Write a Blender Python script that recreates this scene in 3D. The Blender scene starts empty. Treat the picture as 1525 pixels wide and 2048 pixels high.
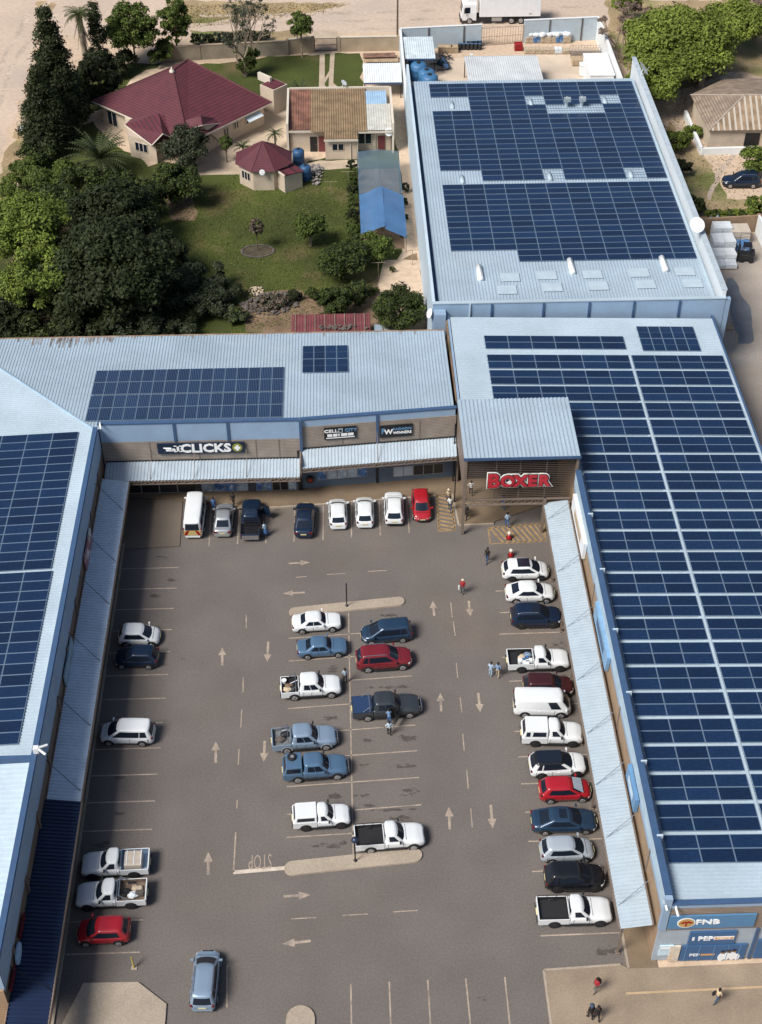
import bpy, bmesh, math, random
import numpy as np
from mathutils import Vector, Matrix
random.seed(7); RNG = np.random.default_rng(7)
S = bpy.context.scene
COL = S.collection
rad = math.radians

# ------------------------------------------------------------------ camera
CAM_H = 86.5; FPX = 2800.0; PITCH = math.atan(2534/FPX); YAW = rad(1.96)
cam_d = bpy.data.cameras.new('camera'); cam = bpy.data.objects.new('camera', cam_d); COL.objects.link(cam)
cam.location = (0, 0, CAM_H); cam.rotation_euler = (math.pi/2-PITCH, 0, -YAW)
cam_d.sensor_fit = 'VERTICAL'; cam_d.sensor_height = 36; cam_d.lens = FPX/2048*36
cam_d.clip_start = 1; cam_d.clip_end = 3000
S.camera = cam
# ------------------------------------------------------------------ light
SUN_EL = rad(49.5); SHX, SHY = 0.815, 0.58            # direction the shadows fall in plan
w = bpy.data.worlds.new('World'); S.world = w; w.use_nodes = True
nt = w.node_tree; nt.nodes.clear()
sky = nt.nodes.new('ShaderNodeTexSky'); sky.sky_type = 'NISHITA'; sky.sun_disc = False
sky.sun_elevation = SUN_EL; sky.sun_rotation = math.atan2(-SHX, -SHY)
sky.air_density = 1.0; sky.dust_density = 2.5; sky.ozone_density = 1.0
bg = nt.nodes.new('ShaderNodeBackground'); bg.inputs[1].default_value = 0.078
wo = nt.nodes.new('ShaderNodeOutputWorld')
nt.links.new(sky.outputs[0], bg.inputs[0]); nt.links.new(bg.outputs[0], wo.inputs[0])
sun_d = bpy.data.lights.new('sun', 'SUN'); sun_d.energy = 4.2; sun_d.angle = rad(22); sun_d.color = (1, 0.96, 0.90)
sun = bpy.data.objects.new('sun', sun_d); COL.objects.link(sun)
sun.rotation_euler = Vector((SHX*math.cos(SUN_EL), SHY*math.cos(SUN_EL), -math.sin(SUN_EL))).to_track_quat('-Z', 'Y').to_euler()
S.view_settings.view_transform = 'Standard'; S.view_settings.look = 'None'
S.view_settings.exposure = 0.12; S.view_settings.gamma = 1
S.cycles.max_bounces = 6; S.cycles.diffuse_bounces = 3; S.cycles.glossy_bounces = 3
S.cycles.transparent_max_bounces = 8

# ------------------------------------------------------------------ survey: photograph pixel -> point of the site
cF = np.array([math.sin(YAW)*math.cos(PITCH), math.cos(YAW)*math.cos(PITCH), -math.sin(PITCH)])
cR = np.array([math.cos(YAW), -math.sin(YAW), 0])
cU = np.array([math.sin(YAW)*math.sin(PITCH), math.cos(YAW)*math.sin(PITCH), math.cos(PITCH)])
cC = np.array([0, 0, CAM_H])
def ray(px, py): return cF + cR*(px-762.5)/FPX - cU*(py-1024)/FPX
def G(px, py, z=0.0):
    d = ray(px, py); p = cC + d*((z-CAM_H)/d[2]); return (float(p[0]), float(p[1]), float(z))
def PXM(py, z=0.0):                                   # photograph pixels per metre at that row
    d = ray(762, py); D = (z-CAM_H)/d[2]; return FPX/D
def IMG(p):
    q = np.array(p, float)-cC; D = q@cF
    return (762.5+FPX*(q@cR)/D, 1024-FPX*(q@cU)/D)

# ------------------------------------------------------------------ materials
MATS = {}
def M(name, col, rough=.65, metal=0., var=.12, scale=1.2, fine=.08, fscale=18., bump=0., bscale=30., coat=0., spec=None, tint=None):
    if name in MATS: return MATS[name]
    m = bpy.data.materials.new(name); m.use_nodes = True; n = m.node_tree; L = n.links
    b = n.nodes['Principled BSDF']; b.inputs['Roughness'].default_value = rough; b.inputs['Metallic'].default_value = metal
    if coat: b.inputs['Coat Weight'].default_value = coat; b.inputs['Coat Roughness'].default_value = .06
    if spec is not None: b.inputs['Specular IOR Level'].default_value = spec
    c = (*col, 1)
    if var or fine:
        tc = n.nodes.new('ShaderNodeTexCoord')
        def noise(sc, amt, col_in, col2=None):
            t = n.nodes.new('ShaderNodeTexNoise'); t.inputs['Scale'].default_value = sc; t.inputs['Detail'].default_value = 5
            L.new(tc.outputs['Object'], t.inputs['Vector'])
            r = n.nodes.new('ShaderNodeMapRange'); r.inputs[1].default_value = .32; r.inputs[2].default_value = .68
            r.inputs[3].default_value = 1-amt; r.inputs[4].default_value = 1+amt
            L.new(t.outputs['Fac'], r.inputs[0])
            mx = n.nodes.new('ShaderNodeMix'); mx.data_type = 'RGBA'; mx.blend_type = 'MULTIPLY'; mx.inputs[0].default_value = 1
            if isinstance(col_in, tuple): mx.inputs[6].default_value = col_in
            else: L.new(col_in, mx.inputs[6])
            L.new(r.outputs[0], mx.inputs[7]); return mx.outputs[2]
        src = c
        if tint:                                          # second colour in big soft patches
            t = n.nodes.new('ShaderNodeTexNoise'); t.inputs['Scale'].default_value = tint[1]; t.inputs['Detail'].default_value = 6
            L.new(tc.outputs['Object'], t.inputs['Vector'])
            r = n.nodes.new('ShaderNodeMapRange'); r.inputs[1].default_value = tint[2]; r.inputs[2].default_value = tint[2]+.16
            L.new(t.outputs['Fac'], r.inputs[0])
            mx = n.nodes.new('ShaderNodeMix'); mx.data_type = 'RGBA'; mx.inputs[6].default_value = c; mx.inputs[7].default_value = (*tint[0], 1)
            L.new(r.outputs[0], mx.inputs[0]); src = mx.outputs[2]
        if var: src = noise(scale, var, src)
        if fine: src = noise(fscale, fine, src)
        if isinstance(src, tuple): b.inputs['Base Color'].default_value = src
        else: L.new(src, b.inputs['Base Color'])
        if bump:
            t = n.nodes.new('ShaderNodeTexNoise'); t.inputs['Scale'].default_value = bscale; t.inputs['Detail'].default_value = 4
            L.new(tc.outputs['Object'], t.inputs['Vector'])
            bp = n.nodes.new('ShaderNodeBump'); bp.inputs['Strength'].default_value = bump; bp.inputs['Distance'].default_value = .05
            L.new(t.outputs['Fac'], bp.inputs['Height']); L.new(bp.outputs[0], b.inputs['Normal'])
    else: b.inputs['Base Color'].default_value = c
    MATS[name] = m; return m
def M_bands(name, c1, c2, period, axis='z', duty=.3, rough=.8, var=.2, metal=0):   # courses, slats, tile rows along one axis
    if name in MATS: return MATS[name]
    m = M(name, c1, rough, metal, var=var, scale=.9); n = m.node_tree; L = n.links; b = n.nodes['Principled BSDF']
    src = b.inputs['Base Color'].links[0].from_socket
    tc = n.nodes.new('ShaderNodeTexCoord'); sp = n.nodes.new('ShaderNodeSeparateXYZ'); L.new(tc.outputs['Object'], sp.inputs[0])
    d = n.nodes.new('ShaderNodeMath'); d.operation = 'DIVIDE'; L.new(sp.outputs['XYZ'.index(axis.upper())], d.inputs[0]); d.inputs[1].default_value = period
    f = n.nodes.new('ShaderNodeMath'); f.operation = 'FRACT'; L.new(d.outputs[0], f.inputs[0])
    g = n.nodes.new('ShaderNodeMath'); g.operation = 'LESS_THAN'; L.new(f.outputs[0], g.inputs[0]); g.inputs[1].default_value = duty
    mx = n.nodes.new('ShaderNodeMix'); mx.data_type = 'RGBA'; L.new(g.outputs[0], mx.inputs[0]); L.new(src, mx.inputs[6]); mx.inputs[7].default_value = (*c2, 1)
    L.new(mx.outputs[2], b.inputs['Base Color']); return m

ASPH = M('asphalt', (.141, .123, .112), .9, var=.09, scale=.22, fine=.14, fscale=7, bump=.08, bscale=20, tint=((.153, .128, .107), .07, .54))
PAVE = M('brown_paving', (.275, .215, .155), .85, var=.14, scale=.4, fine=.13, fscale=9, bump=.1)
CONC = M('concrete', (.36, .30, .235), .9, var=.10, scale=.35, fine=.14, fscale=9, bump=.12)
YARD = M('yard_concrete', (.33, .285, .245), .85, var=.18, scale=.16, fine=.12, fscale=6, tint=((.20, .20, .21), .09, .56))
BYARD = M('back_yard_slab', (.56, .46, .36), .9, var=.14, scale=.2, fine=.12, fscale=5)
DIRT = M('dirt', (.53, .405, .295), .95, var=.13, scale=.045, fine=.13, fscale=1.6, tint=((.40, .31, .22), .035, .55))
ROADD = M('dirt_road', (.52, .41, .325), .95, var=.12, scale=.05, fine=.08, fscale=1.5, tint=((.40, .345, .31), .03, .56))
VERGE = M('verge', (.33, .245, .14), .95, var=.25, scale=.25, fine=.25, fscale=4, tint=((.15, .16, .05), .12, .5))
LAWN = M('lawn_grass', (.053, .068, .010), 1.0, var=.35, scale=.12, fine=.42, fscale=6, bump=.5, bscale=9, tint=((.125, .10, .04), .16, .55))
EARTH = M('garden_earth', (.20, .135, .085), .95, var=.25, scale=.4, fine=.28, fscale=5, tint=((.10, .09, .04), .3, .55))
PATH = M('path_slab', (.46, .37, .275), .9, var=.15, scale=.5, fine=.12, fscale=7)
PAINT = M('worn_white_paint', (.345, .28, .225), .85, var=.22, scale=1.5, fine=.25, fscale=12, tint=((.23, .19, .165), .9, .56))
PAINTB = M('brighter_white_paint', (.55, .47, .39), .85, var=.15, scale=1.5, fine=.2, fscale=12)
YPAINT = M('worn_yellow_paint', (.30, .20, .10), .85, var=.22, scale=1.5, fine=.25, fscale=12)
STAIN = M('oil_stain', (.078, .066, .059), .7, var=.25, scale=3, fine=.3, fscale=9)
ROOF = M('pale_blue_sheet_roof', (.345, .435, .515), .5, var=.09, scale=.25, fine=.06, fscale=4, bump=.05, tint=((.34, .40, .45), .12, .6))
ROOFL = M('light_sheet_roof', (.40, .49, .56), .5, var=.08, scale=.25, fine=.04, fscale=4)
CANL = M('shade_lifted_canopy_sheet', (.60, .69, .78), .38, metal=.25, var=.06, scale=.5, fine=.05, fscale=5)  # canopy sheet coloured paler to offset the shade it lies in
CANO = M('canopy_sheet', (.40, .475, .54), .5, var=.09, scale=.5, fine=.06, fscale=5, tint=((.33, .36, .38), .3, .62))
def vary(m, lo=.78, hi=1.3):                             # every panel a slightly different tone
    n = m.node_tree; L = n.links; b = n.nodes['Principled BSDF']; src = b.inputs['Base Color'].links[0].from_socket; oi = n.nodes.new('ShaderNodeObjectInfo'); r = n.nodes.new('ShaderNodeMapRange'); r.inputs[3].default_value = lo; r.inputs[4].default_value = hi; L.new(oi.outputs['Random'], r.inputs[0])
    mx = n.nodes.new('ShaderNodeMix'); mx.data_type = 'RGBA'; mx.blend_type = 'MULTIPLY'; mx.inputs[0].default_value = 1; L.new(src, mx.inputs[6]); L.new(r.outputs[0], mx.inputs[7]); L.new(mx.outputs[2], b.inputs['Base Color'])
PVC2 = M_bands('solar_cells_ribbed', (.010, .026, .070), (.085, .13, .20), .16, 'x', .22, rough=.25, var=.1)
NAVY = M('navy_sheet', (.012, .024, .065), .45, var=.1, scale=.5, fine=.05)
BLUEW = M('blue_grey_cladding', (.27, .385, .53), .6, var=.06, scale=.5, fine=.05, fscale=7)
BLUED = M('dark_blue_trim', (.05, .10, .20), .5, var=.08)
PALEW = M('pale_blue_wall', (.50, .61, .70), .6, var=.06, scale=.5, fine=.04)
WHITEW = M('white_wall', (.74, .77, .78), .6, var=.06, scale=.6, fine=.05)
GREYW = M('slate_grey_wall', (.115, .155, .205), .7, var=.1, scale=.6, fine=.08)
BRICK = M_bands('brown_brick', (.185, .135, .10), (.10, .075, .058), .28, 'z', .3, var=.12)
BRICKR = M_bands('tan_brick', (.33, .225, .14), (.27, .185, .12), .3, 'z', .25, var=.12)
SLAT = M('grey_brown_slat', (.17, .14, .12), .6, var=.1)
DARK = M('dark_interior', (.012, .012, .014), .6, var=0, fine=0)
GLASSD = M('shop_glass', (.02, .025, .03), .1, var=0, fine=0, spec=.6)
STEELB = M('brown_steel', (.20, .155, .125), .55, var=.1)
BLACKM = M('black_metal', (.012, .012, .014), .4, var=0, fine=.05)
WHITE = M('white_paint', (.78, .80, .82), .45, var=.04, fine=.03)
CREAM = M('cream_wall', (.52, .435, .34), .8, var=.09, scale=.6, fine=.07, fscale=8)
CREAMW = M('cream_trim', (.62, .56, .47), .7, var=.06)
MAROON = M_bands('maroon_tiles', (.108, .023, .033), (.046, .015, .021), .165, 'z', .22, rough=.7, var=.14)
MAROON2 = M('maroon_ridge', (.10, .028, .036), .7, var=.1)
RUSTR = M_bands('rusty_brown_sheet', (.255, .18, .105), (.16, .105, .06), .30, 'x', .35, rough=.8, var=.3)
GREYR = M_bands('grey_tile_roof', (.27, .21, .16), (.16, .12, .09), .16, 'z', .3, rough=.85, var=.32)
FPAVE = M('front_brown_paving', (.185, .135, .088), .85, var=.16, scale=.4, fine=.13, fscale=9, bump=.1)
ROCK = M('stone', (.11, .092, .082), .9, var=.25, scale=1.5, fine=.25, bump=.4)
BARK = M('bark', (.11, .085, .06), .9, var=.3, scale=2, fine=.25, bump=.4)
BARKP = M('pale_bark', (.30, .245, .18), .9, var=.25, scale=2, fine=.2)
TYRE = M('tyre_rubber', (.012, .012, .013), .8, var=0, fine=.1)
RIM = M('rim_alloy', (.42, .42, .43), .35, metal=.6, var=0, fine=0)
RIMD = M('rim_dark', (.05, .05, .055), .35, metal=.5, var=0, fine=0)
CGLASS = M('car_glass', (.012, .018, .030), .06, var=0, fine=0, spec=.5)
PLAST = M('black_plastic', (.018, .018, .02), .6, var=0, fine=.08)
LAMPW = M('headlamp_glass', (.70, .72, .74), .12, var=0, fine=0)
LAMPR = M('lamp_red', (.30, .010, .012), .2, var=0, fine=0); TAIL = M('tail_lamp_red', (.13, .010, .012), .25, var=0, fine=0)
PLATE = M('plate_yellow', (.62, .55, .30), .5, var=0, fine=0)
CHROME = M('chrome', (.62, .63, .65), .18, metal=.9, var=0, fine=0)
PVC = M('solar_cells', (.009, .025, .066), .28, var=.10, scale=.4, fine=.16, fscale=5, coat=.4, spec=.45)
PVF = M('solar_frame', (.19, .27, .37), .4, metal=.2, var=0, fine=0)
TANKB = M('tank_blue', (.025, .085, .19), .5, var=.06)
NETB = M('blue_shade_net', (.06, .16, .33), .9, var=.12, scale=.5, fine=.25, fscale=22)

vary(PVC); vary(PVC2, .85, 1.15)
# ------------------------------------------------------------------ object helpers
def tag(o, label=None, cat=None, group=None, kind=None):
    if label: o['label'] = label
    if cat: o['category'] = cat
    if group: o['group'] = group
    if kind: o['kind'] = kind
    return o
def thing(name, label, cat, loc=(0, 0, 0), rz=0., group=None):
    o = bpy.data.objects.new(name, None); COL.objects.link(o); o.empty_display_size = .3
    o.location = loc; o.rotation_euler = (0, 0, rz); return tag(o, label, cat, group)
class MB:
    def __init__(s): s.v = []; s.f = []; s.m = []
    def face(s, pts, m=0):
        i = len(s.v); s.v += [tuple(p) for p in pts]; s.f.append(tuple(range(i, i+len(pts)))); s.m.append(m); return s
    def box(s, x0, x1, y0, y1, z0, z1, m=0):
        i = len(s.v)
        s.v += [(x0, y0, z0), (x1, y0, z0), (x1, y1, z0), (x0, y1, z0), (x0, y0, z1), (x1, y0, z1), (x1, y1, z1), (x0, y1, z1)]
        for q in ((3, 2, 1, 0), (4, 5, 6, 7), (0, 1, 5, 4), (1, 2, 6, 5), (2, 3, 7, 6), (3, 0, 4, 7)): s.f.append(tuple(i+k for k in q)); s.m.append(m)
        return s
    def obox(s, c, sx, sy, sz, rz=0., m=0, rx=0., ry=0.):
        R = Matrix.Rotation(rz, 3, 'Z') @ Matrix.Rotation(ry, 3, 'Y') @ Matrix.Rotation(rx, 3, 'X'); i = len(s.v)
        for dz in (-.5, .5):
            for dx, dy in ((-.5, -.5), (.5, -.5), (.5, .5), (-.5, .5)):
                p = R @ Vector((dx*sx, dy*sy, dz*sz)); s.v.append((c[0]+p.x, c[1]+p.y, c[2]+p.z))
        for q in ((3, 2, 1, 0), (4, 5, 6, 7), (0, 1, 5, 4), (1, 2, 6, 5), (2, 3, 7, 6), (3, 0, 4, 7)): s.f.append(tuple(i+k for k in q)); s.m.append(m)
        return s
    def prism(s, poly, z0, z1, m=0, mside=None):
        a = sum(poly[k][0]*poly[(k+1) % len(poly)][1]-poly[(k+1) % len(poly)][0]*poly[k][1] for k in range(len(poly)))
        if a < 0: poly = poly[::-1]
        n = len(poly); s.face([(p[0], p[1], z1) for p in poly], m); s.face([(p[0], p[1], z0) for p in poly[::-1]], m)
        for k in range(n):
            a, b = poly[k], poly[(k+1) % n]
            s.face([(a[0], a[1], z0), (b[0], b[1], z0), (b[0], b[1], z1), (a[0], a[1], z1)], m if mside is None else mside)
        return s
    def bar(s, a, b, t=.06, m=0, n=6):
        return s.tube([a, b], t/2, m, n)
    def tube(s, pts, r, m=0, n=8, cap=True):
        pts = [Vector(p) for p in pts]; rs = r if isinstance(r, (list, tuple)) else [r]*len(pts); base = len(s.v)
        for k, p in enumerate(pts):
            d = (pts[min(k+1, len(pts)-1)]-pts[max(k-1, 0)]).normalized()
            up = Vector((0, 0, 1)) if abs(d.z) < .9 else Vector((1, 0, 0))
            u = d.cross(up).normalized(); v = d.cross(u).normalized()
            for j in range(n):
                a = 2*math.pi*j/n; q = p+(u*math.cos(a)+v*math.sin(a))*rs[k]; s.v.append(tuple(q))
        for k in range(len(pts)-1):
            for j in range(n):
                a = base+k*n+j; b = base+k*n+(j+1) % n
                s.f.append((a, b, b+n, a+n)); s.m.append(m)
        if cap:
            s.f.append(tuple(base+j for j in range(n))[::-1]); s.m.append(m)
            s.f.append(tuple(base+(len(pts)-1)*n+j for j in range(n))); s.m.append(m)
        return s
    def lathe(s, c, prof, n=16, m=0, mlist=None):
        base = len(s.v)
        for (r, z) in prof:
            for j in range(n):
                a = 2*math.pi*j/n; s.v.append((c[0]+r*math.cos(a), c[1]+r*math.sin(a), c[2]+z))
        for k in range(len(prof)-1):
            for j in range(n):
                a = base+k*n+j; b = base+k*n+(j+1) % n; s.f.append((a, b, b+n, a+n)); s.m.append(mlist[k] if mlist else m)
        s.f.append(tuple(base+(len(prof)-1)*n+j for j in range(n))); s.m.append(m)
        return s
    def blob(s, c, rx, ry, rz, m=0, jit=.2, sub=1):
        bm = bmesh.new(); bmesh.ops.create_icosphere(bm, subdivisions=sub, radius=1)
        i = len(s.v)
        for v in bm.verts:
            k = 1+random.uniform(-jit, jit); s.v.append((c[0]+v.co.x*rx*k, c[1]+v.co.y*ry*k, c[2]+v.co.z*rz*k))
        for f in bm.faces: s.f.append(tuple(i+v.index for v in f.verts)); s.m.append(m)
        bm.free(); return s
    def corr(s, axis, lo, hi, t0, t1, zf, pitch=.3, depth=.045, m=0):
        """ribbed sheet: ribs run along `axis`; across goes t0..t1; lo(t), hi(t) are its ends; zf(x, y) its height"""
        n = max(1, int(round((t1-t0)/pitch))); p = (t1-t0)/n
        prof = [(0, 0), (.45, 0), (.55, 1), (.9, 1)]
        ts = [(t0+(k+a)*p, z*depth) for k in range(n) for a, z in prof]+[(t1, 0)]
        base = len(s.v)
        for t, dz in ts:
            for e in (lo(t), hi(t)):
                x, y = (e, t) if axis == 'x' else (t, e); s.v.append((x, y, zf(x, y)+dz))
        for k in range(len(ts)-1):
            a = base+2*k; q = (a, a+1, a+3, a+2)
            s.f.append(q if axis == 'y' else q[::-1]); s.m.append(m)
        return s
    def build(s, name, mats, parent=None, org=None, smooth=False, bevel=0, recalc=False):
        me = bpy.data.meshes.new(name)
        vs = s.v if org is None else [(a-org[0], b-org[1], c-org[2]) for a, b, c in s.v]
        me.from_pydata(vs, [], s.f)
        if not isinstance(mats, (list, tuple)): mats = [mats]
        for mm in mats: me.materials.append(mm)
        if len(mats) > 1: me.polygons.foreach_set('material_index', s.m)
        if recalc:
            bm = bmesh.new(); bm.from_mesh(me); bmesh.ops.remove_doubles(bm, verts=bm.verts, dist=.0005); bmesh.ops.recalc_face_normals(bm, faces=bm.faces); bm.to_mesh(me); bm.free()
        if smooth: me.polygons.foreach_set('use_smooth', [True]*len(me.polygons))
        me.update()
        o = bpy.data.objects.new(name, me); COL.objects.link(o)
        if parent: o.parent = parent
        if bevel:
            b = o.modifiers.new('bevel', 'BEVEL'); b.width = bevel; b.segments = 2; b.limit_method = 'ANGLE'
        return o
def place(o, src_parent=None):
    return o
def text_mesh(body, size, depth=.02, bold=0., align='CENTER', xs=1., bevel=0.):
    c = bpy.data.curves.new('t', 'FONT'); c.body = body; c.size = size; c.extrude = depth; c.offset = bold
    c.align_x = align; c.align_y = 'CENTER'; c.resolution_u = 3 if bevel else 2
    if bevel: c.bevel_depth = bevel; c.bevel_resolution = 2; c.extrude = 0
    o = bpy.data.objects.new('t', c); COL.objects.link(o); bpy.context.view_layer.update()
    me = bpy.data.meshes.new_from_object(o.evaluated_get(bpy.context.evaluated_depsgraph_get()))
    bpy.data.objects.remove(o); bpy.data.curves.remove(c)
    if bevel: me.transform(Matrix.Diagonal((1, 1, depth/bevel, 1)))
    if xs != 1.: me.transform(Matrix.Diagonal((xs, 1, 1, 1)))
    return me
def put_text(name, body, size, mat, parent, loc, rot=(math.pi/2, 0, 0), depth=.02, bold=0., xs=1.):
    me = text_mesh(body, size, depth, bold, xs=xs); me.name = name; me.materials.clear(); me.materials.append(mat)
    o = bpy.data.objects.new(name, me); COL.objects.link(o); o.parent = parent; o.location = loc; o.rotation_euler = rot; return o
def rough_poly(pts, step=1.5, amp=.35):
    out = []
    for k in range(len(pts)):
        a = Vector(pts[k][:2]); b = Vector(pts[(k+1) % len(pts)][:2]); n = max(1, int((b-a).length/step))
        for j in range(n):
            p = a.lerp(b, j/n); out.append((p.x+random.uniform(-amp, amp), p.y+random.uniform(-amp, amp)))
    return out
def sheet(name, polys, z, mat, kind='structure', rough=0.):
    mb = MB()
    for zi, p in enumerate(polys):
        p = [q[:2] for q in p]
        if rough: p = rough_poly(p, 1.5, rough)
        a = sum(p[k][0]*p[(k+1) % len(p)][1]-p[(k+1) % len(p)][0]*p[k][1] for k in range(len(p)))
        if a < 0: p = p[::-1]
        mb.face([(x, y, z+zi*.0003) for x, y in p])
    o = mb.build(name, mat); return tag(o, kind=kind)
def gp(*pts, z=0): return [G(*p, z)[:2] for p in pts]
# ================================================================== SETTING
ZL = .012
sheet('ground', [[(-500, -60), (500, -60), (500, 900), (-500, 900)]], 0, DIRT)
sheet('dirt_road', [[(-44, 202), (12, 201.2), (160, 204), (160, 226), (60, 224), (-5, 221), (-44, 221.5)]], .0045, ROADD, rough=.5)
sheet('dirt_road', [gp((-60, -20), (75, 0), (60, 130), (38, 205), (-2, 330), (-60, 380))], .004, ROADD, rough=.5)
sheet('verge', [gp((72, 0), (110, 0), (100, 40), (84, 40)), gp((-40, 440), (45, 240), (58, 255), (20, 440)),
                gp((330, 0), (700, 6), (640, 22), (470, 38), (330, 60)), gp((380, 62), (600, 60), (640, 84), (380, 96)),
                gp((1210, 0), (1560, 0), (1560, 170), (1480, 140), (1330, 190), (1280, 190), (1225, 80)),
                gp((1330, 240), (1400, 300), (1460, 400), (1410, 440), (1375, 420), (1340, 330)),
                gp((1395, 400), (1560, 395), (1560, 436), (1398, 440))], .006, VERGE, rough=.6)
sheet('lawn', [[(-44, 113.4), (7.6, 113.4), G(800, 520)[:2], G(812, 330)[:2], G(795, 280)[:2], G(735, 290)[:2], G(600, 330)[:2], G(470, 330)[:2], G(360, 330)[:2], G(250, 300)[:2], G(180, 245)[:2], G(140, 275)[:2], G(60, 300)[:2], G(20, 420)[:2], G(-40, 480)[:2]],
                gp((395, 130), (430, 160), (540, 205), (575, 186), (725, 182), (722, 106), (560, 112)), gp((150, 240), (205, 215), (260, 160), (330, 125), (240, 130), (140, 160))], .008, LAWN, rough=.45)
sheet('garden_earth', [gp((60, 420), (300, 400), (330, 520), (250, 690), (-30, 690)), gp((480, 610), (530, 580), (625, 585), (650, 620), (580, 665), (490, 660)),
                       gp((330, 390), (395, 400), (390, 440), (340, 440)), gp((690, 600), (745, 560), (850, 500), (862, 690), (690, 690))], .011, EARTH, rough=.4)
sheet('alley', [[(7.7, 113.4), (9.2, 113.4), (9.2, 192), (8.2, 192), (7.4, 176), (7.9, 160), G(838, 520)[:2], G(770, 520)[:2], G(755, 570)[:2]]], .013, DIRT, rough=.15)
sheet('courtyard_paving', [gp((395, 330), (425, 290), (500, 262), (560, 205), (590, 205), (590, 330), (640, 322), (715, 320), (716, 338), (600, 340), (470, 350), (400, 350)),
                           gp((190, 245), (210, 238), (330, 322), (300, 332))], .013, PATH, rough=.2)
sheet('garden_path', [gp((640, 104), (650, 104), (650, 186), (638, 186)), gp((661, 104), (670, 104), (666, 186), (657, 186)),
                      gp((645, 165), (660, 140), (662, 147), (648, 170)), gp((666, 165), (690, 186), (682, 186), (664, 172)), gp((646, 165), (660, 183), (655, 186), (646, 175)),
                      gp((627, 80), (628, 61), (676, 60), (677, 80))], .016, PATH)
def track(pts, wd):
    P = [Vector(G(*p)[:2]) for p in pts]; out = []; back = []
    for k, p in enumerate(P):
        d = (P[min(k+1, len(P)-1)]-P[max(k-1, 0)]).normalized(); n = Vector((-d.y, d.x))*wd/2; out.append(tuple(p+n)); back.append(tuple(p-n))
    return out+back[::-1]
sheet('tyre_tracks', [track(((-20, 250), (30, 120), (90, 40), (160, 5)), .8), track(((-20, 205), (10, 110), (60, 30), (110, -5)), .8), track(((330, 50), (600, 44), (800, 40), (1150, 30)), .9), track(((400, 32), (650, 28), (900, 20), (1200, 12)), .8), track(((720, 58), (960, 55), (1180, 46)), .7), track(((1440, 250), (1480, 300), (1440, 340), (1420, 400)), .6)], .0085, M('track_dirt', (.47, .375, .30), .95, var=.2, scale=.2, fine=.2, fscale=2), rough=.25)
# car park
sheet('asphalt', [[(-20.0, 20), (18.4, 20), (18.4, 99.5), (-20, 99.5)]], .004, ASPH)
sheet('yard_concrete', [[(37.2, 60), (78, 60), (78, 119), G(1525, 470)[:2], G(1400, 448)[:2], (37.2, 143.5)]], .006, YARD)
sheet('back_yard_slab', [[(9.6, 167), (38.4, 167), (38.4, 194.6), (9.6, 191.2)]], .008, BYARD)
sheet('wet_patch', [rough_poly(gp((1455, 560), (1468, 556), (1510, 640), (1512, 680), (1480, 690), (1462, 640)), 1, .3)], .0125, M('wet_concrete', (.14, .15, .17), .35, var=.2, scale=.5))
pv = MB()
pv.prism(gp((366, 1004), (420, 1019), (560, 1015), (672, 1007), (758, 1000), (872, 992), (905, 990), (918, 1052), (988, 1049), (990, 1044)) + [(18.5, 96), (18.45, 48.87), (20.4, 48.87), (20.4, 104), (-22.2, 104), (-22.2, 99)], 0, .12)
pv.prism([(-22.2, 30), (-20.0, 30), (-20.0, 98.5), (-22.2, 98.5)], 0, .13)
tag(pv.build('shop_pavement', FPAVE), kind='structure')
pv = MB(); pv.prism(gp((250, 1001), (366, 1000), (360, 1094), (243, 1099)), 0, .10); tag(pv.build('corner_paving', M('corner_paving', (.150, .122, .098), .9, var=.14, scale=.3, fine=.12)), kind='structure')
pv = MB(); pv.prism(gp((1088, 1941), (1242, 1931)) + [(18.4, 48.86), (20.4, 48.86), (70, 49.6), (70, 30), (12.6, 30)], 0, .126)
tag(pv.build('pavement', PAVE), kind='structure')
kb = MB()
def kerb(pts, wd=.16, h=.15):
    for a, b in zip(pts[:-1], pts[1:]):
        a = Vector(a[:2]); b = Vector(b[:2]); d = (b-a); n = max(1, int(d.length/1.2))
        for j in range(n):
            c = a+d*((j+.5)/n); kb.obox((c.x, c.y, h/2), d.length/n-.02, wd, h, math.atan2(d.y, d.x))
kerb(gp((420, 1020), (560, 1016), (672, 1008), (758, 1001), (872, 993)))
kerb([(18.42, 48.9), (18.42, 96)]); kerb([(-19.95, 44.5), (-19.95, 92)])
kerb(gp((1088, 1942), (1242, 1931))); kerb([G(1088, 1942)[:2], (12.7, 40)])
kerb(gp((905, 990), (918, 1052), (988, 1049)))
tag(kb.build('kerb', CONC), kind='structure')
isl = MB()
def stadium(a, b, r, n=8):
    a = Vector(a); b = Vector(b); d = (b-a).normalized(); p = Vector((-d.y, d.x)); out = []
    for c, s in ((b, 1), (a, -1)):
        for j in range(n+1):
            t = -math.pi/2+math.pi*j/n; out.append(tuple(c+(d*math.cos(t)+p*math.sin(t))*r*s))
    return out
def island(poly):
    isl.prism(poly, 0, .15, 0, 1)
island(stadium((-4.5, 83.0), (4.4, 83.95), .5)); island(stadium((-4.4, 57.55), (4.4, 58.35), .58))
island(stadium((-3.72, 46.0), (-3.72, 40), .95)); island(gp((168, 1968), (277, 1966), (334, 2010), (330, 2060), (120, 2060)))
tag(isl.build('traffic_island', [CONC, M('kerb_edge', (.50, .41, .32), .8)]), kind='structure')
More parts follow.
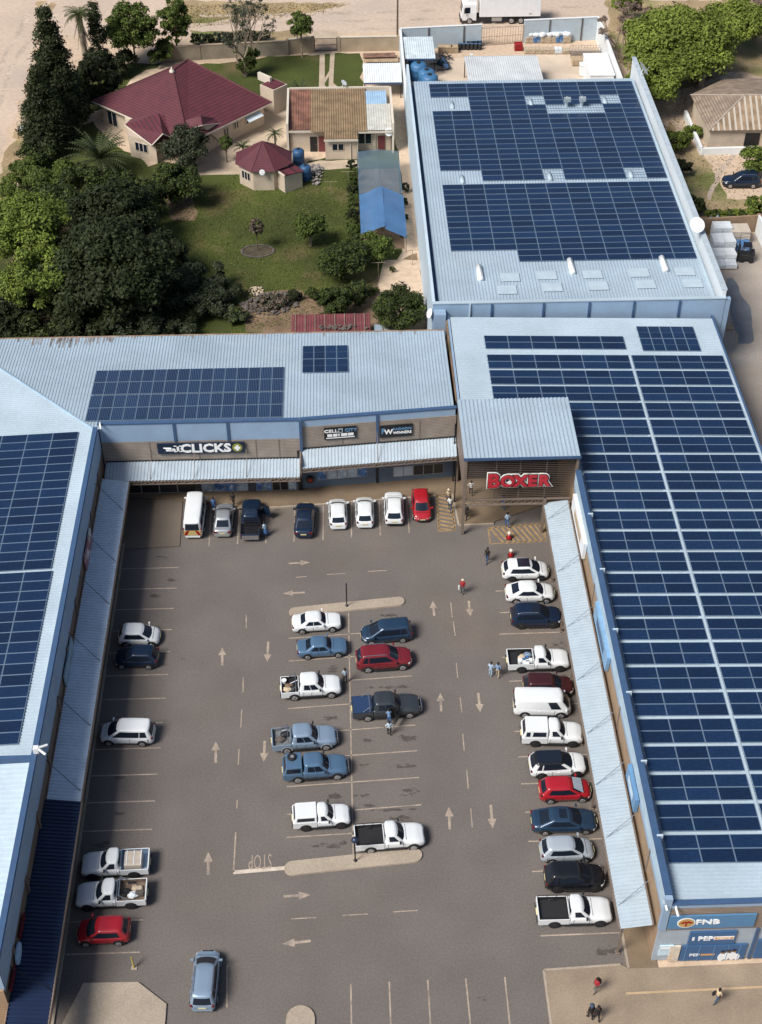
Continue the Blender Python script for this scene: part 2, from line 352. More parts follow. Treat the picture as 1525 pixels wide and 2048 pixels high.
# painted markings
mk = MB()
def stripe(p, q, wd=.11, mb=None):
    mb = mb or mk; a = Vector(p[:2]); b = Vector(q[:2]); d = (b-a).normalized(); n = Vector((-d.y, d.x))*wd/2
    mb.face([(*(a-n), ZL), (*(b-n), ZL), (*(b+n), ZL), (*(a+n), ZL)])
def pxs(a, b, wd=.11): stripe(G(*a), G(*b), wd)
for x, y in ((357.6, 1135.2), (353.8, 1176.3), (347.6, 1216.9), (345, 1259.3), (340.9, 1303.4), (336.4, 1349), (331.4, 1396.4), (326.4, 1445.5), (321.5, 1495.8), (316, 1548.4), (310.2, 1602), (304.8, 1658.8), (298.5, 1717), (292.5, 1778), (286.6, 1840), (280.3, 1904.5)):
    p = G(x, y); stripe((-19.8, p[1]+.0), p, .11)
for a, b in (((697.5, 1226), (707, 1718)), ((577.8, 1276.9), (721.8, 1266.7)), ((577.8, 1322.4), (711, 1313)), ((575, 1370), (703, 1361)), ((702.9, 1360.7), (824.5, 1351.7)),
             ((576.6, 1417.4), (701, 1408)), ((702, 1408), (826, 1400)), ((673.5, 1462), (831.6, 1450)), ((690, 1511.6), (835.2, 1501.5)), ((574.3, 1573.5), (838.7, 1555)), ((710, 1620), (843, 1609.6)), ((574, 1629), (705, 1620)), ((573, 1675), (706.5, 1666.7))):
    pxs(a, b, .1)
for x, y in ((991.5, 1182.3), (1000.3, 1225.6), (999.3, 1268.5), (1005, 1315), (1018.6, 1362.6), (1024, 1412), (1029.2, 1463), (1037, 1514), (1043, 1568), (1051.6, 1624.7), (1057.4, 1683), (1065, 1743.2), (1074, 1807), (1081.6, 1871.8)):
    p = G(x, y); stripe(p, (18.3, p[1]+.06), .11)
for a, b in (((423, 1020), (418.4, 1092.5)), ((479.5, 1017), (475.4, 1088.6)), ((534.6, 1017.6), (531.9, 1086.4)), ((591, 1016), (588.3, 1083.8)), ((647, 1012), (646.6, 1080.7)), ((703, 1006), (703.5, 1075.4)), ((758.6, 1002), (761, 1070.7)), ((813, 997), (819, 1066)),
             ((702, 1968), (704, 2075)), ((779, 1964), (783, 2075)), ((856, 1960), (863, 2075)), ((932, 1957), (944, 2075)), ((1010, 1954), (1023, 2075)), ((472, 1665), (467.5, 1745)), ((455, 1930), (454, 2015))):
    pxs(a, b, .11)
tag(mk.build('parking_lines', PAINT), kind='structure')
mk = MB()
for a, b in (((493, 1230), (493, 1257)), ((487, 1355), (486.5, 1385)), ((484, 1420), (482, 1455)), ((478.5, 1498), (477, 1530)), ((475, 1600), (474, 1617)), ((902, 1205), (905, 1235)), ((907, 1243), (911, 1272)), ((913, 1326), (916, 1356)), ((921, 1395), (924, 1425)), ((926, 1468), (929, 1502)), ((934, 1540), (937, 1578)), ((942, 1617), (945, 1655)),
             ((592, 1155), (614, 1153)), ((655, 1149), (693, 1147)), ((736, 1143), (774, 1141)), ((583, 1838), (633, 1835)), ((686, 1831), (736, 1828)), ((787, 1824), (836, 1821))):
    pxs(a, b, .09)
tag(mk.build('lane_dashes', PAINT), kind='structure')
mk = MB()
def arrow(a, b):
    a = Vector(G(*a)[:2]); b = Vector(G(*b)[:2]); d = (b-a).normalized(); n = Vector((-d.y, d.x)); c = b-d*.85
    pts = [a-n*.10, c-n*.10, c-n*.33, b, c+n*.33, c+n*.10, a+n*.10]; mk.face([(p.x, p.y, ZL) for p in pts])
for a, b in (((445, 1331), (445, 1295)), ((537, 1283), (535, 1324)), ((432, 1526), (432, 1483)), ((530, 1482), (528, 1524)), ((417, 1750), (417, 1704)), ((869, 1232), (866, 1202)), ((938, 1202), (941, 1233)), ((883, 1423), (881, 1386)), ((957, 1386), (961, 1425)), ((900, 1659), (898, 1614)), ((982, 1610), (986, 1657)),
             ((578, 1127), (621, 1125)), ((610, 1185), (566, 1187)), ((567, 1793), (622, 1790)), ((622, 1882), (565, 1888))): arrow(a, b)
tag(mk.build('lane_arrows', PAINT), kind='structure')
mk = MB(); stripe(G(467, 1745), G(572, 1736), .32)
mk.build('stop_line', PAINTB); tag(bpy.data.objects['stop_line'], kind='structure')
me = text_mesh('STOP', 1.8, .001, .0, xs=.40); me.materials.clear(); me.materials.append(PAINT)
o = bpy.data.objects.new('stop_lettering', me); COL.objects.link(o); p = G(521, 1722); o.location = (p[0], p[1], ZL); o.rotation_euler = (0, 0, math.pi+.03); tag(o, kind='structure')
mk = MB()
def hatch(q, nst, slant):
    P = [Vector(G(*p)[:2]) for p in q]                # tl, tr, br, bl
    for a, b in zip(P, P[1:]+P[:1]): stripe(a, b, .14)
    for k in range(nst):
        u0 = k/nst; u1 = (k+.5)/nst
        def at(s, t): return P[0].lerp(P[1], s).lerp(P[3].lerp(P[2], s), t)
        if slant == 'v': pts = [at(0, u0), at(0, u1), at(1, min(1, u1+.12)), at(1, min(1, u0+.12))]
        else: pts = [at(u0, 0), at(u1, 0), at(min(1, u1+.22), 1), at(min(1, u0+.22), 1)]
        mk.face([(p.x, p.y, ZL) for p in pts][::-1])
hatch(((874, 992), (902, 990), (911, 1060), (878, 1063)), 9, 'v'); hatch(((977, 1056), (1088, 1046), (1092, 1082), (981, 1088)), 10, 'h')
mk2 = mk; tag(mk2.build('yellow_hatching', YPAINT), kind='structure')
mk = MB(); a = G(1252, 1989); b = G(1600, 1972); stripe((a[0], a[1]), (b[0], b[1]), .16)
for f in range(len(mk.v)): mk.v[f] = (mk.v[f][0], mk.v[f][1], .131)
tag(mk.build('pavement_line', M('faded_ochre_line', (.46, .33, .20), .9)), kind='structure')
# oil stains in the bays
st = MB()
def stain(px, py, rx, ry, n=9, rot=0.):
    c = G(px, py)
    for k in range(n):
        a = random.uniform(0, 6.28); r = random.random()**.6; cx = c[0]+rx*r*math.cos(a); cy = c[1]+ry*r*math.sin(a); s = random.uniform(.08, .34)*(1.2-r)
        m = random.randint(6, 9); e = random.uniform(.35, .8)
        st.face([(cx+s*1.5*math.cos(2*math.pi*j/m)*random.uniform(.6, 1.2), cy+s*e*math.sin(2*math.pi*j/m)*random.uniform(.6, 1.2), ZL-.003+k*.00003) for j in range(m)])
for s in ((780, 1231, 1.0, .2, 12), (800, 1236, .8, .2, 8), (665, 1338, .6, .5, 14), (770, 1375, 1.6, .15, 12), (802, 1373, .8, .2, 10), (664, 1436, .8, .3, 12), (735, 1481, .6, .2, 8), (815, 1476, .9, .4, 14), (730, 1530, .6, .15, 7), (810, 1532, 1.2, .25, 12), (724, 1592, .6, .2, 9), (820, 1585, 1.0, .5, 14), (671, 1592, .7, .3, 12), (735, 1612, .8, .2, 8), (790, 1620, 1.9, .1, 14), (800, 1636, 1.0, .25, 10), (667, 1692, .9, .2, 10), (640, 1691, .9, .2, 7), (690, 1685, .5, .2, 6), (555, 1030, .5, 1.0, 12), (308, 1193, .7, .2, 8), (325, 1115, .6, .3, 6), (345, 1160, .4, .1, 4), (367, 1318, .15, .1, 2), (236, 1555, .6, .2, 8), (235, 1628, .6, .2, 7), (210, 1690, 1.2, .3, 8), (965, 1999, .3, .3, 4), (1118, 1290, .6, .5, 10), (1205, 1905, .5, .4, 10), (1222, 1901, .6, .4, 8)): stain(*s)
tag(st.build('oil_stains', STAIN), kind='structure')
# ================================================================== BUILDINGS
def bld(name, label, loc): return thing(name, label, 'building', loc)
PANEL_ME = {}
def panel_mesh(wx, wy, mid=None, rib=False):
    k = (round(wx, 3), round(wy, 3), mid, rib)
    if k in PANEL_ME: return PANEL_ME[k]
    mb = MB(); f = .035; mb.box(0, wx, 0, wy, 0, .04, 1)
    def cell(x0, x1, y0, y1): mb.face([(x0, y0, .0425), (x1, y0, .0425), (x1, y1, .0425), (x0, y1, .0425)], 0)
    if mid == 'y': cell(f, wx-f, f, wy/2-.012); cell(f, wx-f, wy/2+.012, wy-f)
    else: cell(f, wx-f, f, wy-f)
    o = mb.build('solar_panel', [PVC2 if rib else PVC, PVF]); me = o.data; bpy.data.objects.remove(o); PANEL_ME[k] = me; return me
def array(label, group, xs, ys, zf, wx, wy, mid=None, skip=None, gap=.02, lift=.10, tilt=(0, 0), rib=False):
    root = None
    cells = [(x, y) for y in ys for x in xs if not (skip and skip(x+wx/2, y+wy/2, zf(x+wx/2, y+wy/2)))]
    if not cells: return None
    x0 = min(c[0] for c in cells); y0 = min(c[1] for c in cells); x1 = max(c[0] for c in cells)+wx
    root = thing('solar_array', label, 'solar panels', (x0, y0, zf(x0, y0)+lift), 0, group)
    root.rotation_euler = (tilt[0], -math.atan(tilt[1]) if tilt[1] else 0, 0)
    if tilt[0]: root.rotation_euler.x = math.atan(tilt[0])
    me = panel_mesh(wx-gap, wy-gap, mid, rib)
    for x, y in cells:
        o = bpy.data.objects.new('solar_panel', me); COL.objects.link(o); o.parent = root; o.location = (x-x0, y-y0, 0)
    r = MB()
    for y in sorted(set(c[1] for c in cells)):
        cx = [c[0] for c in cells if c[1] == y]
        for q in (.22, .78): r.box(min(cx)-x0-.05, max(cx)-x0+wx+.03, y-y0+wy*q-.02, y-y0+wy*q+.02, -.06, -.003)
    r.build('mounting_rail', PVF, root); return root

# ---------------- left shop block
zL = lambda x, y: 7.45-.045*(-22.3-x)
zC = lambda x, y: 7.5-.06*(y-99.2)
B = (-22, 62, 0); bl = bld('shop_block', 'long shop building on the left with pale sheet roof and shaded brown brick front', B)
b = MB(); b.prism([(-60, 45.7), (-22, 45.7), (-22, 98.7), (-38, 114.7), (-60, 114.7)], 0, 5.3)
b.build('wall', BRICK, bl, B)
b = MB(); b.corr('x', lambda t: -58, lambda t: -22.32 if t <= 99.1 else -22.32-(t-99.1), 62.3, 114.6, zL)
b.build('roof', ROOFL, bl, B)
b = MB(); b.corr('x', lambda t: -58, lambda t: -22.32, 45.9, 62.0, lambda x, y: zL(x, y)-.1, pitch=.42, depth=.07)
b.build('roof', M('front_sheet_roof', (.48, .585, .66), .5, var=.05), bl, B)
b = MB(); b.box(-58, -22.4, 61.98, 62.28, 6.0, 7.85); b.build('firewall', BLUED, bl, B)
b = MB(); b.box(-22.3, -22.0, 45.7, 98.6, 5.3, 8.2); b.box(-60, -22.31, 45.72, 45.9, 5.3, 7.7); b.build('parapet', BLUEW, bl, B)
b = MB(); b.box(-22.36, -21.96, 45.66, 98.55, 8.2, 8.28); b.build('coping', BLUED, bl, B)
b = MB(); b.box(-21.98, -21.93, 45.8, 98.5, 5.75, 8.05); b.build('cladding_band', BLUEW, bl, B)
for y in np.arange(48.5, 98, 5.2):
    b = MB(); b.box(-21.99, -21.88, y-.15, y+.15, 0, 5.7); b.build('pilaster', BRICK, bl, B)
    b = MB(); b.box(-21.97, -21.90, y+.6, y+4.4, .4, 2.9); b.build('shop_window', GLASSD, bl, B)
b = MB(); b.box(-60, -22.05, 45.55, 45.68, 0, 5.6); b.build('end_wall', BRICKR, bl, B)
# valley flashing along the roof corner
b = MB(); b.tube([(-22.4, 99.1, 7.53), (-38, 114.7, 6.85)], .12, n=6); b.build('ridge_cap', M('ridge_flashing', (.33, .46, .58), .5), bl, B)
def canopy(name, label, x0, x1, y0, y1, z_in, z_out, inner, mat, rods, up, beam=True):
    """flat sheet canopy running along y; inner = 'w' or 'e' wall side"""
    loc = ((x0+x1)/2, y0, 0); t = thing(name, label, 'canopy', loc)
    sl = (z_in-z_out)/(x1-x0)
    zf = (lambda x, y: z_in-(x-x0)*sl) if inner == 'w' else (lambda x, y: z_out+(x-x0)*sl)
    m = MB(); m.corr('x', lambda q: x0, lambda q: x1, y0, y1, zf, pitch=.30, depth=.085); m.build('roof_sheet', mat, t, loc)
    xo, xi = (x1, x0) if inner == 'w' else (x0, x1); s = 1 if inner == 'w' else -1
    m = MB(); m.box(min(xo, xo+.09*s), max(xo, xo+.09*s), y0, y1, z_out-.30, z_out+.05); m.build('fascia', STEELB, t, loc)
    m = MB(); m.box(min(xi, xi-.1*s), max(xi, xi-.1*s), y0, y1, z_in-.02, z_in+.12); m.build('flashing', STEELB if inner != 'w' else M('rusty_flashing', (.22, .15, .11), .8, var=.3), t, loc)
    for y in rods:
        m = MB(); m.bar((xo-.1*s, y-.9*0, zf(xo-.1*s, y)+.08), (xi-.1*s, y+up[1], z_in+up[0]), .05); m.build('tie_rod', BLACKM if inner == 'w' else M('grey_rod', (.16, .2, .26), .5), t, loc)
    return t
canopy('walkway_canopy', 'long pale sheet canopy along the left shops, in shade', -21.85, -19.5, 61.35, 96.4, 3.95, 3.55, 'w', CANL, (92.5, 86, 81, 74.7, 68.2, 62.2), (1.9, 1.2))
canopy('walkway_canopy', 'dark navy canopy over the walkway at the front of the left shops', -22.0, -19.45, 43, 61.3, 3.95, 3.55, 'w', NAVY, (53.2, 46.6), (1.5, .8))
# ---------------- rear shop block (two fronts)
ang = math.atan2(100.25-98.95, 10.6+3.95)
B = (-6, 99, 0); bc = bld('shop_block', 'rear shop building with brown slatted fascia and pale ribbed roof facing the car park', B)
def yR(x): return 98.95+(x+3.95)*(1.3/14.55)
b = MB(); b.prism([(-21.9, 98.8), (-3.98, 98.8), (-3.94, 98.96), (10.35, 100.2), (10.35, 114.5), (-38, 114.5)], 0, 5.9); b.build('wall', GREYW, bc, B)
b = MB(); b.corr('y', lambda t: (99.12 if t < -4 else yR(t)+.28) if t > -22.4 else 99.15+(-22.4-t), lambda t: 114.9, -37.5, 10.2, zC); b.build('roof', ROOF, bc, B)
b = MB(); b.box(-37.9, 10.25, 114.9, 115.05, 5.9, 6.62); b.build('gutter', M('rusty_gutter', (.28, .19, .13), .8, var=.35, scale=1), bc, B)
b = MB()
for k in range(60):
    x = random.uniform(-32, -22.5) if k < 45 else random.uniform(-22, 8); l = random.uniform(.3, 2.0)*(1-abs(x+27)/9 if x < -22 else .35); b.face([(x, 114.85-l, zC(x, 114.85-l)+.052), (x+.14, 114.85-l, zC(x, 114.85-l)+.052), (x+.14, 114.85, zC(x, 114.85)+.052), (x, 114.85, zC(x, 114.85)+.052)])
b.build('rust_streaks', M('rust_streak', (.27, .25, .245), .8, var=.3, scale=.8), bc, B)
def front(name, x0, x1, z0, z1, proud, mat, right=False, par=None, th=.25):
    m = MB(); f = (lambda x: yR(x)) if right else (lambda x: 98.8)
    p = [(x0, f(x0)-proud), (x1, f(x1)-proud), (x1, f(x1)-proud+th), (x0, f(x0)-proud+th)]; m.prism(p, z0, z1); return m.build(name, mat, par or bc, B)
front('parapet', -21.9, -4.0, 6.3, 8.35, .03, BLUEW); front('fascia', -21.9, -4.0, 3.9, 6.29, .06, M_bands('brown_slats_fine', (.31, .265, .225), (.21, .175, .148), .17, 'z', .35))
front('parapet', -3.9, 10.2, 7.45, 8.25, .03, BLUEW, True); front('fascia', -3.9, 10.3, 4.9, 7.44, .06, M_bands('brown_slats_fine', (0, 0, 0), (0, 0, 0), 1), True)
front('coping', -22.0, -3.95, 8.35, 8.45, .1, BLUED, th=.4); front('coping', -3.92, 10.3, 8.25, 8.35, .1, BLUED, True, th=.4)
for x in (-15.2, -10.4): front('pilaster', x-.12, x+.12, 6.25, 8.34, .12, BLUED)
for x in (-17.6, -13.2, -8, -5.9): front('panel_joint', x-.04, x+.04, 3.95, 6.25, .09, STEELB)
front('pilaster', -4.0, -3.75, 4.2, 8.4, .18, BLUED); front('pilaster', 2.95, 3.2, 5, 8.2, .13, BLUED, True); front('pilaster', 2.95, 3.15, 0, 4.2, .10, BLACKM, True); front('panel_joint', -.15, -.05, 4.95, 6.0, .09, STEELB, True); front('panel_joint', 6.9, 7.0, 4.95, 7.2, .09, STEELB, True)
front('step_wall', -4.3, -3.95, 0, 4.9, .15, BLACKM)
# shop windows
def shopwin(x0, x1, z0, z1, panes, right=False):
    f = (lambda x: yR(x)) if right else (lambda x: 98.8)
    fr = front('shop_window', x0, x1, z0, z1, .05, M('window_frame_grey', (.30, .30, .29), .6), right, th=.12)
    n = len(panes); wx = (x1-x0)/n
    for k, mt in enumerate(panes):
        a = x0+k*wx+.05; c = x0+(k+1)*wx-.05
        m = MB(); m.prism([(a, f(a)-.075), (c, f(c)-.075), (c, f(c)-.04), (a, f(a)-.04)], z0+.08, z1-.08); o = m.build('pane', mt, fr, B)
POST = M('poster_blue', (.08, .19, .42), .5, var=.45, scale=2.2, fine=.4, fscale=7, tint=((.55, .62, .68), 1.6, .5))
POSTW = M('poster_white', (.48, .56, .62), .5, var=.2, scale=2, fine=.25, fscale=7, tint=((.10, .18, .35), 1.3, .56))
shopwin(-20.6, -13.9, .12, 2.3, [DARK, DARK, GLASSD, GLASSD]); shopwin(-13.4, -9.0, .12, 2.3, [POSTW, POST, POST, POSTW]); shopwin(-8.3, -4.5, .12, 2.3, [POST, POST, GLASSD, DARK, POSTW])
shopwin(-2.6, 2.15, 1.0, 2.25, [POST, POSTW, POSTW, POSTW, POST], True); shopwin(4.55, 9.3, .65, 1.9, [M('roller_blind', (.50, .56, .62), .5), M('roller_blind', (0, 0, 0)), GLASSD, GLASSD, GLASSD], True)
for x in (-13.65, -8.65): front('pillar', x-.28, x+.28, .12, 3.2, .15, M('grey_pillar', (.09, .09, .095), .6))
f_ = thing('fire_hose_reel', 'red and black round hose reel on the wall right of the corner step', 'hose reel', (-3.2, 98.9, 1.35))
m = MB(); m.tube([(0, -.02, 0), (0, -.25, 0)], .38, n=18); m.build('reel', BLACKM, f_); m = MB(); m.tube([(0, -.26, 0), (0, -.29, 0)], .22, n=14); m.build('hub', LAMPR, f_)
def canopy_y(label, x0, x1, f, depth, z_in, z_out, rods, right):
    loc = ((x0+x1)/2, f((x0+x1)/2)-depth, 0); t = thing('walkway_canopy', label, 'canopy', loc)
    m = MB(); m.corr('y', lambda q: f(q)-depth, lambda q: f(q)-.08, x0, x1, lambda x, y: z_in+(y-(f(x)-.08))*(z_in-z_out)/(depth-.08), pitch=.30, depth=.05); m.build('roof_sheet', CANO, t, loc)
    m = MB()
    p = [(x0, f(x0)-depth), (x1, f(x1)-depth)]
    for a, z in ((z_out-.08, .09), (z_out-.42, .08)):
        m.prism([(p[0][0], p[0][1]), (p[1][0], p[1][1]), (p[1][0], p[1][1]+.08), (p[0][0], p[0][1]+.08)], a-z, a)
    n = int((x1-x0)/.7)
    for k in range(n):
        a = x0+(x1-x0)*k/n; c = x0+(x1-x0)*(k+.5)/n; e = x0+(x1-x0)*(k+1)/n
        m.bar((a, f(a)-depth+.04, z_out-.42), (c, f(c)-depth+.04, z_out-.15), .08); m.bar((c, f(c)-depth+.04, z_out-.15), (e, f(e)-depth+.04, z_out-.42), .08)
    m.build('truss_beam', STEELB, t, loc)
    m = MB(); m.prism([(x0, f(x0)-.12), (x1, f(x1)-.12), (x1, f(x1)-.07), (x0, f(x0)-.07)], z_in-.02, z_in+.16); m.build('flashing', BLACKM, t, loc)
    for x in rods:
        m = MB(); m.bar((x, f(x)-depth+.1, z_out+.12), (x, f(x)-.1, z_in+1.4), .06); m.build('tie_rod', STEELB, t, loc)
canopy_y('ribbed grey canopy under the long navy shop sign', -21.75, -4.05, lambda x: 98.8, 2.35, 4.0, 3.62, (-17.6, -13.6, -8.9), False)
canopy_y('higher ribbed grey canopy under the two small black shop signs', -3.85, 10.35, yR, 2.0, 4.9, 4.2, (3.05,), True)
m = MB(); m.box(-4.05, -3.9, 96.9, 98.9, 3.2, 4.9); o = tag(m.build('canopy_end_panel', STEELB), 'brown panel closing the step between two ribbed canopies', 'panel')
# ---------------- warehouse
B = (24, 140, 0); wh = bld('warehouse', 'large rear warehouse with pale walls and a roof covered in solar panels', B)
zW = lambda x, y: 7.45+.004*(y-118)
b = MB(); b.box(9.5, 38.2, 117.4, 168.2, 0, 7.2); b.build('wall', PALEW, wh, B)
b = MB(); b.corr('y', lambda t: 117.7, lambda t: 168.4, 9.9, 37.95, zW, pitch=.33, depth=.05); b.build('roof', ROOF, wh, B)
b = MB(); b.box(9.2, 38.6, 117.15, 117.38, 0, 8.2); b.build('front_wall', BLUEW, wh, B)
b = MB(); b.box(9.15, 38.65, 117.08, 117.5, 8.2, 8.3); b.build('coping', ROOFL, wh, B)
b = MB(); b.box(9.15, 9.45, 117.4, 172.3, 0, 8.2); b.build('side_wall', PALEW, wh, B)
b = MB(); b.box(9.5, 9.9, 117.6, 168, 7.2, 7.35); b.build('box_gutter', BLUED, wh, B)
b = MB(); b.box(38.25, 38.6, 117.4, 171.5, 0, 9.0); b.build('side_wall', M('bluish_white_wall', (.66, .72, .76), .6, var=.07, scale=.2), wh, B)  # right side wall in an even tone, whiter than the left
b = MB(); b.box(38.15, 38.7, 117.4, 171.6, 9.0, 9.1); b.build('coping', M('grey_coping', (.40, .47, .53), .6), wh, B)
b = MB(); b.box(37.55, 37.9, 117.6, 168, 7.5, 7.58); b.build('gutter_walk', ROOFL, wh, B)
for x in (15.1, 18.3+2, 24.9, 29.4, 34.0): 
    b = MB(); b.box(x-.1, x+.1, 117.02, 117.16, 6.2, 8.1); b.build('pilaster', BLUED, wh, B)
for x in (12.9,): b = MB(); b.box(x-.06, x+.06, 116.98, 117.14, 5.8, 8.2); b.build('downpipe', PALEW, wh, B)
b = MB(); b.box(38.62, 39.15, 117.2, 117.75, 0, 8.1); b.build('corner_column', BLUEW, wh, B)
b = MB(); b.box(9.3, 10.45, 116.1, 117.1, 4.6, 7.6); b.build('downpipe_box', BLUEW, wh, B)
for px, py in ((1020, 555), (1014, 580), (1094, 551), (1105, 575), (1185, 549), (1197, 572), (1279, 546), (1292, 569), (1370, 543), (1385, 567)):
    p = G(px, py, 7.55); m = MB(); m.obox((p[0], p[1], 7.58), 2.0, 1.5, .05); m.build('skylight', M('skylight_panel', (.44, .53, .60), .35, var=.06), wh, B)
    m = MB(); m.obox((p[0], p[1]+.72, 7.60), 2.02, .16, .05); m.build('skylight_flashing', ROOFL, wh, B)
for px, py in ((960, 545), (1143, 532), (1328, 527)):
    p = G(px, py, 7.7); m = MB(); m.tube([(p[0], p[1]-1.3, 7.62), (p[0], p[1]+1.3, 7.62)], .32, n=10); m.tube([(p[0]-.0, p[1]-1.0, 7.92), (p[0], p[1]+1.2, 7.92)], .10, n=6); m.build('roof_vent', WHITEW, wh, B, smooth=True)
for px, py in ((1133, 214), (1163, 213)):
    p = G(px, py, 7.6); m = MB(); m.tube([(p[0], p[1], 7.5), (p[0], p[1], 8.5), (p[0], p[1]-.1, 8.8), (p[0]+.0, p[1]-.5, 8.85)], [.22, .22, .24, .26], n=10); m.obox((p[0], p[1]-.35, 8.75), .8, .5, .45); m.build('extractor_flue', M('galvanised_flue', (.50, .56, .60), .35, metal=.4), wh, B)
for px, py in ((905, 211), (1062, 205), (1210, 201), (925, 359), (1100, 353), (1262, 348)):
    p = G(px, py, 7.7); m = MB(); m.tube([(p[0], p[1]-.8, 7.62), (p[0], p[1]+.8, 7.62)], .26, n=10); m.build('roof_vent', ROOFL, wh, B, smooth=True)
GW = 'double rows of solar panels on the rear warehouse roof'
skipr = [(858, 198, 938, 222), (1046, 193, 1086, 214), (1090, 208, 1204, 229), (1195, 190, 1236, 209), (880, 345, 964, 372), (1085, 340, 1130, 364), (1246, 335, 1292, 359)]
def wskip(x, y, z):
    u, v = IMG((x, y, z)); return any(a-4 < u < c+4 and b_ < v < d for a, b_, c, d in skipr)
for k in range(10):
    y0 = 142.72+2.48*k; array('double row of blue solar panels in the rear block of the warehouse roof', GW, [11.78+2.345*i for i in range(11)], [y0, y0+1.19], zW, 2.345, 1.19, skip=wskip)
for k in range(6):
    y0 = 128.0+2.34*k; array('double row of blue solar panels in the front block of the warehouse roof', GW+' front', [11.78+2.345*i for i in range(11)], [y0, y0+1.13], zW, 2.345, 1.13)
array('short front double row of solar panels on the warehouse roof', None, [18.8+2.345*i for i in range(8)], [125.7, 126.83], zW, 2.345, 1.12)
# ---------------- right shop block
zR = lambda x, y: 6.75-.03*(x-20.4)
B = (28, 80, 0); br = bld('shop_block', 'long right hand shop building with tan brick side and solar panels over its roof', B)
b = MB(); b.prism([(20.1, 49.65), (46, 50.2), (46, 62), (37.3, 95), (37.3, 116.9), (10.6, 116.9), (10.6, 101.9), (20.1, 101.9)], 0, 5.5); b.build('wall', BRICKR, br, B)
def re(t): return 37.35 if t > 93 else 37.35+(93-t)*.27
b = MB(); b.corr('x', lambda t: 20.45, re, 49.9, 101.9, zR, pitch=.3); b.corr('x', lambda t: 10.9, re, 101.9, 116.5, zR, pitch=.3); b.build('roof', ROOFL, br, B)
b = MB()
for q in range(1): b.prism([(37.36, 93), (37.36, 117), (37.5, 117), (37.5, 93)], 5.3, 6.4); b.prism([(37.36, 93), (37.5, 93), (46.2, 60.5), (46.05, 60.5)], 5.0, 6.25)
b.build('gutter', BLUED, br, B)
b = MB(); b.box(20.1, 20.4, 49.6, 91.9, 5.5, 7.6); b.build('parapet', BLUEW, br, B)
b = MB(); b.box(20.05, 20.08, 49.7, 91.8, 6.15, 7.55); b.build('cladding_band', M('pale_blue_cladding', (.40, .53, .64), .6), br, B)
b = MB(); b.box(20.02, 20.5, 49.7, 91.9, 7.6, 7.68); b.build('coping', BLUED, br, B)
b = MB(); b.box(20.0, 20.48, 49.3, 49.62, 4.0, 7.7); b.build('corner_column', BLUEW, br, B)
b = MB(); b.box(20.49, 46, 49.35, 49.6, 6.55, 6.95); b.build('parapet', BLUEW, br, B); b = MB(); b.box(20.49, 46, 49.3, 49.7, 6.95, 7.03); b.build('coping', BLUED, br, B)
b = MB(); b.box(20.05, 46, 49.38, 49.63, 3.9, 6.53); b.build('brick_band', M_bands('front_brick_band', (.30, .24, .19), (.19, .15, .125), .17, 'z', .4), br, B)
b = MB(); b.box(20.08, 46, 49.42, 49.64, .12, 3.88); b.build('shop_front', M('pale_grey_front', (.36, .42, .48), .6, var=.07), br, B)
b = MB(); b.box(26.6, 26.78, 49.28, 49.44, .12, 3.9); b.build('pillar', BLUED, br, B)
b = MB(); b.box(10.6, 10.85, 101.9, 117, 5.5, 6.95); b.build('parapet', BLUEW, br, B)
b = MB(); b.box(10.45, 10.6, 103, 116, 5.9, 7.0); b.build('box_gutter', EARTH, br, B)
for y in (54.2, 60.4, 66.7, 73.0, 79.6, 86.2):
    b = MB(); b.box(20.3, 20.72, y-.06, y+.06, 7.0, 7.75); b.build('parapet_stay', PALEW, br, B)
    b = MB(); b.box(20.02, 20.12, y-.08, y+.08, .12, 6.1); b.build('pilaster', STEELB, br, B)
b = MB(); b.box(27.55, 28.0, 52.2, 110.2, 6.35, 6.62); b.build('cable_tray', ROOFL, br, B)
b = MB()
for yy in (115.2, 115.7, 116.2): b.tube([(12, yy, 6.72), (36.5, yy, 6.0+.06)], .05, n=5)
b.build('pipe_run', M('rusty_pipe', (.32, .25, .2), .7, var=.3), br, B)
GR = 'double rows of solar panels on the right shop roof'
for k in range(23):
    y0 = 52.45+2.51*k
    xs = [20.88+2.3*i for i in range(3)] if y0 < 101.5 else [13.98+2.3*i for i in range(6)]
    array('double row of navy solar panels left of the ridge strip on the right shop roof', GR+' left of the strip', xs, [y0+.12, y0+1.24], zR, 2.3, 1.12, tilt=(0, -.03))
    xs = [28.05+2.25*i for i in range(4)]+([37.05, 39.3] if y0 < 88 else [37.05] if y0 < 92 else [])
    xs = [x for x in xs if IMG((x, y0, 6.5))[0] < 1540]
    array('double row of navy solar panels right of the ridge strip on the right shop roof', GR+' right of the strip', xs, [y0+.12, y0+1.24], zR, 2.25, 1.12, tilt=(0, -.03))
array('back strip of six by two solar panels on the right shop roof', None, [13.98+2.3*i for i in range(6)], [111.0, 112.1], zR, 2.3, 1.1, tilt=(0, -.03))
array('square of ten dark solar panels at the back corner of the right roof', None, [29.35+1.15*i for i in range(5)], [110.75, 112.85], zR, 1.15, 2.08, mid='y', tilt=(0, -.03))
canopy('walkway_canopy', 'long pale sheet canopy along the right hand shops', 17.65, 19.75, 49.9, 92.4, 3.75, 3.4, 'e', M('pale_canopy_sheet', (.40, .475, .535), .5, var=.05), (90.2, 83.6, 77.3, 71.6, 66.3, 61.6, 57.0, 51.6), (.9, 1.1))
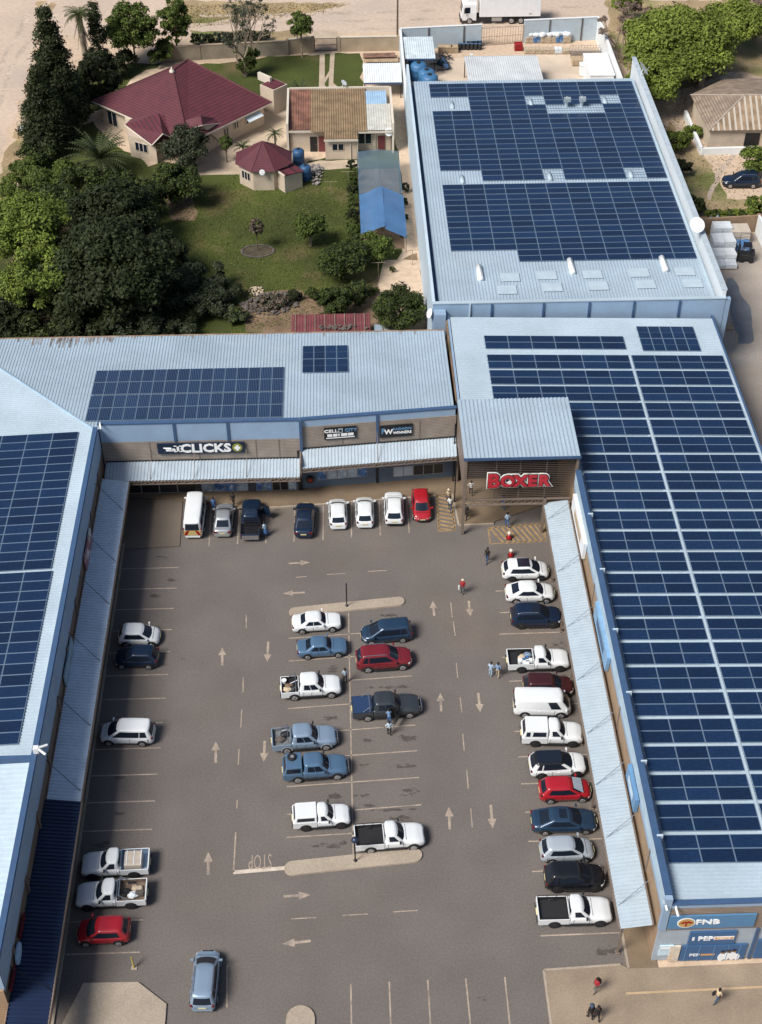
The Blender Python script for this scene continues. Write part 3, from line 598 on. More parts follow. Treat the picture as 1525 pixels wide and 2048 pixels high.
for k, y in enumerate((50.1, 56, 62, 68, 74, 80, 86)):
    t = thing('canopy_post', 'brown steel post under the long pale right canopy', 'post', (17.85, y, .12), 0, 'posts under the right canopy'); m = MB(); m.box(-.07, .07, -.07, .07, 0, 3.1); m.build('shaft', STEELB, t); m = MB(); m.box(-.15, .15, -.15, .15, 0, .03); m.build('base_plate', STEELB, t)
array('rear block of dark solar panels on the left shop roof', None, [-23.75-2.28*i for i in range(1, 7)], [81.35+1.098*j for j in range(16)], zL, 2.28, 1.098, tilt=(0, .045))
array('front block of dark solar panels on the left shop roof', None, [-23.6-2.28*i for i in range(1, 5)], [63.55+1.098*j for j in range(16)], zL, 2.28, 1.098, tilt=(0, .045))
array('front pair of solar panel rows above the navy shop sign', None, [-23.35+1.115*i for i in range(16)], [100.35, 102.42], zC, 1.115, 2.05, tilt=(-.06, 0), rib=True)
array('back pair of solar panel rows above the navy shop sign', None, [-23.35+1.115*i for i in range(16)], [104.6, 106.66], zC, 1.115, 2.05, tilt=(-.06, 0), rib=True)
array('small square of eight solar panels alone on the rear shop roof', None, [-3.8+1.1*i for i in range(4)], [107.6, 110.0], zC, 1.1, 2.38, mid='y', tilt=(-.06, 0))
# ---------------- entrance portal
B = (15.4, 96, 0); pt = bld('entrance_portal', 'tall entrance portal with pale roof and slatted screen carrying red lettering', B)
zP = lambda x, y: 9.25+.012*(y-96)
b = MB(); b.corr('y', lambda t: 91.9, lambda t: 100.1, 10.3, 20.35, zP, pitch=.36, depth=.06); b.build('roof', ROOF, pt, B)
b = MB(); b.box(10.25, 20.4, 91.82, 91.9, 9.0, 9.28); b.build('gutter', BLUED, pt, B)
b = MB(); b.box(20.1, 20.3, 92.0, 100, 5.5, 9.15); b.box(10.4, 10.55, 92.5, 100.1, 4.9, 9.1); b.build('side_wall', STEELB, pt, B)
b = MB(); b.box(10.6, 20.0, 99.8, 100.0, 0, 9.05); b.build('back_wall', M('shade_painted_back_wall', (.05, .042, .038), .8), pt, B)  # dark wall colour stands in for the shade inside the portal
m = MB()
for z in np.arange(4.25, 8.95, .21): m.box(10.55, 19.95, 92.25, 92.27, z, z+.04)
for x in (13.2, 15.3, 17.6): m.box(x-.05, x+.05, 92.31, 92.4, 4.2, 8.95)
m.build('slat_screen', M('slat_steel', (.13, .10, .082), .6), pt, B)
m = MB(); m.box(10.5, 19.95, 92.2, 92.35, 4.05, 4.2); m.box(10.5, 17.6, 92.2, 92.35, 3.45, 3.6)
for k in range(11):
    a = 11.0+k*.6; m.bar((a, 92.27, 3.6), (a+.3, 92.27, 4.05), .07); m.bar((a+.3, 92.27, 4.05), (a+.6, 92.27, 3.6), .07)
m.build('truss_beam', STEELB, pt, B)
for x, y in ((10.5, 92.3), (17.7, 92.3), (10.5, 99.5)):
    m = MB(); m.box(x-.13, x+.13, y-.13, y+.13, .12, 9.1 if x < 12 else 4.2); m.build('post', STEELB, pt, B)
m = MB(); m.tube([(10.1, 96.5, .12), (10.1, 96.5, 5)], .06, n=6); m.tube([(10.18, 99.5, .12), (10.18, 99.5, 7)], .07, n=6); m.build('downpipe', BLACKM, pt, B)
# sign on the screen
sg = thing('shop_sign', 'big red bubble lettering with white outline hung on the slatted portal screen', 'sign', (15.1, 92.1, 6.35))
RED = M('sign_red', (.44, .022, .035), .45, var=.05); SW = M('sign_white', (.78, .76, .72), .5, var=.03); SB = M('sign_black', (.015, .013, .013), .5, var=0, fine=0)
xo = -2.85
for ch, sz, wd in (('B', 2.15, 1.5), ('O', 1.7, 1.2), ('X', 1.7, 1.2), ('E', 1.7, 1.05), ('R', 1.7, 1.15)):
    xc = xo+wd/2; xo += wd*.93
    for nm, mt, bd, dy, dp in (('letter_outline', SW, .25, .02, .03), ('letter_shadow', SB, .165, -.03, .03), ('letter', RED, .10, -.08, .03)):
        me = text_mesh(ch, sz*.98, dp, 0, xs=.90, bevel=bd); me.name = nm; me.materials.clear(); me.materials.append(mt)
        o = bpy.data.objects.new(nm, me); COL.objects.link(o); o.parent = sg; o.location = (xc, dy, .05 if ch == 'B' else 0); o.rotation_euler = (math.pi/2, 0, 0)
m = MB(); m.tube([(-.72, -.13, 0), (-.72, -.17, 0)], .2, n=14); m.build('glove_emblem', SW, sg)
# sign boards
def board(label, c, wx, h, mat, rz=0., face=None):
    t = thing('shop_sign', label, 'sign', c, rz); m = MB(); m.box(-wx/2, wx/2, -.04, .08, -h/2, h/2); m.build('panel', mat, t, bevel=.02); return t
SN = M('sign_navy', (.008, .018, .045), .4, var=0, fine=.03); SBK = M('sign_dark', (.008, .010, .014), .4, var=0, fine=0); SWH = M('sign_letter_white', (.85, .87, .88), .5, var=0, fine=0)
SG = M('sign_olive', (.30, .28, .03), .5, var=0, fine=0); SBL = M('sign_letter_blue', (.12, .26, .45), .5, var=0, fine=0)
s = board('long navy sign board with white capital letters and a round cross badge', (-12.95, 98.55, 5.6), 7.9, 1.2, SN)
put_text('lettering', 'CLICKS', 1.3, SWH, s, (.42, -.07, -.02), bold=.045, xs=1.08)
m = MB()                                                # mortar and pestle mark
m.lathe((0, 0, 0), [(0.0, 0), (.42, .02), (.46, .16), (.40, .30)], n=18); mm = m.build('emblem_bowl', SWH, s, smooth=False); mm.scale = (1, .06, 1); mm.location = (-2.75, -.06, -.28)
m = MB(); m.tube([(-3.4, -.06, .12), (-2.7, -.06, .02)], [.05, .12], n=8); m.prism([(-2.2, -.075), (-1.98, -.075), (-1.98, -.05), (-2.2, -.05)], -.36, .36); m.prism([(-2.45, -.075), (-1.75, -.075), (-1.75, -.05), (-2.45, -.05)], .27, .36); m.prism([(-2.45, -.075), (-1.75, -.075), (-1.75, -.05), (-2.45, -.05)], -.36, -.27); m.build('emblem', SWH, s)
m = MB(); m.tube([(3.28, -.05, 0), (3.28, -.075, 0)], .46, n=24); m.build('badge_ring', SG, s); m = MB(); m.tube([(3.28, -.076, 0), (3.28, -.09, 0)], .39, n=24); m.build('badge', M('badge_green', (.22, .24, .03), .5), s)
m = MB(); m.box(3.0, 3.56, -.105, -.092, -.12, .12); m.box(3.16, 3.40, -.108, -.0925, -.3, .3); m.build('badge_cross', SWH, s)
r_ = math.atan(1.3/14.55)
s = board('small black sign board with white and blue lettering over a white strip', (-.3, yR(-.3)-.17, 6.55), 2.95, 1.35, SBK, r_)
put_text('lettering', 'CELL', .46, SWH, s, (-.85, -.06, .30), bold=.012, xs=1.25); put_text('lettering', 'CITY', .46, SBL, s, (.95, -.06, .30), bold=.012, xs=1.1)
m = MB(); m.box(-.2, .22, -.075, -.045, .08, .55); m.build('emblem', M('emblem_grey', (.35, .42, .48), .5), s); m = MB(); m.tube([(.01, -.077, .32), (.01, -.085, .32)], .14, n=12); m.build('emblem_ring', SBK, s)
m = MB()
for x0, x1 in ((-1.2, -.75), (-.68, -.28), (-.2, -.08), (.05, .62), (.68, 1.2)): m.box(x0, x1, -.07, -.045, -.32, -.03)
m.box(-1.3, 1.3, -.07, -.045, -.52, -.44); m.build('small_print', SWH, s)
s = board('small black sign board with a white monogram and two words', (4.8, yR(4.8)-.17, 6.3), 3.0, 1.35, SBK, r_)
put_text('monogram', 'F', .8, SBL, s, (-1.2, -.06, .05), bold=.02); put_text('monogram', 'W', .72, SWH, s, (-.72, -.06, -.05), bold=.025)
put_text('lettering', 'FASHION', .38, SBL, s, (.55, -.06, .22), bold=.008, xs=1.08); put_text('lettering', 'WINNERS', .38, SWH, s, (.55, -.06, -.2), bold=.01, xs=1.02)
s = board('wide blue bank sign with an oval tree badge on the brick front', (23.4, 49.25, 5.05), 5.7, 1.5, M('sign_mid_blue', (.085, .22, .40), .45, var=.04))
put_text('lettering', 'FNB', .72, SWH, s, (-.3, -.06, .02), bold=.02, xs=1.25)
def disc(rx, rz, y0, y1, cx, cz, n=28): 
    m = MB(); P = [(cx+rx*math.cos(2*math.pi*k/n), cz+rz*math.sin(2*math.pi*k/n)) for k in range(n)]
    m.face([(a, y0, b) for a, b in P]); m.face([(a, y1, b) for a, b in P[::-1]])
    for k in range(n): a, b = P[k], P[(k+1) % n]; m.face([(a[0], y1, a[1]), (b[0], y1, b[1]), (b[0], y0, b[1]), (a[0], y0, a[1])])
    return m
disc(.60, .56, -.065, -.045, -1.72, 0).build('badge_rim', SWH, s); disc(.52, .48, -.08, -.0655, -1.72, 0).build('badge', M('badge_ochre', (.48, .30, .10), .5), s)
m = MB(); m.box(-1.77, -1.67, -.092, -.081, -.38, .0)
for a, b, r in ((-1.98, .03, .14), (-1.72, .08, .17), (-1.45, .05, .14), (-1.60, .16, .12), (-1.85, .14, .12)):
    d = disc(r, r*.62, -.094-r*.01, -.082, a, b, 8); k = len(m.v); m.v += d.v; m.f += [tuple(i+k for i in f) for f in d.f]; m.m += d.m
m.build('badge_tree', LAMPR, s)
PB = M('sign_deep_blue', (.042, .12, .265), .45, var=.05); POR = M('sign_orange', (.62, .33, .13), .5, var=0, fine=0)
s = board('deep blue sign with white letters and an orange pill over the shop window', (23.75, 49.3, 2.95), 3.15, 1.55, PB)
put_text('lettering', 'PEP', .62, SWH, s, (-.45, -.06, 0), bold=.02, xs=1.1); m = MB(); m.box(-1.35, -1.2, -.06, -.045, -.2, .2); m.build('emblem', SWH, s)
m = MB(); m.obox((.78, -.055, .02), 1.35, .02, .4); m.build('pill_rim', SWH, s, bevel=.01); m = MB(); m.obox((.78, -.07, .02), 1.22, .02, .28); m.build('pill', POR, s); put_text('lettering', 'HOME', .27, SWH, s, (.78, -.085, .02), bold=.004, xs=1.2, depth=.004)
s = board('wide blue shop window poster with white letters and a seated family in white', (24.1, 49.3, 1.10), 4.4, 1.86, PB)
put_text('lettering', 'PEP', .42, SWH, s, (-1.25, -.05, -.2), bold=.012, xs=1.1, depth=.006); m = MB(); m.obox((-.35, -.05, -.19), .95, .01, .2); m.build('pill', POR, s)
m = MB()
for x in (-1.9, -1.0, 0, .95, 1.75): m.box(x-.02, x+.02, -.07, -.045, -.92, .92)
m.build('mullion', SBL, s)
SK = M('poster_skin', (.30, .17, .10), .6, var=0, fine=0)
for x, z, sc in ((.62, -.42, .8), (.98, -.3, .75), (1.38, -.28, .8), (1.7, -.42, .6)): disc(.30*sc, .62*sc, -.062-.004*x, -.046, x, z-.15, 14).build('family_figure', SWH, s)
for x, z in ((.64, .06), (1.0, .16), (1.39, .20)): disc(.15, .17, -.074-.004*x, -.0625, x, z, 12).build('family_face', SK, s)
for x, z in ((.64, .14), (1.0, .24), (1.39, .28)): disc(.16, .10, -.084-.004*x, -.07, x, z+.03, 12).build('family_hair', SB, s)
s = board('narrow floral poster with beige and white pattern left of the family poster', (21.45, 49.3, 1.10), .72, 1.86, M('floral_poster', (.66, .60, .52), .5, var=.1, scale=2, fine=.2, fscale=3, tint=((.55, .36, .2), 2.2, .5)))
s = board('small square pale blue notice panel beside the corner of the blue shop', (20.85, 49.32, 1.5), .95, 1.2, M('notice_pale', (.52, .66, .76), .4)); m = MB(); m.box(-.4, .4, -.055, -.045, .25, .45); m.build('heading_strip', SWH, s)
s = board('blue window poster right of the black pillar at the picture edge', (27.4, 49.3, 1.35), .9, 2.3, PB)
# signs along the right facade
def side_sign(label, poly, x, mat, mat2, inner=True):
    ys = [p[0] for p in poly]; zs = [p[1] for p in poly]; loc = (x, sum(ys)/len(ys), sum(zs)/len(zs)); t = thing('shop_sign', label, 'sign', loc)
    def sl(P, x0, x1):
        m = MB(); m.face([(x0, a, b) for a, b in P]); m.face([(x1, a, b) for a, b in P[::-1]])
        for k in range(len(P)): a, b = P[k], P[(k+1) % len(P)]; m.face([(x0, *a), (x1, *a), (x1, *b), (x0, *b)])
        return m
    sl(poly, x-.18, x+.1).build('panel', mat, t, loc)
    if mat2:
        cy, cz = loc[1], loc[2]; q = [(cy+(a-cy)*.55, cz+(b-cz)*.45) for a, b in poly]; sl(q, x-.2, x-.181).build('lettering_panel', mat2, t, loc)
side_sign('white boat shaped sign on the right facade nearest the portal', [(90.4, 6.25), (90.5, 4.5), (84.1, 4.5), (83.9, 6.4)], 19.95, WHITE, M('sign_tan', (.45, .34, .22), .6))
side_sign('pale blue sign on the right facade above the single cab pickups', [(77.4, 6.3), (77.4, 4.6), (71.5, 4.6), (71.3, 6.3)], 19.95, M('sign_pale_blue', (.20, .36, .55), .5), BLUED)
side_sign('mid blue sign on the right facade above the red hatchback', [(61.5, 6.0), (61.5, 4.6), (58.3, 4.6), (58.3, 6.0)], 19.95, M('sign_mid_blue2', (.12, .26, .45), .5), M('sign_pale', (.50, .62, .72), .5))
def lsign(label, y0, y1, z0, z1, mat, oval=False):
    t = thing('shop_sign', label, 'sign', (-21.85, (y0+y1)/2, (z0+z1)/2)); m = MB()
    if oval:
        n = 20; P = [(.5*(y1-y0)*math.cos(2*math.pi*k/n), .5*(z1-z0)*math.sin(2*math.pi*k/n)) for k in range(n)]
        m.face([(.12, a, b) for a, b in P]); m.face([(0, a, b) for a, b in P[::-1]])
        for k in range(n): a, b = P[k], P[(k+1) % n]; m.face([(0, *a), (.0, *b), (.12, *b), (.12, *a)])
    else: m.box(-.05, .08, -(y1-y0)/2, (y1-y0)/2, -(z1-z0)/2, (z1-z0)/2)
    m.build('panel', mat, t); return t
lsign('red and white sign on the shaded left facade near the far corner', 84.6, 88.4, 3.9, 5.4, M('sign_dull_red', (.36, .16, .17), .5, var=.3, scale=1, tint=((.6, .58, .55), .8, .5)))
lsign('pale grey blue sign on the shaded left facade beside the white hatchback', 71.8, 76, 3.9, 5.2, M('sign_greyblue', (.28, .38, .46), .5, var=.25, scale=1))
lsign('small pale blue oval sign on the shaded left facade by the navy canopy', 48.0, 49.5, 3.95, 5.2, M('sign_oval_blue', (.36, .52, .70), .5, var=.15, scale=3), True)
lsign('red strip sign on the left facade beyond the oval sign', 49.8, 51.5, 4.5, 4.95, TAIL); lsign('red strip sign on the left facade before the oval sign', 46.1, 47.7, 4.5, 4.95, TAIL)
# camera bracket on the left parapet
t = thing('camera_bracket', 'white twin camera bracket on the left parapet above the roof step', 'camera', (-22.0, 62.2, 8.28)); m = MB(); m.box(-.18, .18, -.18, .18, 0, .5); m.build('box', WHITEW, t)
for a in (.35, -.5): 
    m = MB(); m.tube([(.1, 0, .4), (.75, a, .3)], .09, n=8); m.build('camera_arm', WHITE, t)
for c, l in (((-21.7, 98.6, 8.5), 'small white camera at the inner roof corner by the left parapet'), ((20.05, 49.5, 7.0), 'small white camera on the side of the blue shop corner'), ((20.75, 49.2, 6.75), 'small white camera on the front of the blue shop corner')):
    t = thing('security_camera', l, 'camera', c); m = MB(); m.tube([(0, 0, .1), (.1, -.45, -.15)], .08, n=8); m.build('housing', WHITE, t); m = MB(); m.box(-.06, .06, -.06, .1, .0, .2); m.build('mount', WHITEW, t)
# ================================================================== HOUSES AND WALLS
def V3(p): return Vector(p)
def wall_run(name, label, pts, h, th, mat, cap=None, cat='wall', piers=None, group=None):
    loc = (*pts[0][:2], 0); t = thing(name, label, cat, loc, 0, group); m = MB(); c = MB(); p = MB()
    for a, b in zip(pts[:-1], pts[1:]):
        a = Vector(a[:2]); b = Vector(b[:2]); d = b-a; an = math.atan2(d.y, d.x); mid = (a+b)/2
        m.obox((mid.x, mid.y, h/2), d.length, th, h, an)
        if cap: c.obox((mid.x, mid.y, h+.05), d.length+.06, th+.1, .1, an)
        if piers:
            n = max(1, int(d.length/piers))
            for k in range(n+1):
                q = a+d*(k/n); p.obox((q.x, q.y, h/2+.06), .38, th+.16, h+.12, an)
    m.build('panel', mat, t, loc)
    if cap: c.build('coping', cap, t, loc)
    if piers: p.build('pier', mat, t, loc)
    return t
def window(par, org, c, wx, h, rz, frame=CREAMW, panes=2, d=.06):
    """window let into a wall face; c = centre on the face, rz = direction of the outward normal"""
    n = Vector((math.cos(rz), math.sin(rz), 0)); m = MB(); m.obox(tuple(Vector(c)+n*.02), d, wx, h, rz); f = m.build('window', frame, par, org)
    m = MB()
    for k in range(panes):
        off = (k+.5)/panes*wx-wx/2; q = Vector(c)+n*(.02+d/2+.008)+Vector((-n.y, n.x, 0))*off; m.obox(tuple(q), .012, wx/panes-.12, h-.14, rz)
    m.build('pane', CGLASS, f, org)
# ---- maroon roofed house
B = (-20, 172, 0); hs = thing('house', 'cream house with a large maroon tiled hip roof among the garden trees', 'house', B)
e0 = 3.1
A = (-32.1, 173.9, e0); Kc = (-20.2, 186.2, e0); Rr = (-8.4, 172.6, e0); Fc = (-18.6, 161.9, e0)
P1 = V3(G(346, 141, 6.7)); P2 = V3(G(376, 119, 6.7))
m = MB(); ov = .02
m.face([A, Fc, P1]); m.face([Fc, Rr, P2, P1]); m.face([Rr, Kc, P2]); m.face([Kc, A, P1, P2])
m.build('roof', MAROON, hs, B)
m = MB()
for a, b in ((A, P1), (Fc, P1), (Rr, P2), (Kc, P2), (P1, P2)): m.tube([a, b], .11, n=6)
m.build('ridge_tiles', MAROON2, hs, B)
m = MB()
for a, b in ((A, Fc), (Fc, Rr), (Rr, Kc), (Kc, A)):
    a = Vector(a); b = Vector(b); d = b-a; m.obox(tuple((a+b)/2-Vector((0, 0, .12))), d.length, .08, .2, math.atan2(d.y, d.x))
m.build('fascia', CREAMW, hs, B)
cen = Vector((-20, 173.6, 0))
inn = [tuple((Vector(p)-cen).xy*.90+cen.xy) for p in (A, Fc, Rr, Kc)]
m = MB(); m.prism([inn[0], inn[1], inn[2], inn[3]], 0, 3.0); m.build('wall', CREAM, hs, B)
# wing towards the garden
W1 = G(250, 250, 2.9); W2 = G(304, 291, 2.9); W3 = G(345, 276, 2.9); T0 = G(318, 226, 4.2); T1 = G(326, 268, 3.9)
L0 = G(262, 238, 3.4); R0 = G(362, 250, 3.4)
m = MB(); m.face([W1, W2, T1, T0]); m.face([W1, T0, L0]); m.face([W2, W3, T1][::1]); m.face([W3, R0, T0, T1]); m.build('wing_roof', MAROON, hs, B)
m = MB(); m.bar(W2, T1, .16); m.bar(T1, W3, .16); m.bar(W1, W2, .14); m.build('barge_board', CREAMW, hs, B)
wb = [G(253, 262)[:2], G(263, 312)[:2], G(316, 327)[:2], G(352, 300)[:2], G(345, 250)[:2]]
m = MB(); m.prism(wb, 0, 2.85); m.build('wing_wall', CREAM, hs, B)
a = Vector(G(263, 312)); b = Vector(G(316, 327)); n = math.atan2(-(b-a).x, (b-a).y)+0; nn = Vector((math.cos(n), math.sin(n), 0))
if nn.y > 0: n += math.pi; nn = -nn
c = a.lerp(b, .45)+Vector((0, 0, 1.7)); window(hs, B, tuple(c+nn*.03), 1.9, 1.2, n, panes=3)
def on_edge(i, j, t, z): 
    a = Vector((*inn[i], 0)); b = Vector((*inn[j], 0)); d = (b-a).normalized(); nrm = Vector((d.y, -d.x, 0)); p = a.lerp(b, t)+Vector((0, 0, z))
    if nrm.dot(p-cen) < 0: nrm = -nrm
    return p+nrm*.03, math.atan2(nrm.y, nrm.x)
for i, j, t, wx, h, z in ((0, 1, .12, 1.8, 2.0, 1.2), (0, 1, .33, 1.4, 1.2, 1.7), (1, 2, .35, .9, 1.1, 1.8), (1, 2, .48, .9, 2.0, 1.05), (1, 2, .62, .8, 1.0, 1.8), (1, 2, .8, 1.3, 1.0, 1.7)):
    p, an = on_edge(i, j, t, z); window(hs, B, tuple(p), wx, h, an)
p, an = on_edge(1, 2, .8, 2.5); m = MB(); m.obox(tuple(p+Vector((math.cos(an), math.sin(an), 0))*.7), 1.5, 2.6, .06, an, ry=.45); m.build('awning', M('awning_white', (.62, .70, .75), .5), hs, B)
m = MB(); q = V3(G(550, 222)); m.obox((q.x, q.y+.8, 1.7), 2.6, 2.6, 3.4, rad(45)); m.build('porch_wall', CREAM, hs, B)
m = MB(); m.obox((q.x, q.y+.8, 3.45), 2.2, 2.2, .12, rad(45)); m.build('porch_roof', MAROON, hs, B)
m = MB(); m.obox((q.x-1.2, q.y+2.3, 3.6), .4, 2.4, 1.0, rad(45)); m.build('chimney_wall', CREAMW, hs, B)
m = MB(); m.lathe(tuple(P1+Vector((-.1, -.2, -.1))), [(.35, 0), (.3, .25), (.12, .4), (.1, .6), (0.01, .7)], n=10); m.build('roof_finial', CREAMW, hs, B, smooth=True)
# side gable facing the courtyard
g0 = V3(G(402, 232, 5.0)); g1 = V3(G(446, 247, 3.05)); g2 = V3(G(365, 262, 3.05)); gt = V3(G(405, 251, 4.3)); gk = V3(G(430, 236, 3.6)); gj = V3(G(372, 240, 4.2))
m = MB(); m.face([g2, gt, g0, gj]); m.face([gt, g1, gk, g0]); m.build('gable_roof', MAROON, hs, B)
m = MB(); m.bar(g2, gt, .2); m.bar(gt, g1, .2); m.build('barge_board', M('dull_fascia', (.30, .24, .22), .7), hs, B)
m = MB(); m.face([(g2.x, g2.y+.1, 0), (g1.x, g1.y+.1, 0), (g1.x, g1.y+.1, 3.0), (gt.x, gt.y+.1, 4.2), (g2.x, g2.y+.1, 3.0)]); m.build('gable_wall', CREAM, hs, B)
m = MB(); v_ = V3(G(215, 244)); m.obox((v_.x+1.2, v_.y+.2, .15), 5, 1.6, .3, rad(-49)); m.build('veranda_step', PATH, hs, B)
for q in (G(211, 232), G(236, 262)): m = MB(); m.obox((q[0]+.3, q[1]+.6, 1.45), .35, .35, 2.9, rad(-49)); m.build('veranda_post', CREAMW, hs, B)
# ---- cottage
B = (0.5, 169, 0); ct = thing('cottage', 'cream cottage with rusty brown sheet roof patched in blue and white', 'house', B)
zc = lambda x, y: 3.1+(y-163.3)*.075
def rquad(x0, x1, y0, y1, mt, nm, up=0., kink=0):
    m = MB(); m.corr('y', lambda t: y0, lambda t: y1, x0, x1, lambda x, y: zc(x, y)+up, pitch=.3, depth=.05); return m.build(nm, mt, ct, B)
rquad(-6.1, -3.3, 164.6, 174.5, M('maroon_rust_sheet', (.20, .095, .065), .8, var=.35, scale=.8, fine=.2), 'roof'); rquad(-3.3, 3.9, 164.0, 174.5, RUSTR, 'roof'); rquad(3.9, 7.0, 164.2, 170.6, M('bleached_sheet', (.50, .50, .46), .7, var=.15), 'roof'); rquad(3.9, 6.6, 170.6, 173.9, M('blue_patch', (.32, .47, .63), .6, var=.1), 'roof'); rquad(-1.6, 2.6, 162.3, 163.98, RUSTR, 'roof')
m = MB(); m.box(-6.0, 6.9, 164.9, 174.3, 0, 3.05); m.box(-1.5, 2.5, 162.7, 164.88, 0, 2.9); m.build('wall', CREAM, ct, B)
m = MB(); m.box(-6.4, -6.12, 164.5, 174.7, 0, 4.1); m.box(7.02, 7.3, 164.2, 174.7, 0, 4.1); m.box(-6.1, 7.0, 174.52, 174.75, 0, 4.15); m.build('parapet', CREAMW, ct, B)
m = MB(); m.box(-6.1, -1.65, 164.5, 164.58, 2.85, 3.1); m.box(-1.65, 2.65, 162.22, 162.3, 2.72, 2.98); m.box(2.65, 7.0, 164.05, 164.13, 2.85, 3.1); m.build('fascia', CREAMW, ct, B)
for x in (1.7, 2.6, 4.9): 
    m = MB(); m.tube([(x, 162.6 if x < 2.7 else 164.8, 0), (x, 162.6 if x < 2.7 else 164.8, 2.8)], .06, n=6); m.build('downpipe', CREAMW, ct, B)
window(ct, B, (.1, 162.68, 1.75), 1.5, .95, -math.pi/2); window(ct, B, (3.6, 164.87, 1.75), 1.7, 1.5, -math.pi/2)
for x, y, mt in ((-3.0, 164.87, DARK), (-1.9, 164.85, M('door_maroon', (.14, .035, .04), .6)), (5.7, 164.87, M('door_maroon', (0, 0, 0)))):
    m = MB(); m.box(x-.45, x+.45, y-.06, y+.02, .05, 2.1); d = m.build('door', mt, ct, B); m = MB(); m.box(x+.28, x+.34, y-.1, y-.06, 1.0, 1.1); m.build('handle', CHROME, d, B)
def dish(label, loc, r, rz, tilt=.7):
    t = thing('satellite_dish', label, 'satellite dish', loc, rz); pr = [(r*k/5, .07*r*(k/5)**2) for k in range(0, 6)]; m = MB(); m.lathe((0, 0, 0), pr, n=18); 
    o = m.build('reflector', WHITE, t); o.rotation_euler = (tilt, 0, 0); o.location = (0, -.1, r*.9+.2)
    m = MB(); m.tube([(0, .1, 0), (0, 0, r*.9+.2)], .05, n=6); m.build('mast', WHITEW, t); m = MB(); m.bar((0, -.15, .3), (0, -r*.9, r*1.1+.3), .04); m.build('feed_arm', WHITEW, t)
dish('small white dish on the back parapet of the brown roofed cottage', (1.0, 174.6, 4.15), .45, 1.2); dish('white dish on the front right corner of the cottage wall', (6.6, 164.4, 2.2), .55, 0.3, 1.2)
dish('large white dish on the right parapet of the warehouse near its front corner', (*G(1391, 465, 9.1)[:2], 9.1), .85, .25, .75)
dish('white dish by the post at the back right corner of the warehouse', (38.45, 165.9, 9.1), .9, 1.4, .9)
dish('white dish on the left wall of the warehouse beside the rear shop roof', (9.0, 117.3, 6.4), .5, -1.3, 1.1); dish('grey white dish on the front wall of the octagonal hut', (-9.2, 154.6, 2.3), .35, 0, 1.3)
# ---- octagonal hut
B = (-9.1, 158.2, 0); ht = thing('hut', 'small cream octagonal hut with maroon roof and a side room', 'house', B)
oc = lambda r, z: [(B[0]+r*math.cos(rad(22.5+45*k)), B[1]+r*math.sin(rad(22.5+45*k)), z) for k in range(8)]
m = MB(); e = oc(3.75, 2.75); ap = (B[0]-.1, B[1]+.2, 4.9)
for k in range(8): m.face([e[k], e[(k+1) % 8], ap])
m.build('roof', MAROON, ht, B)
m = MB()
for k in range(8): m.tube([e[k], ap], .07, n=5)
m.build('ridge_tiles', MAROON2, ht, B)
m = MB(); m.prism([p[:2] for p in oc(3.3, 0)], 0, 2.74); m.build('wall', CREAM, ht, B)
an = rad(-135); p = Vector((B[0]+3.06*math.cos(an), B[1]+3.06*math.sin(an), 1.6)); window(ht, B, tuple(p), 1.5, 1.1, an, panes=3)
q = (-6.3, 156.3); m = MB(); m.obox((q[0], q[1], 1.1), 2.6, 3.0, 2.2, rad(35)); m.build('side_room_wall', CREAM, ht, B)
m = MB(); m.obox((q[0], q[1], 2.33), 2.9, 3.4, .10, rad(35), ry=.12); m.build('side_room_roof', MAROON, ht, B)
m = MB(); m.obox((q[0]-1.15, q[1]-.8, 2.45), .14, 3.45, .22, rad(35)); m.build('barge_board', CREAMW, ht, B)
# ---- tile roofed house on the right
B = (53, 169, 0); hr = thing('house', 'old house on the right with faded grey tile roof and a white low wall', 'house', B)
a = (47.3, 163.2, 2.9); b2 = (47.0, 173.4, 2.9); c = (66, 163.2, 2.9); d = (66, 178, 2.9); ap = G(1490, 190, 5.6); ap2 = (66, ap[1], 5.6); bk = (52.5, 178, 2.9)
m = MB(); m.face([b2, a, ap]); m.face([b2, ap, bk]); m.face([bk, ap, ap2, d]); m.build('roof', GREYR, hr, B)
m = MB(); m.face([a, c, ap2, ap]); m.build('front_roof', M_bands('striped_sheet', (.26, .185, .12), (.46, .42, .36), .75, 'x', .35, rough=.8, var=.35), hr, B)
m = MB(); m.tube([a, ap], .1, n=6); m.tube([ap, ap2], .1, n=6); m.tube([b2, ap], .08, n=6); m.build('ridge_tiles', M('grey_ridge', (.40, .34, .28), .8), hr, B)
m = MB(); m.prism([(47.7, 163.7), (66, 163.7), (66, 177.6), (52.6, 177.6), (47.5, 173)], 0, 2.85); m.build('wall', CREAM, hr, B)
m = MB(); m.box(52.3, 54.2, 163.6, 163.72, .1, 2.2); m.build('porch_opening', DARK, hr, B)
m = MB(); m.box(54.4, 62, 161.4, 163.5, 2.2, 2.35); m.build('porch_roof', MATS['striped_sheet'], hr, B)
wall_run('low_wall', 'white low wall wrapping the left corner of the grey roofed house', [(46.6, 173), (46.6, 162.4), (54, 162.6)], .9, .4, WHITEW)
t = thing('chimney_stand', 'small white pillar stand behind the grey roofed house', 'pillar', G(1402, 172)); m = MB(); m.box(-.35, .35, -.35, .35, 0, 1.5); m.build('shaft', CREAM, t); m = MB(); m.box(-.5, .5, -.5, .5, 1.5, 1.7); m.build('cap', CREAMW, t)
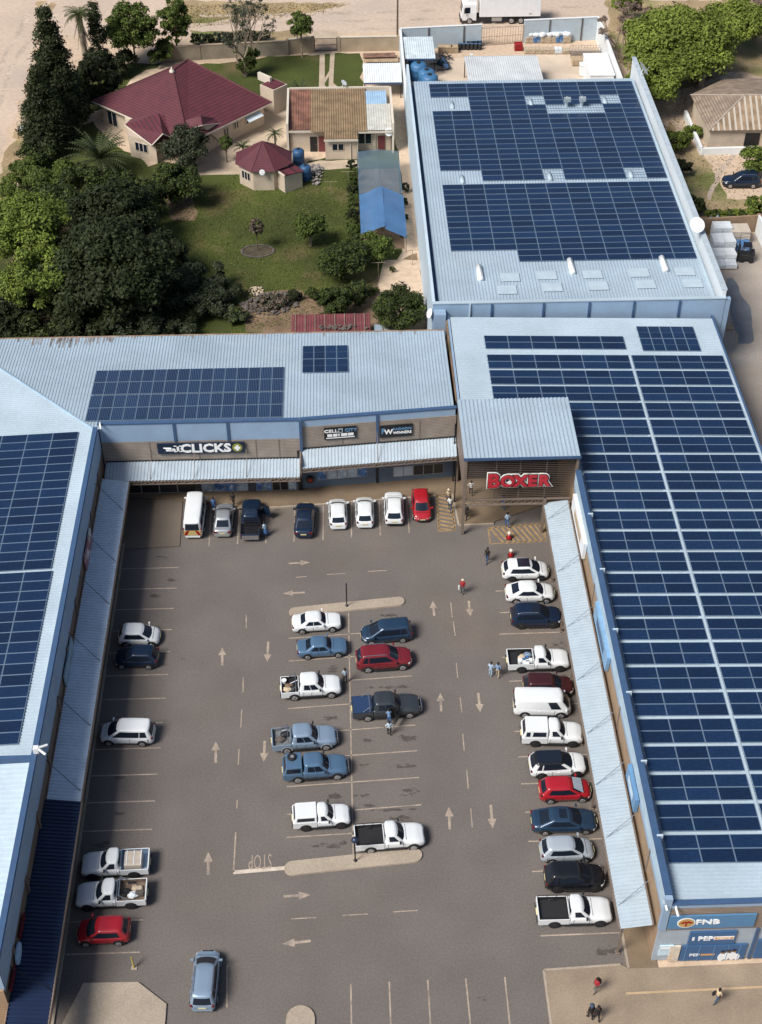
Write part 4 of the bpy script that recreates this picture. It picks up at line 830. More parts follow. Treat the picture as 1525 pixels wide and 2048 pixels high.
# ---- boundary walls and gates
TAN = M('tan_block_wall', (.36, .285, .20), .9, var=.16, scale=.5, fine=.1); GRB = M('weathered_wall', (.25, .215, .165), .9, var=.25, scale=.5, fine=.15)
wall_run('boundary_wall', 'weathered grey brown garden wall along the street behind the house', [G(330, 124), G(400, 119), G(575, 110)], 2.1, .25, GRB, TAN, piers=9)
wall_run('boundary_wall', 'tan garden wall with piers left of the black gate', [G(576, 109), G(627, 104)], 2.2, .25, TAN, CREAMW, piers=3)
wall_run('boundary_wall', 'tan garden wall with piers right of the black gate', [G(678, 103), G(796, 101)], 2.1, .25, TAN, CREAMW, piers=6)
def gate(label, a, b, h, mat, bars=14):
    a = Vector(a); b = Vector(b); t = thing('gate', label, 'gate', tuple(a)); d = b-a; m = MB(); o = tuple(a)
    for k in range(bars+1): q = a+d*(k/bars); m.bar(tuple(q), tuple(q+Vector((0, 0, h))), .07)
    m.build('bars', mat, t, o); m = MB()
    for z in (.1, h*.5, h): m.bar(tuple(a+Vector((0, 0, z))), tuple(b+Vector((0, 0, z))), .08)
    m.build('frame', mat, t, o); m = MB()
    for p in (a, b): m.box(p.x-.12, p.x+.12, p.y-.12, p.y+.12, 0, h+.15)
    m.build('gate_post', mat, t, o); return t
gate('black barred driveway gate in the tan garden wall', G(629, 103), G(676, 102), 1.9, BLACKM, 22)
YW = M('yard_wall_blue', (.42, .50, .56), .7, var=.06)
gl = G(962, 92); gr_ = G(1046, 86)
def yard_wall(label, a, b, h, npil):
    a = Vector(a); b = Vector(b); t = thing('yard_wall', label, 'wall', tuple(a)); d = b-a; an = math.atan2(d.y, d.x); m = MB(); c = (a+b)/2
    m.obox((c.x, c.y, h/2), d.length, .25, h, an); m.build('panel', YW, t, tuple(a)); m = MB(); m.obox((c.x, c.y, h+.04), d.length+.05, .33, .08, an); m.build('coping', WHITEW, t, tuple(a))
    for k in range(npil): q = a+d*((k+.5+.3)/(npil+.3)); m = MB(); m.obox((q.x, q.y-.16, h/2), .2, .12, h-.1, an); m.build('pilaster', M('pilaster_brown', (.10, .09, .085), .7), t, tuple(a))
bl_ = (9.45, gl[1]-1.0); br_ = (38.4, gr_[1]+.8)
yard_wall('pale blue yard wall left of the mesh gate behind the warehouse', (*bl_, 0), gl, 3.2, 2); yard_wall('pale blue yard wall right of the mesh gate behind the warehouse', gr_, (*br_, 0), 3.4, 2)
wall_run('yard_wall', 'thin white yard wall on the left of the warehouse back yard', [(9.3, 172.6), bl_], 3.0, .25, PALEW, WHITEW)
wall_run('yard_wall', 'white yard wall on the right of the warehouse back yard', [(38.5, 171.8), br_], 3.3, .25, WHITEW, WHITEW)
gate('rusty mesh double gate in the back yard wall', gl, gr_, 2.6, M('mesh_rust', (.36, .26, .18), .8), 16)
wall_run('boundary_wall', 'brown wall across the end of the right hand concrete yard', [G(1397, 470), G(1512, 463)], 2.2, .25, M('brown_yard_wall', (.27, .185, .12), .85, var=.2), None, piers=8)
wall_run('boundary_wall', 'white side wall at the far right of the concrete yard', [G(1512, 466), G(1560, 560)], 2.4, .25, WHITEW, None)
# ================================================================== YARD AND GARDEN THINGS
def sheet_roof(name, label, cat, x0, x1, y0, y1, z0, z1, mat, axis='y', posts=True, posth=None, org=None):
    loc = ((x0+x1)/2, (y0+y1)/2, 0); t = thing(name, label, cat, loc); zf = lambda x, y: z0+(z1-z0)*(y-y0)/(y1-y0)
    m = MB(); m.corr(axis, (lambda q: y0) if axis == 'y' else (lambda q: x0), (lambda q: y1) if axis == 'y' else (lambda q: x1), x0 if axis == 'y' else y0, x1 if axis == 'y' else y1, zf, pitch=.3, depth=.05); m.build('roof', mat, t, loc)
    m = MB(); m.box(x0, x1, y0-.04, y0, z0-.2, z0+.02); m.box(x0, x1, y1, y1+.04, z1-.2, z1+.02); m.build('fascia', BLUED, t, loc)
    for x in (x0+.15, x1-.15):
        for y, z in ((y0+.15, z0), (y1-.15, z1)): m = MB(); m.box(x-.06, x+.06, y-.06, y+.06, 0, z-.05); m.build('post', BLACKM, t, loc)
    return t
a = G(728, 166, 2.3); c = G(810, 166, 2.3); d = G(722, 127, 2.6); sheet_roof('carport', 'white sheet carport beside the left wall of the warehouse yard', 'carport', a[0], c[0]-.35, a[1], d[1], 2.3, 2.6, M('white_sheet', (.72, .76, .78), .5, var=.04))
a = G(815, 118, 2.7); c = G(872, 118, 2.7); d = G(812, 74, 2.9); sheet_roof('shed', 'pale lean to shed in the left back corner of the warehouse yard', 'shed', 9.7, c[0], a[1], d[1], 2.7, 2.9, M('worn_white_sheet', (.56, .64, .68), .6, var=.15, scale=.7))
a = G(937, 163, 2.8); c = G(1088, 163, 2.8); d = G(938, 113, 3.0); sheet_roof('yard_canopy', 'wide pale sheet canopy behind the warehouse in the back yard', 'canopy', a[0], c[0], 168.6, d[1], 2.8, 3.0, M('weathered_white_sheet', (.55, .58, .60), .6, var=.1, scale=.5))
a = G(1090, 160, 2.4); sheet_roof('yard_canopy', 'short pale sheet annex right of the wide yard canopy', 'canopy', c[0]+.1, c[0]+2.7, 168.7, 172.2, 2.4, 2.5, MATS['weathered_white_sheet'])
a = G(1182, 150, 2.6); c = G(1236, 148, 2.6); d = G(1178, 107, 2.6); t = thing('cold_store', 'white flat roofed cold room in the right back corner of the yard', 'cold room', ((a[0]+c[0])/2, a[1]+1, 0)); m = MB(); o = t.location
m.box(a[0], 38.0, a[1], d[1], 0, 2.5); m.build('wall', WHITEW, t, tuple(o)); m = MB(); m.box(a[0]-.1, 38.1, a[1]-.1, d[1]+.1, 2.5, 2.62); m.build('roof', WHITE, t, tuple(o))
for k in range(3):
    p = G(1187+17*k, 155); t = thing('air_conditioner', 'white condenser unit with round fan in front of the cold room', 'condenser', (p[0], 169.3, 0), 0, 'condensers by the cold room'); m = MB(); m.box(-.55, .55, -.4, .4, .1, 1.2); m.build('casing', WHITEW, t); m = MB(); m.tube([(0, 0, 1.2), (0, 0, 1.25)], .36, n=14); m.build('fan', BLACKM, t)
p = G(1167, 150); t = thing('storage_box', 'small white box beside the cold room fans', 'box', p); m = MB(); m.box(-.6, .6, -.5, .5, .1, 1.6); m.build('body', WHITEW, t); m = MB(); m.box(-.65, .65, -.55, .55, 1.6, 1.68); m.build('lid', WHITE, t)
def tank(label, loc, r, h, mat=TANKB, group=None):
    t = thing('water_tank', label, 'water tank', loc, 0, group); m = MB(); m.lathe((0, 0, 0), [(r, 0), (r, h*.3), (r*1.02, h*.32), (r, h*.34), (r, h*.62), (r*1.02, h*.64), (r, h*.66), (r, h*.86), (r*.75, h*.97), (r*.3, h), (.01, h)], n=22); m.build('body', mat, t, smooth=True)
    m = MB(); m.lathe((0, 0, h), [(r*.28, -.02), (r*.28, .08), (.01, .1)], n=14); m.build('lid', PLAST, t)
for px, py in ((842, 143), (846, 158), (862, 172), (868, 182)):
    p = G(px, py); tank('blue water tank in a row by the left yard wall', (p[0]-.6, p[1], 0), 1.15, 2.4, M('tank_yard_blue', (.05, .16, .32), .5), 'tanks in the warehouse yard')
p = G(598, 330); tank('taller dark blue tank behind the octagonal hut', (p[0], p[1]+.4, 0), .75, 2.0); p = G(612, 358); tank('dark blue tank beside the side room of the hut', (p[0], p[1], 0), .7, 1.9)
def drum(label, loc, mat, group):
    t = thing('barrel', label, 'barrel', loc, 0, group); m = MB(); m.lathe((0, 0, 0), [(.29, 0), (.31, .28), (.29, .3), (.31, .58), (.29, .6), (.29, .88), (.01, .88)], n=12); m.build('body', mat, t)
    m = MB(); m.lathe((0, 0, .87), [(.27, 0), (.27, .03), (.01, .03)], n=12); m.build('lid', BLUED, t)
for k in range(6):
    for j in range(2): p = G(920+8*k, 99-6*j); drum('dark drum in the row along the back yard wall', (p[0], p[1], 0), PLAST, 'drums by the back yard wall')
def crate(label, loc, sx, sy, sz, mat, rz=0., group=None):
    t = thing('crate', label, 'crate', loc, rz, group); m = MB()
    for k in range(4): z = sz*(.12+.25*k); m.box(-sx/2, sx/2, -sy/2, -sy/2+.04, z, z+sz*.16); m.box(-sx/2, sx/2, sy/2-.04, sy/2, z, z+sz*.16)
    m.box(-sx/2+.05, sx/2-.05, -sy/2+.05, sy/2-.05, .08, sz*.95); m.build('body', mat, t); m = MB()
    for x in (-sx/2+.06, 0, sx/2-.06): m.box(x-.05, x+.05, -sy/2, sy/2, 0, .08)
    m.build('skid', BARKP, t)
WOOD = M('pale_wood', (.42, .32, .21), .85, var=.2, scale=2)
for px in (884, 898, 909): p = G(px, 104); crate('pale wooden crate left of the drums in the back yard', p, 1.1, 1.0, .9, WOOD, 0, 'pale crates by the drums')
p = G(1037, 100); crate('red crate right of the mesh gate in the back yard', p, 1.2, 1.0, 1.0, LAMPR)
def pallet_stack(label, loc, sx, sy, n, mat, group, rz=0., top=None, ht=.16):
    t = thing('pallet', label, 'pallet load', loc, rz, group); m = MB()
    for x in (-sx/2+.06, 0, sx/2-.06): m.box(x-.06, x+.06, -sy/2, sy/2, 0, .1)
    for k in range(6): y = -sy/2+sy*(k+.1)/6; m.box(-sx/2, sx/2, y, y+sy*.8/6, .1, .13)
    m.build('skid', WOOD, t); m = MB()
    for k in range(n):
        for i in range(2):
            for j in range(2): m.obox((-sx/4+sx/2*i+random.uniform(-.03, .03), -sy/4+sy/2*j+random.uniform(-.03, .03), .13+ht*(k+.5)), sx/2-.03, sy/2-.03, ht-.02, random.uniform(-.04, .04))
    m.build('goods', mat, t, bevel=.03)
    if top: 
        m = MB()
        for k in range(3): m.blob((random.uniform(-.3, .3)*sx, random.uniform(-.25, .25)*sy, .13+ht*n+.25), .52, .45, .38, jit=.15, sub=2)
        m.build('wrapping', top, t, smooth=True)
BAGW = M('bag_white', (.66, .70, .73), .6, var=.1); BAGB = M('bag_tan', (.46, .37, .27), .8, var=.2, scale=3); TARP = M('tarp_blue', (.07, .17, .36), .5, var=.25, scale=3, tint=((.5, .58, .66), 2, .55))
for k in range(6):
    p = G(1058+15*k, 84); pallet_stack('pallet of white wrapped bags in the back row by the yard wall', p, 1.15, 1.1, 5, TARP if k in (1, 4) else BAGB, 'wrapped bag pallets', top=BAGW)
    p = G(1056+15*k, 106); pallet_stack('pallet of tan sacks in the front row of the back yard', p, 1.1, 1.05, 4 if k != 5 else 3, BAGB if k != 4 else BAGW, 'tan sack pallets')
p = G(1162, 128); pallet_stack('stack of bare wooden pallets in front of the wire cage', p, 2.6, 1.6, 5, WOOD, None)
p = G(1175, 112); t = thing('wire_cage', 'long grey wire mesh cage near the right yard wall', 'cage', p); m = MB()
for k in range(13): x = -2.5+5*k/12; m.bar((x, -.7, 0), (x, -.7, 1.3), .04); m.bar((x, .7, 0), (x, .7, 1.3), .04); m.bar((x, -.7, 1.3), (x, .7, 1.3), .04)
for z in (0.1, .5, .9, 1.3):
    for y in (-.7, .7): m.bar((-2.5, y, z), (2.5, y, z), .04)
m.build('mesh', M('cage_grey', (.20, .19, .18), .6), t); m = MB(); m.box(-2.4, 2.4, -.6, .6, .02, .5); m.build('contents', M('cage_stock', (.22, .17, .13), .8, var=.4, scale=4), t)
p = G(886, 130); t = thing('scrap_heap', 'dark heap of pipes and scrap beside the blue tanks', 'scrap heap', p); m = MB()
for k in range(14): a = random.uniform(0, 3.1); x, y = random.uniform(-.9, .9), random.uniform(-2, 2); m.bar((x-math.cos(a), y-math.sin(a), .1+.05*k), (x+math.cos(a), y+math.sin(a), .2+.05*k), .14)
m.build('pipes', PLAST, t); m = MB(); m.blob((0, .4, .3), .8, .9, .5, jit=.3, sub=2); m.blob((.5, -1.2, .3), .6, .6, .5, jit=.3); m.build('sacks', BLUED, t)
p = G(942, 137); t = thing('tripod_frame', 'white tripod frame standing at the left of the wide yard canopy', 'frame', p); m = MB()
for a in (0, 2.1, 4.2): m.bar((math.cos(a)*.9, math.sin(a)*.9, 0), (0, 0, 2.0), .1)
m.build('legs', WHITEW, t); m = MB(); m.box(-.2, .2, -.2, .2, 1.95, 2.1); m.build('head', WHITEW, t)
# right concrete yard
for px, py, sx, sy, n, mat, l in ((1440, 478, 2.2, 1.6, 7, BAGW, 'tall white wrapped stack nearest the brown yard wall'), (1443, 500, 2.6, 2.0, 6, BAGW, 'broad white stack in the middle of the concrete yard stacks'), (1446, 520, 2.6, 1.6, 4, WHITEW, 'white stack in front of the broad white stack'), (1448, 534, 2.7, 1.3, 2, BAGW, 'lowest white stack at the near end of the yard row'), (1476, 480, 2.2, 1.9, 6, M('carton_tan', (.50, .44, .37), .7, var=.08), 'tan carton stack beside the white stacks'), (1478, 498, 2.3, 1.4, 3, TARP, 'blue wrapped stack between tan cartons and forklift')):
    p = G(px, py); pallet_stack(l, p, sx, sy, n, mat, None, ht=.26)
p = G(1490, 520); t = thing('forklift', 'black forklift parked beside the stacks in the concrete yard', 'forklift', p, rad(170)); m = MB(); m.box(-.9, .7, -.55, .55, .25, .95); m.box(-.95, -.5, -.5, .5, .95, 1.25); m.build('body', PLAST, t, bevel=.06)
m = MB()
for x in (-.5, .45):
    for y in (-.5, .5): m.bar((x, y, .9), (x*.8, y*.9, 2.0), .07)
m.box(-.5, .45, -.52, .52, 2.0, 2.06); m.build('overhead_guard', BLACKM, t); m = MB()
for y in (-.35, .35): m.box(.8, .92, y-.06, y+.06, .1, 2.2); m.box(.92, 1.9, y-.07, y+.07, .08, .13)
m.build('mast', BLACKM, t); m = MB(); m.box(-.4, 0, -.25, .25, .95, 1.05); m.box(-.45, -.36, -.25, .25, 1.05, 1.45); m.build('seat', RIMD, t)
for x in (-.6, .5):
    for y in (-.58, .58): m = MB(); m.tube([(x, y-.1, .28), (x, y+.1, .28)], .28, n=14); m.build('wheel', TYRE, t)
for px, py in ((1420, 458), (1433, 455)): p = G(px, py-6); t = thing('gas_bottle', 'small pale blue gas cylinder behind the brown yard wall', 'gas cylinder', p, 0, 'gas cylinders behind the yard wall'); m = MB(); m.lathe((0, 0, 0), [(.2, 0), (.2, 1.0), (.1, 1.2), (.05, 1.3), (.01, 1.3)], n=10); m.build('body', M('cyl_blue', (.35, .48, .60), .5), t); m = MB(); m.lathe((0, 0, 1.28), [(.08, 0), (.08, .12), (.01, .12)], n=8); m.build('valve', CHROME, t)
p = G(1452, 655); t = thing('pallet', 'lone wooden pallet leaning at the warehouse corner column', 'pallet', (p[0]+.3, p[1], 0)); m = MB()
for k in range(5): m.box(-.5, .5, -.5+.22*k, -.36+.22*k, .1, .13)
m.build('boards', WOOD, t); m = MB(); 
for x in (-.42, 0, .42): m.box(x-.06, x+.06, -.5, .5, 0, .1)
m.build('skid', WOOD, t)
# garden things
B = (5.1, 150, 0); sh = thing('shade_house', 'net covered growing tunnel with bright blue net at its near end', 'shade house', B)
NETG = M('grey_blue_net', (.13, .20, .27), .95, var=.15, scale=.6, fine=.3, fscale=20)
for mt in (NETG, NETB):
    n = mt.node_tree; b_ = n.nodes['Principled BSDF']; b_.inputs['Alpha'].default_value = .5 if mt is NETG else .88
m = MB(); m.face([(2.5, 149.7, 2.3), (5.1, 149.7, 2.6), (5.1, 160.3, 2.6), (2.5, 160.3, 2.3)]); m.face([(5.1, 149.7, 2.6), (7.7, 149.7, 2.3), (7.7, 160.3, 2.3), (5.1, 160.3, 2.6)]); m.face([(2.5, 160.3, 0), (2.5, 149.7, 0), (2.5, 149.7, 2.3), (2.5, 160.3, 2.3)]); m.face([(7.7, 149.7, 0), (7.7, 160.3, 0), (7.7, 160.3, 2.3), (7.7, 149.7, 2.3)]); m.build('grey_net', NETG, sh, B)
m = MB()
def ngrid(f, nu, nv):
    i = len(m.v)
    for a in range(nu+1):
        for b__ in range(nv+1): m.v.append(f(a/nu, b__/nv))
    for a in range(nu):
        for b__ in range(nv): q = i+a*(nv+1)+b__; m.f.append((q, q+nv+1, q+nv+2, q+1)); m.m.append(0)
ngrid(lambda u, v: (2.5+2.8*u, 149.6-9.2*v+.5*u, 2.3+.75*u-.10*math.sin(3.14*v*3)*.6-.1*math.sin(u*6)), 6, 10); ngrid(lambda u, v: (5.3+2.5*u, 150.1-9.5*v-.6*u, 3.05-.9*u-.12*math.sin(3.14*v*2.5)), 6, 10)
m.build('blue_net', NETB, sh, B, smooth=True)
for x in (2.5, 5.1, 7.7):
    for y in (140.2, 145, 149.8, 155, 160.2): m = MB(); m.bar((x, y, 0), (x, y, 2.3 if x != 5.1 else 2.62), .09); m.build('pole', BARK, sh, B)
m = MB(); m.face([(2.6, 141, .02), (7.6, 141, .02), (7.6, 160, .02), (2.6, 160, .02)]); m.build('bed_soil', EARTH, sh, B)
def rocks(name, label, cat, px, py, rx, ry, n, mat, smin=.12, smax=.35, z=.25, flat=.7):
    p = G(px, py); t = thing(name, label, cat, p); m = MB()
    for k in range(n):
        a = random.uniform(0, 6.28); r = random.random()**.5; s = random.uniform(smin, smax); m.blob((rx*r*math.cos(a), ry*r*math.sin(a), s*.4+z*(1-r)), s, s*random.uniform(.6, 1), s*flat, jit=.3)
    m.build('stones', mat, t); return t
rocks('stone_heap', 'dark heap of rubble stones on the lawn behind the rear shop roof', 'stone heap', 540, 608, 3.2, 2.2, 210, ROCK, .10, .30, .4)
rocks('brick_heap', 'small heap of pale tan bricks at the edge of the dark rubble', 'brick heap', 514, 583, .9, .9, 45, BAGB, .1, .2, .3)
rocks('rubble_heap', 'grey broken block heap beside the dark blue tank', 'rubble heap', 632, 350, 1.0, 2.6, 70, M('grey_rubble', (.24, .215, .20), .9, var=.2), .12, .34, .5)
p = G(516, 503); t = thing('stone_ring', 'oval ring of stones round a young tree on the lawn', 'stone ring', p); m = MB()
for k in range(46): a = 2*math.pi*k/46; m.blob((1.85*math.cos(a), 1.3*math.sin(a), .08), .17, .13, .12, jit=.25)
m.build('stones', ROCK, t); m = MB(); m.prism([(1.75*math.cos(2*math.pi*k/24), 1.2*math.sin(2*math.pi*k/24)) for k in range(24)], 0, .05); m.build('soil', M('dark_soil', (.07, .055, .035), .95, var=.3, fine=.3), t)
a = G(583, 668, 2.1); c = G(742, 658, 2.1); Y0 = a[1]+.2; B = ((a[0]+c[0])/2, Y0+.9, 0); t = thing('lean_to_shed', 'low maroon sheet shed roof behind the rear shop block', 'shed', B); m = MB(); m.corr('y', lambda q: Y0, lambda q: Y0+3.2, a[0], c[0], lambda x, y: 2.0+.06*(y-Y0), pitch=.3); m.build('roof', M('maroon_sheet', (.17, .05, .055), .7, var=.25, scale=.6, fine=.15), t, B)
m = MB(); m.box(a[0]+.1, c[0]-.1, Y0+.1, Y0+3.0, 0, 1.95); m.build('wall', GRB, t, B)
for k in range(8): x = a[0]+(c[0]-a[0])*(k+.4)/8; m = MB(); m.bar((x, Y0+.1, 2.12), (x, Y0+3.1, 2.3), .07); m.build('batten', BARKP, t, B)
for k in range(26): m = MB() if k == 0 else m; m.blob((random.uniform(a[0]+3, c[0]-.4), random.uniform(Y0+.3, Y0+1.2), 2.2), .25, .18, .12, jit=.3)
tag(m.build('stone_weights', ROCK), 'row of dark stones weighing down the maroon shed roof', 'stones')
p = G(765, 655); t = thing('sheet_stack', 'pale blue sheets leaning at the right end of the maroon shed', 'sheets', (p[0], Y0+1.2, 0)); m = MB(); m.obox((-.5, 0, 1.4), .9, 2.0, .06, 0, ry=.2); m.build('blue_sheet', ROOF, t); m = MB(); m.obox((.7, .1, 1.2), 1.2, 1.6, .06, .1, ry=.15); m.build('grey_sheet', M('grey_sheet', (.38, .37, .36), .7, var=.2), t)
for k, (px, py) in enumerate(((663, 392), (697, 372), (757, 555), (825, 530))):
    p = G(px, py); t = thing('washing_line_pole', ('thin wire pole on the lawn left of the hedge', 'thin wire pole by the lawn path near the rubble heap', 'thin post below the blue net', 'thin post in the alley beside the warehouse')[k], 'pole', p); m = MB(); m.bar((0, 0, 0), (0, 0, 2.0), .07); m.build('post', BARKP, t)
    m = MB(); m.bar((-.8, 0, 1.95), (.8, 0, 1.95), .05); m.build('cross_bar', BARKP, t)
t = thing('timber_stack', 'stack of rough planks under a rusty sheet behind the carport', 'timber stack', G(762, 122)); m = MB()
for k in range(10): m.obox((random.uniform(-.15, .15), -.9+.2*k, .35+.05*(k % 3)), 4.8, .18, .14, random.uniform(-.02, .02))
m.build('planks', WOOD, t); m = MB(); m.obox((-.2, .3, .75), 4.6, 1.4, .04, .02); m.build('rusty_sheet', M('rusty_sheet', (.20, .11, .08), .8, var=.35), t)
t = thing('drain_cover', 'pale concrete slab across the ditch beside the left street', 'slab', G(52, 258)); m = MB(); m.obox((0, 0, .1), 1.8, 1.2, .2, .1); m.build('slab', WHITEW, t); m = MB(); m.obox((0, 0, .03), 2.2, 1.5, .06, .1); m.build('base', CONC, t)
# utility pole and lamp posts
p = G(795, 99); t = thing('utility_pole', 'tall wooden utility pole by the back corner of the garden wall', 'pole', p); m = MB(); m.tube([(0, 0, 0), (0, 0, 9.5)], [.16, .11], n=10); m.build('shaft', BARK, t); m = MB(); m.obox((0, 0, 8.9), 1.6, .12, .14, .3); m.build('cross_arm', BARK, t)
p = G(341, 66); t = thing('street_light', 'white street lamp head among the light green trees', 'street lamp', (p[0], p[1], 0)); m = MB(); m.tube([(0, 0, 0), (0, 0, 6), (-.5, 0, 6.4)], [.1, .07, .05], n=8); m.build('pole', BARKP, t); m = MB(); m.obox((-.8, 0, 6.4), .8, .35, .2, 0); m.build('lamp_head', WHITE, t)
def lamp(label, loc, h, ball):
    t = thing('lamp_post', label, 'lamp post', loc); m = MB(); m.tube([(0, 0, 0), (0, 0, h)], .055, n=8); m.build('pole', BLACKM, t); m = MB(); m.lathe((0, 0, 0), [(.14, 0), (.14, .04), (.06, .1), (.01, .1)], n=10); m.build('base', BLACKM, t)
    m = MB(); m.lathe((0, 0, h), [(.03, -.05), (ball*.7, .03), (ball, .2), (ball*.75, .38), (.01, .46)], n=14); m.build('lantern', M('dark_globe', (.02, .035, .07), .3), t, smooth=True)
p = G(694, 1214); lamp('slim black lamp post on the far traffic island', (p[0], p[1], .15), 2.35, .07)
p = G(711, 1724); lamp('black lamp post with blue globe on the near traffic island', (p[0], p[1], .15), 2.35, .27); lamp('black lamp post with dark globe on the island at the bottom edge', (-3.55, 42.9, .15), 2.35, .29)
p = G(269, 1936); t = thing('bollard', 'yellow striped bollard leaning near the red hatchback bay', 'bollard', p); m = MB(); m.tube([(0, 0, 0), (-.08, .12, 1.15)], .07, n=8); m.build('post', M('bollard_yellow', (.48, .38, .10), .6, var=.2, tint=((.2, .22, .06), 3, .5)), t); m = MB(); m.box(-.2, .2, -.16, .16, 0, .07); m.build('base', CONC, t)
for px, py, l in ((1018.5, 1077, 'small red cone with white top on the yellow hatched walkway'), (1022, 1112, 'small red cone with white top between hatching and white hatchback')):
    p = G(px, py); t = thing('traffic_cone', l, 'cone', p); m = MB(); m.lathe((0, 0, 0), [(.24, .04), (.2, .35), (.05, .5), (.01, .5)], n=12); m.build('cone', LAMPR, t, smooth=True); m = MB(); m.lathe((0, 0, .48), [(.05, -.02), (.17, .1), (.17, .3), (.01, .38)], n=12); m.build('white_top', CREAMW, t, smooth=True); m = MB(); m.box(-.27, .27, -.27, .27, 0, .05); m.build('base', PLAST, t)
# ================================================================== VEHICLES
def paint(name, col, rough=.32, metal=.0, coat=.6): return M('paint_'+name, col, rough, metal, var=.02, fine=0, scale=1, coat=coat)
PW = paint('white', (.72, .745, .76)); PSV = paint('silver', (.40, .42, .44), metal=.5); PSB = paint('silver_blue', (.28, .38, .50), metal=.35); PBG = paint('blue_grey', (.10, .185, .30), metal=.3); PNV = paint('navy', (.009, .022, .052), metal=.2)
PBK = paint('black', (.008, .009, .012)); PRD = paint('red', (.36, .012, .022)); PMR = paint('maroon', (.17, .014, .022)); PDM = paint('dark_maroon', (.045, .010, .012)); PGR = paint('graphite', (.055, .065, .075), metal=.4); PDB = paint('dark_blue', (.024, .055, .105), metal=.3); PSLV = paint('pale_silver', (.46, .52, .58), metal=.3)
PROF = {
 'sedan': dict(H=1.45, top=[(-.5, .52), (-.492, .80), (-.465, .93), (-.36, .99), (-.2, .96), (.22, .93), (.36, .84), (.45, .72), (.5, .42)], gh=(.255, -.40, .065, -.20), side=[(.05, .46), (.46, .84)]),
 'oldsedan': dict(H=1.38, top=[(-.5, .55), (-.495, .82), (-.47, .90), (-.3, .92), (.2, .90), (.40, .84), (.485, .74), (.5, .48)], gh=(.19, -.33, .065, -.19), side=[(.06, .46), (.49, .86)]),
 'hatch': dict(H=1.48, top=[(-.5, .50), (-.49, .82), (-.46, .97), (-.2, .95), (.26, .92), (.38, .83), (.46, .68), (.5, .42)], gh=(.30, -.472, .075, -.36), side=[(.04, .46), (.46, .86)]),
 'suv': dict(H=1.68, top=[(-.5, .55), (-.493, .92), (-.465, 1.07), (-.2, 1.07), (.2, 1.05), (.38, .98), (.475, .84), (.5, .52)], gh=(.245, -.476, .055, -.39), side=[(.05, .43), (.43, .74), (.78, .92)]),
 'mpv': dict(H=1.66, top=[(-.5, .55), (-.493, .92), (-.465, 1.02), (-.2, 1.02), (.25, .98), (.38, .90), (.475, .74), (.5, .48)], gh=(.34, -.48, .11, -.42), side=[(.04, .36), (.36, .72), (.74, .93)]),
 'van': dict(H=2.05, top=[(-.5, .6), (-.497, 1.05), (-.48, 1.15), (0, 1.15), (.40, 1.10), (.46, 1.0), (.49, .8), (.5, .5)], gh=(.455, -.493, .31, -.475), side=[(.10, .30)]),
 'minibus': dict(H=2.1, top=[(-.5, .6), (-.497, 1.05), (-.48, 1.15), (0, 1.15), (.42, 1.12), (.47, 1.0), (.495, .8), (.5, .5)], gh=(.475, -.493, .37, -.475), side=[(.05, .2), (.22, .42), (.44, .68), (.70, .95)]),
 'pickup1': dict(H=1.72, top=[(-.08, .6), (-.08, 1.1), (-.07, 1.12), (0, 1.12), (.18, 1.09), (.38, 1.02), (.475, .86), (.5, .55)], gh=(.19, -.075, .075, -.062), side=[(.10, .80)]),
 'pickup2': dict(H=1.74, top=[(-.2, .6), (-.2, 1.1), (-.19, 1.12), (0, 1.12), (.18, 1.09), (.38, 1.02), (.475, .86), (.5, .55)], gh=(.20, -.195, .085, -.165), side=[(.07, .46), (.49, .86)]),
}
def interp(pts, x):
    if x <= pts[0][0]: return pts[0][1]
    for (a, p), (b, q) in zip(pts[:-1], pts[1:]):
        if x <= b:
            if b == a: return q
            return p+(q-p)*(x-a)/(b-a)
    return pts[-1][1]
WH = {}
def wheel(par, x, y, r, side, rim):
    k = (round(r, 2), side, rim.name)
    if k not in WH:
        m = MB(); s = side
        m.tube([(0, -.10, 0), (0, -.085, 0), (0, .085, 0), (0, .10, 0)], [r*.86, r, r, r*.86], n=20); t = m.build('wheel', TYRE); tm = t.data; bpy.data.objects.remove(t)
        m = MB(); m.tube([(0, s*.09, 0), (0, s*.108, 0)], [r*.66, r*.62], n=16)
        for j in range(5):
            a = 2*math.pi*j/5; m.obox((math.cos(a)*r*.34, s*.112, math.sin(a)*r*.34), r*.62, .03, .09, 0, ry=-a)
        m.tube([(0, s*.11, 0), (0, s*.125, 0)], r*.16, n=8); t = m.build('rim', rim); rm = t.data; bpy.data.objects.remove(t); WH[k] = (tm, rm)
    tm, rm = WH[k]; w_ = bpy.data.objects.new('wheel', tm); COL.objects.link(w_); w_.parent = par; w_.location = (x, y, r)
    o = bpy.data.objects.new('rim', rm); COL.objects.link(o); o.parent = w_
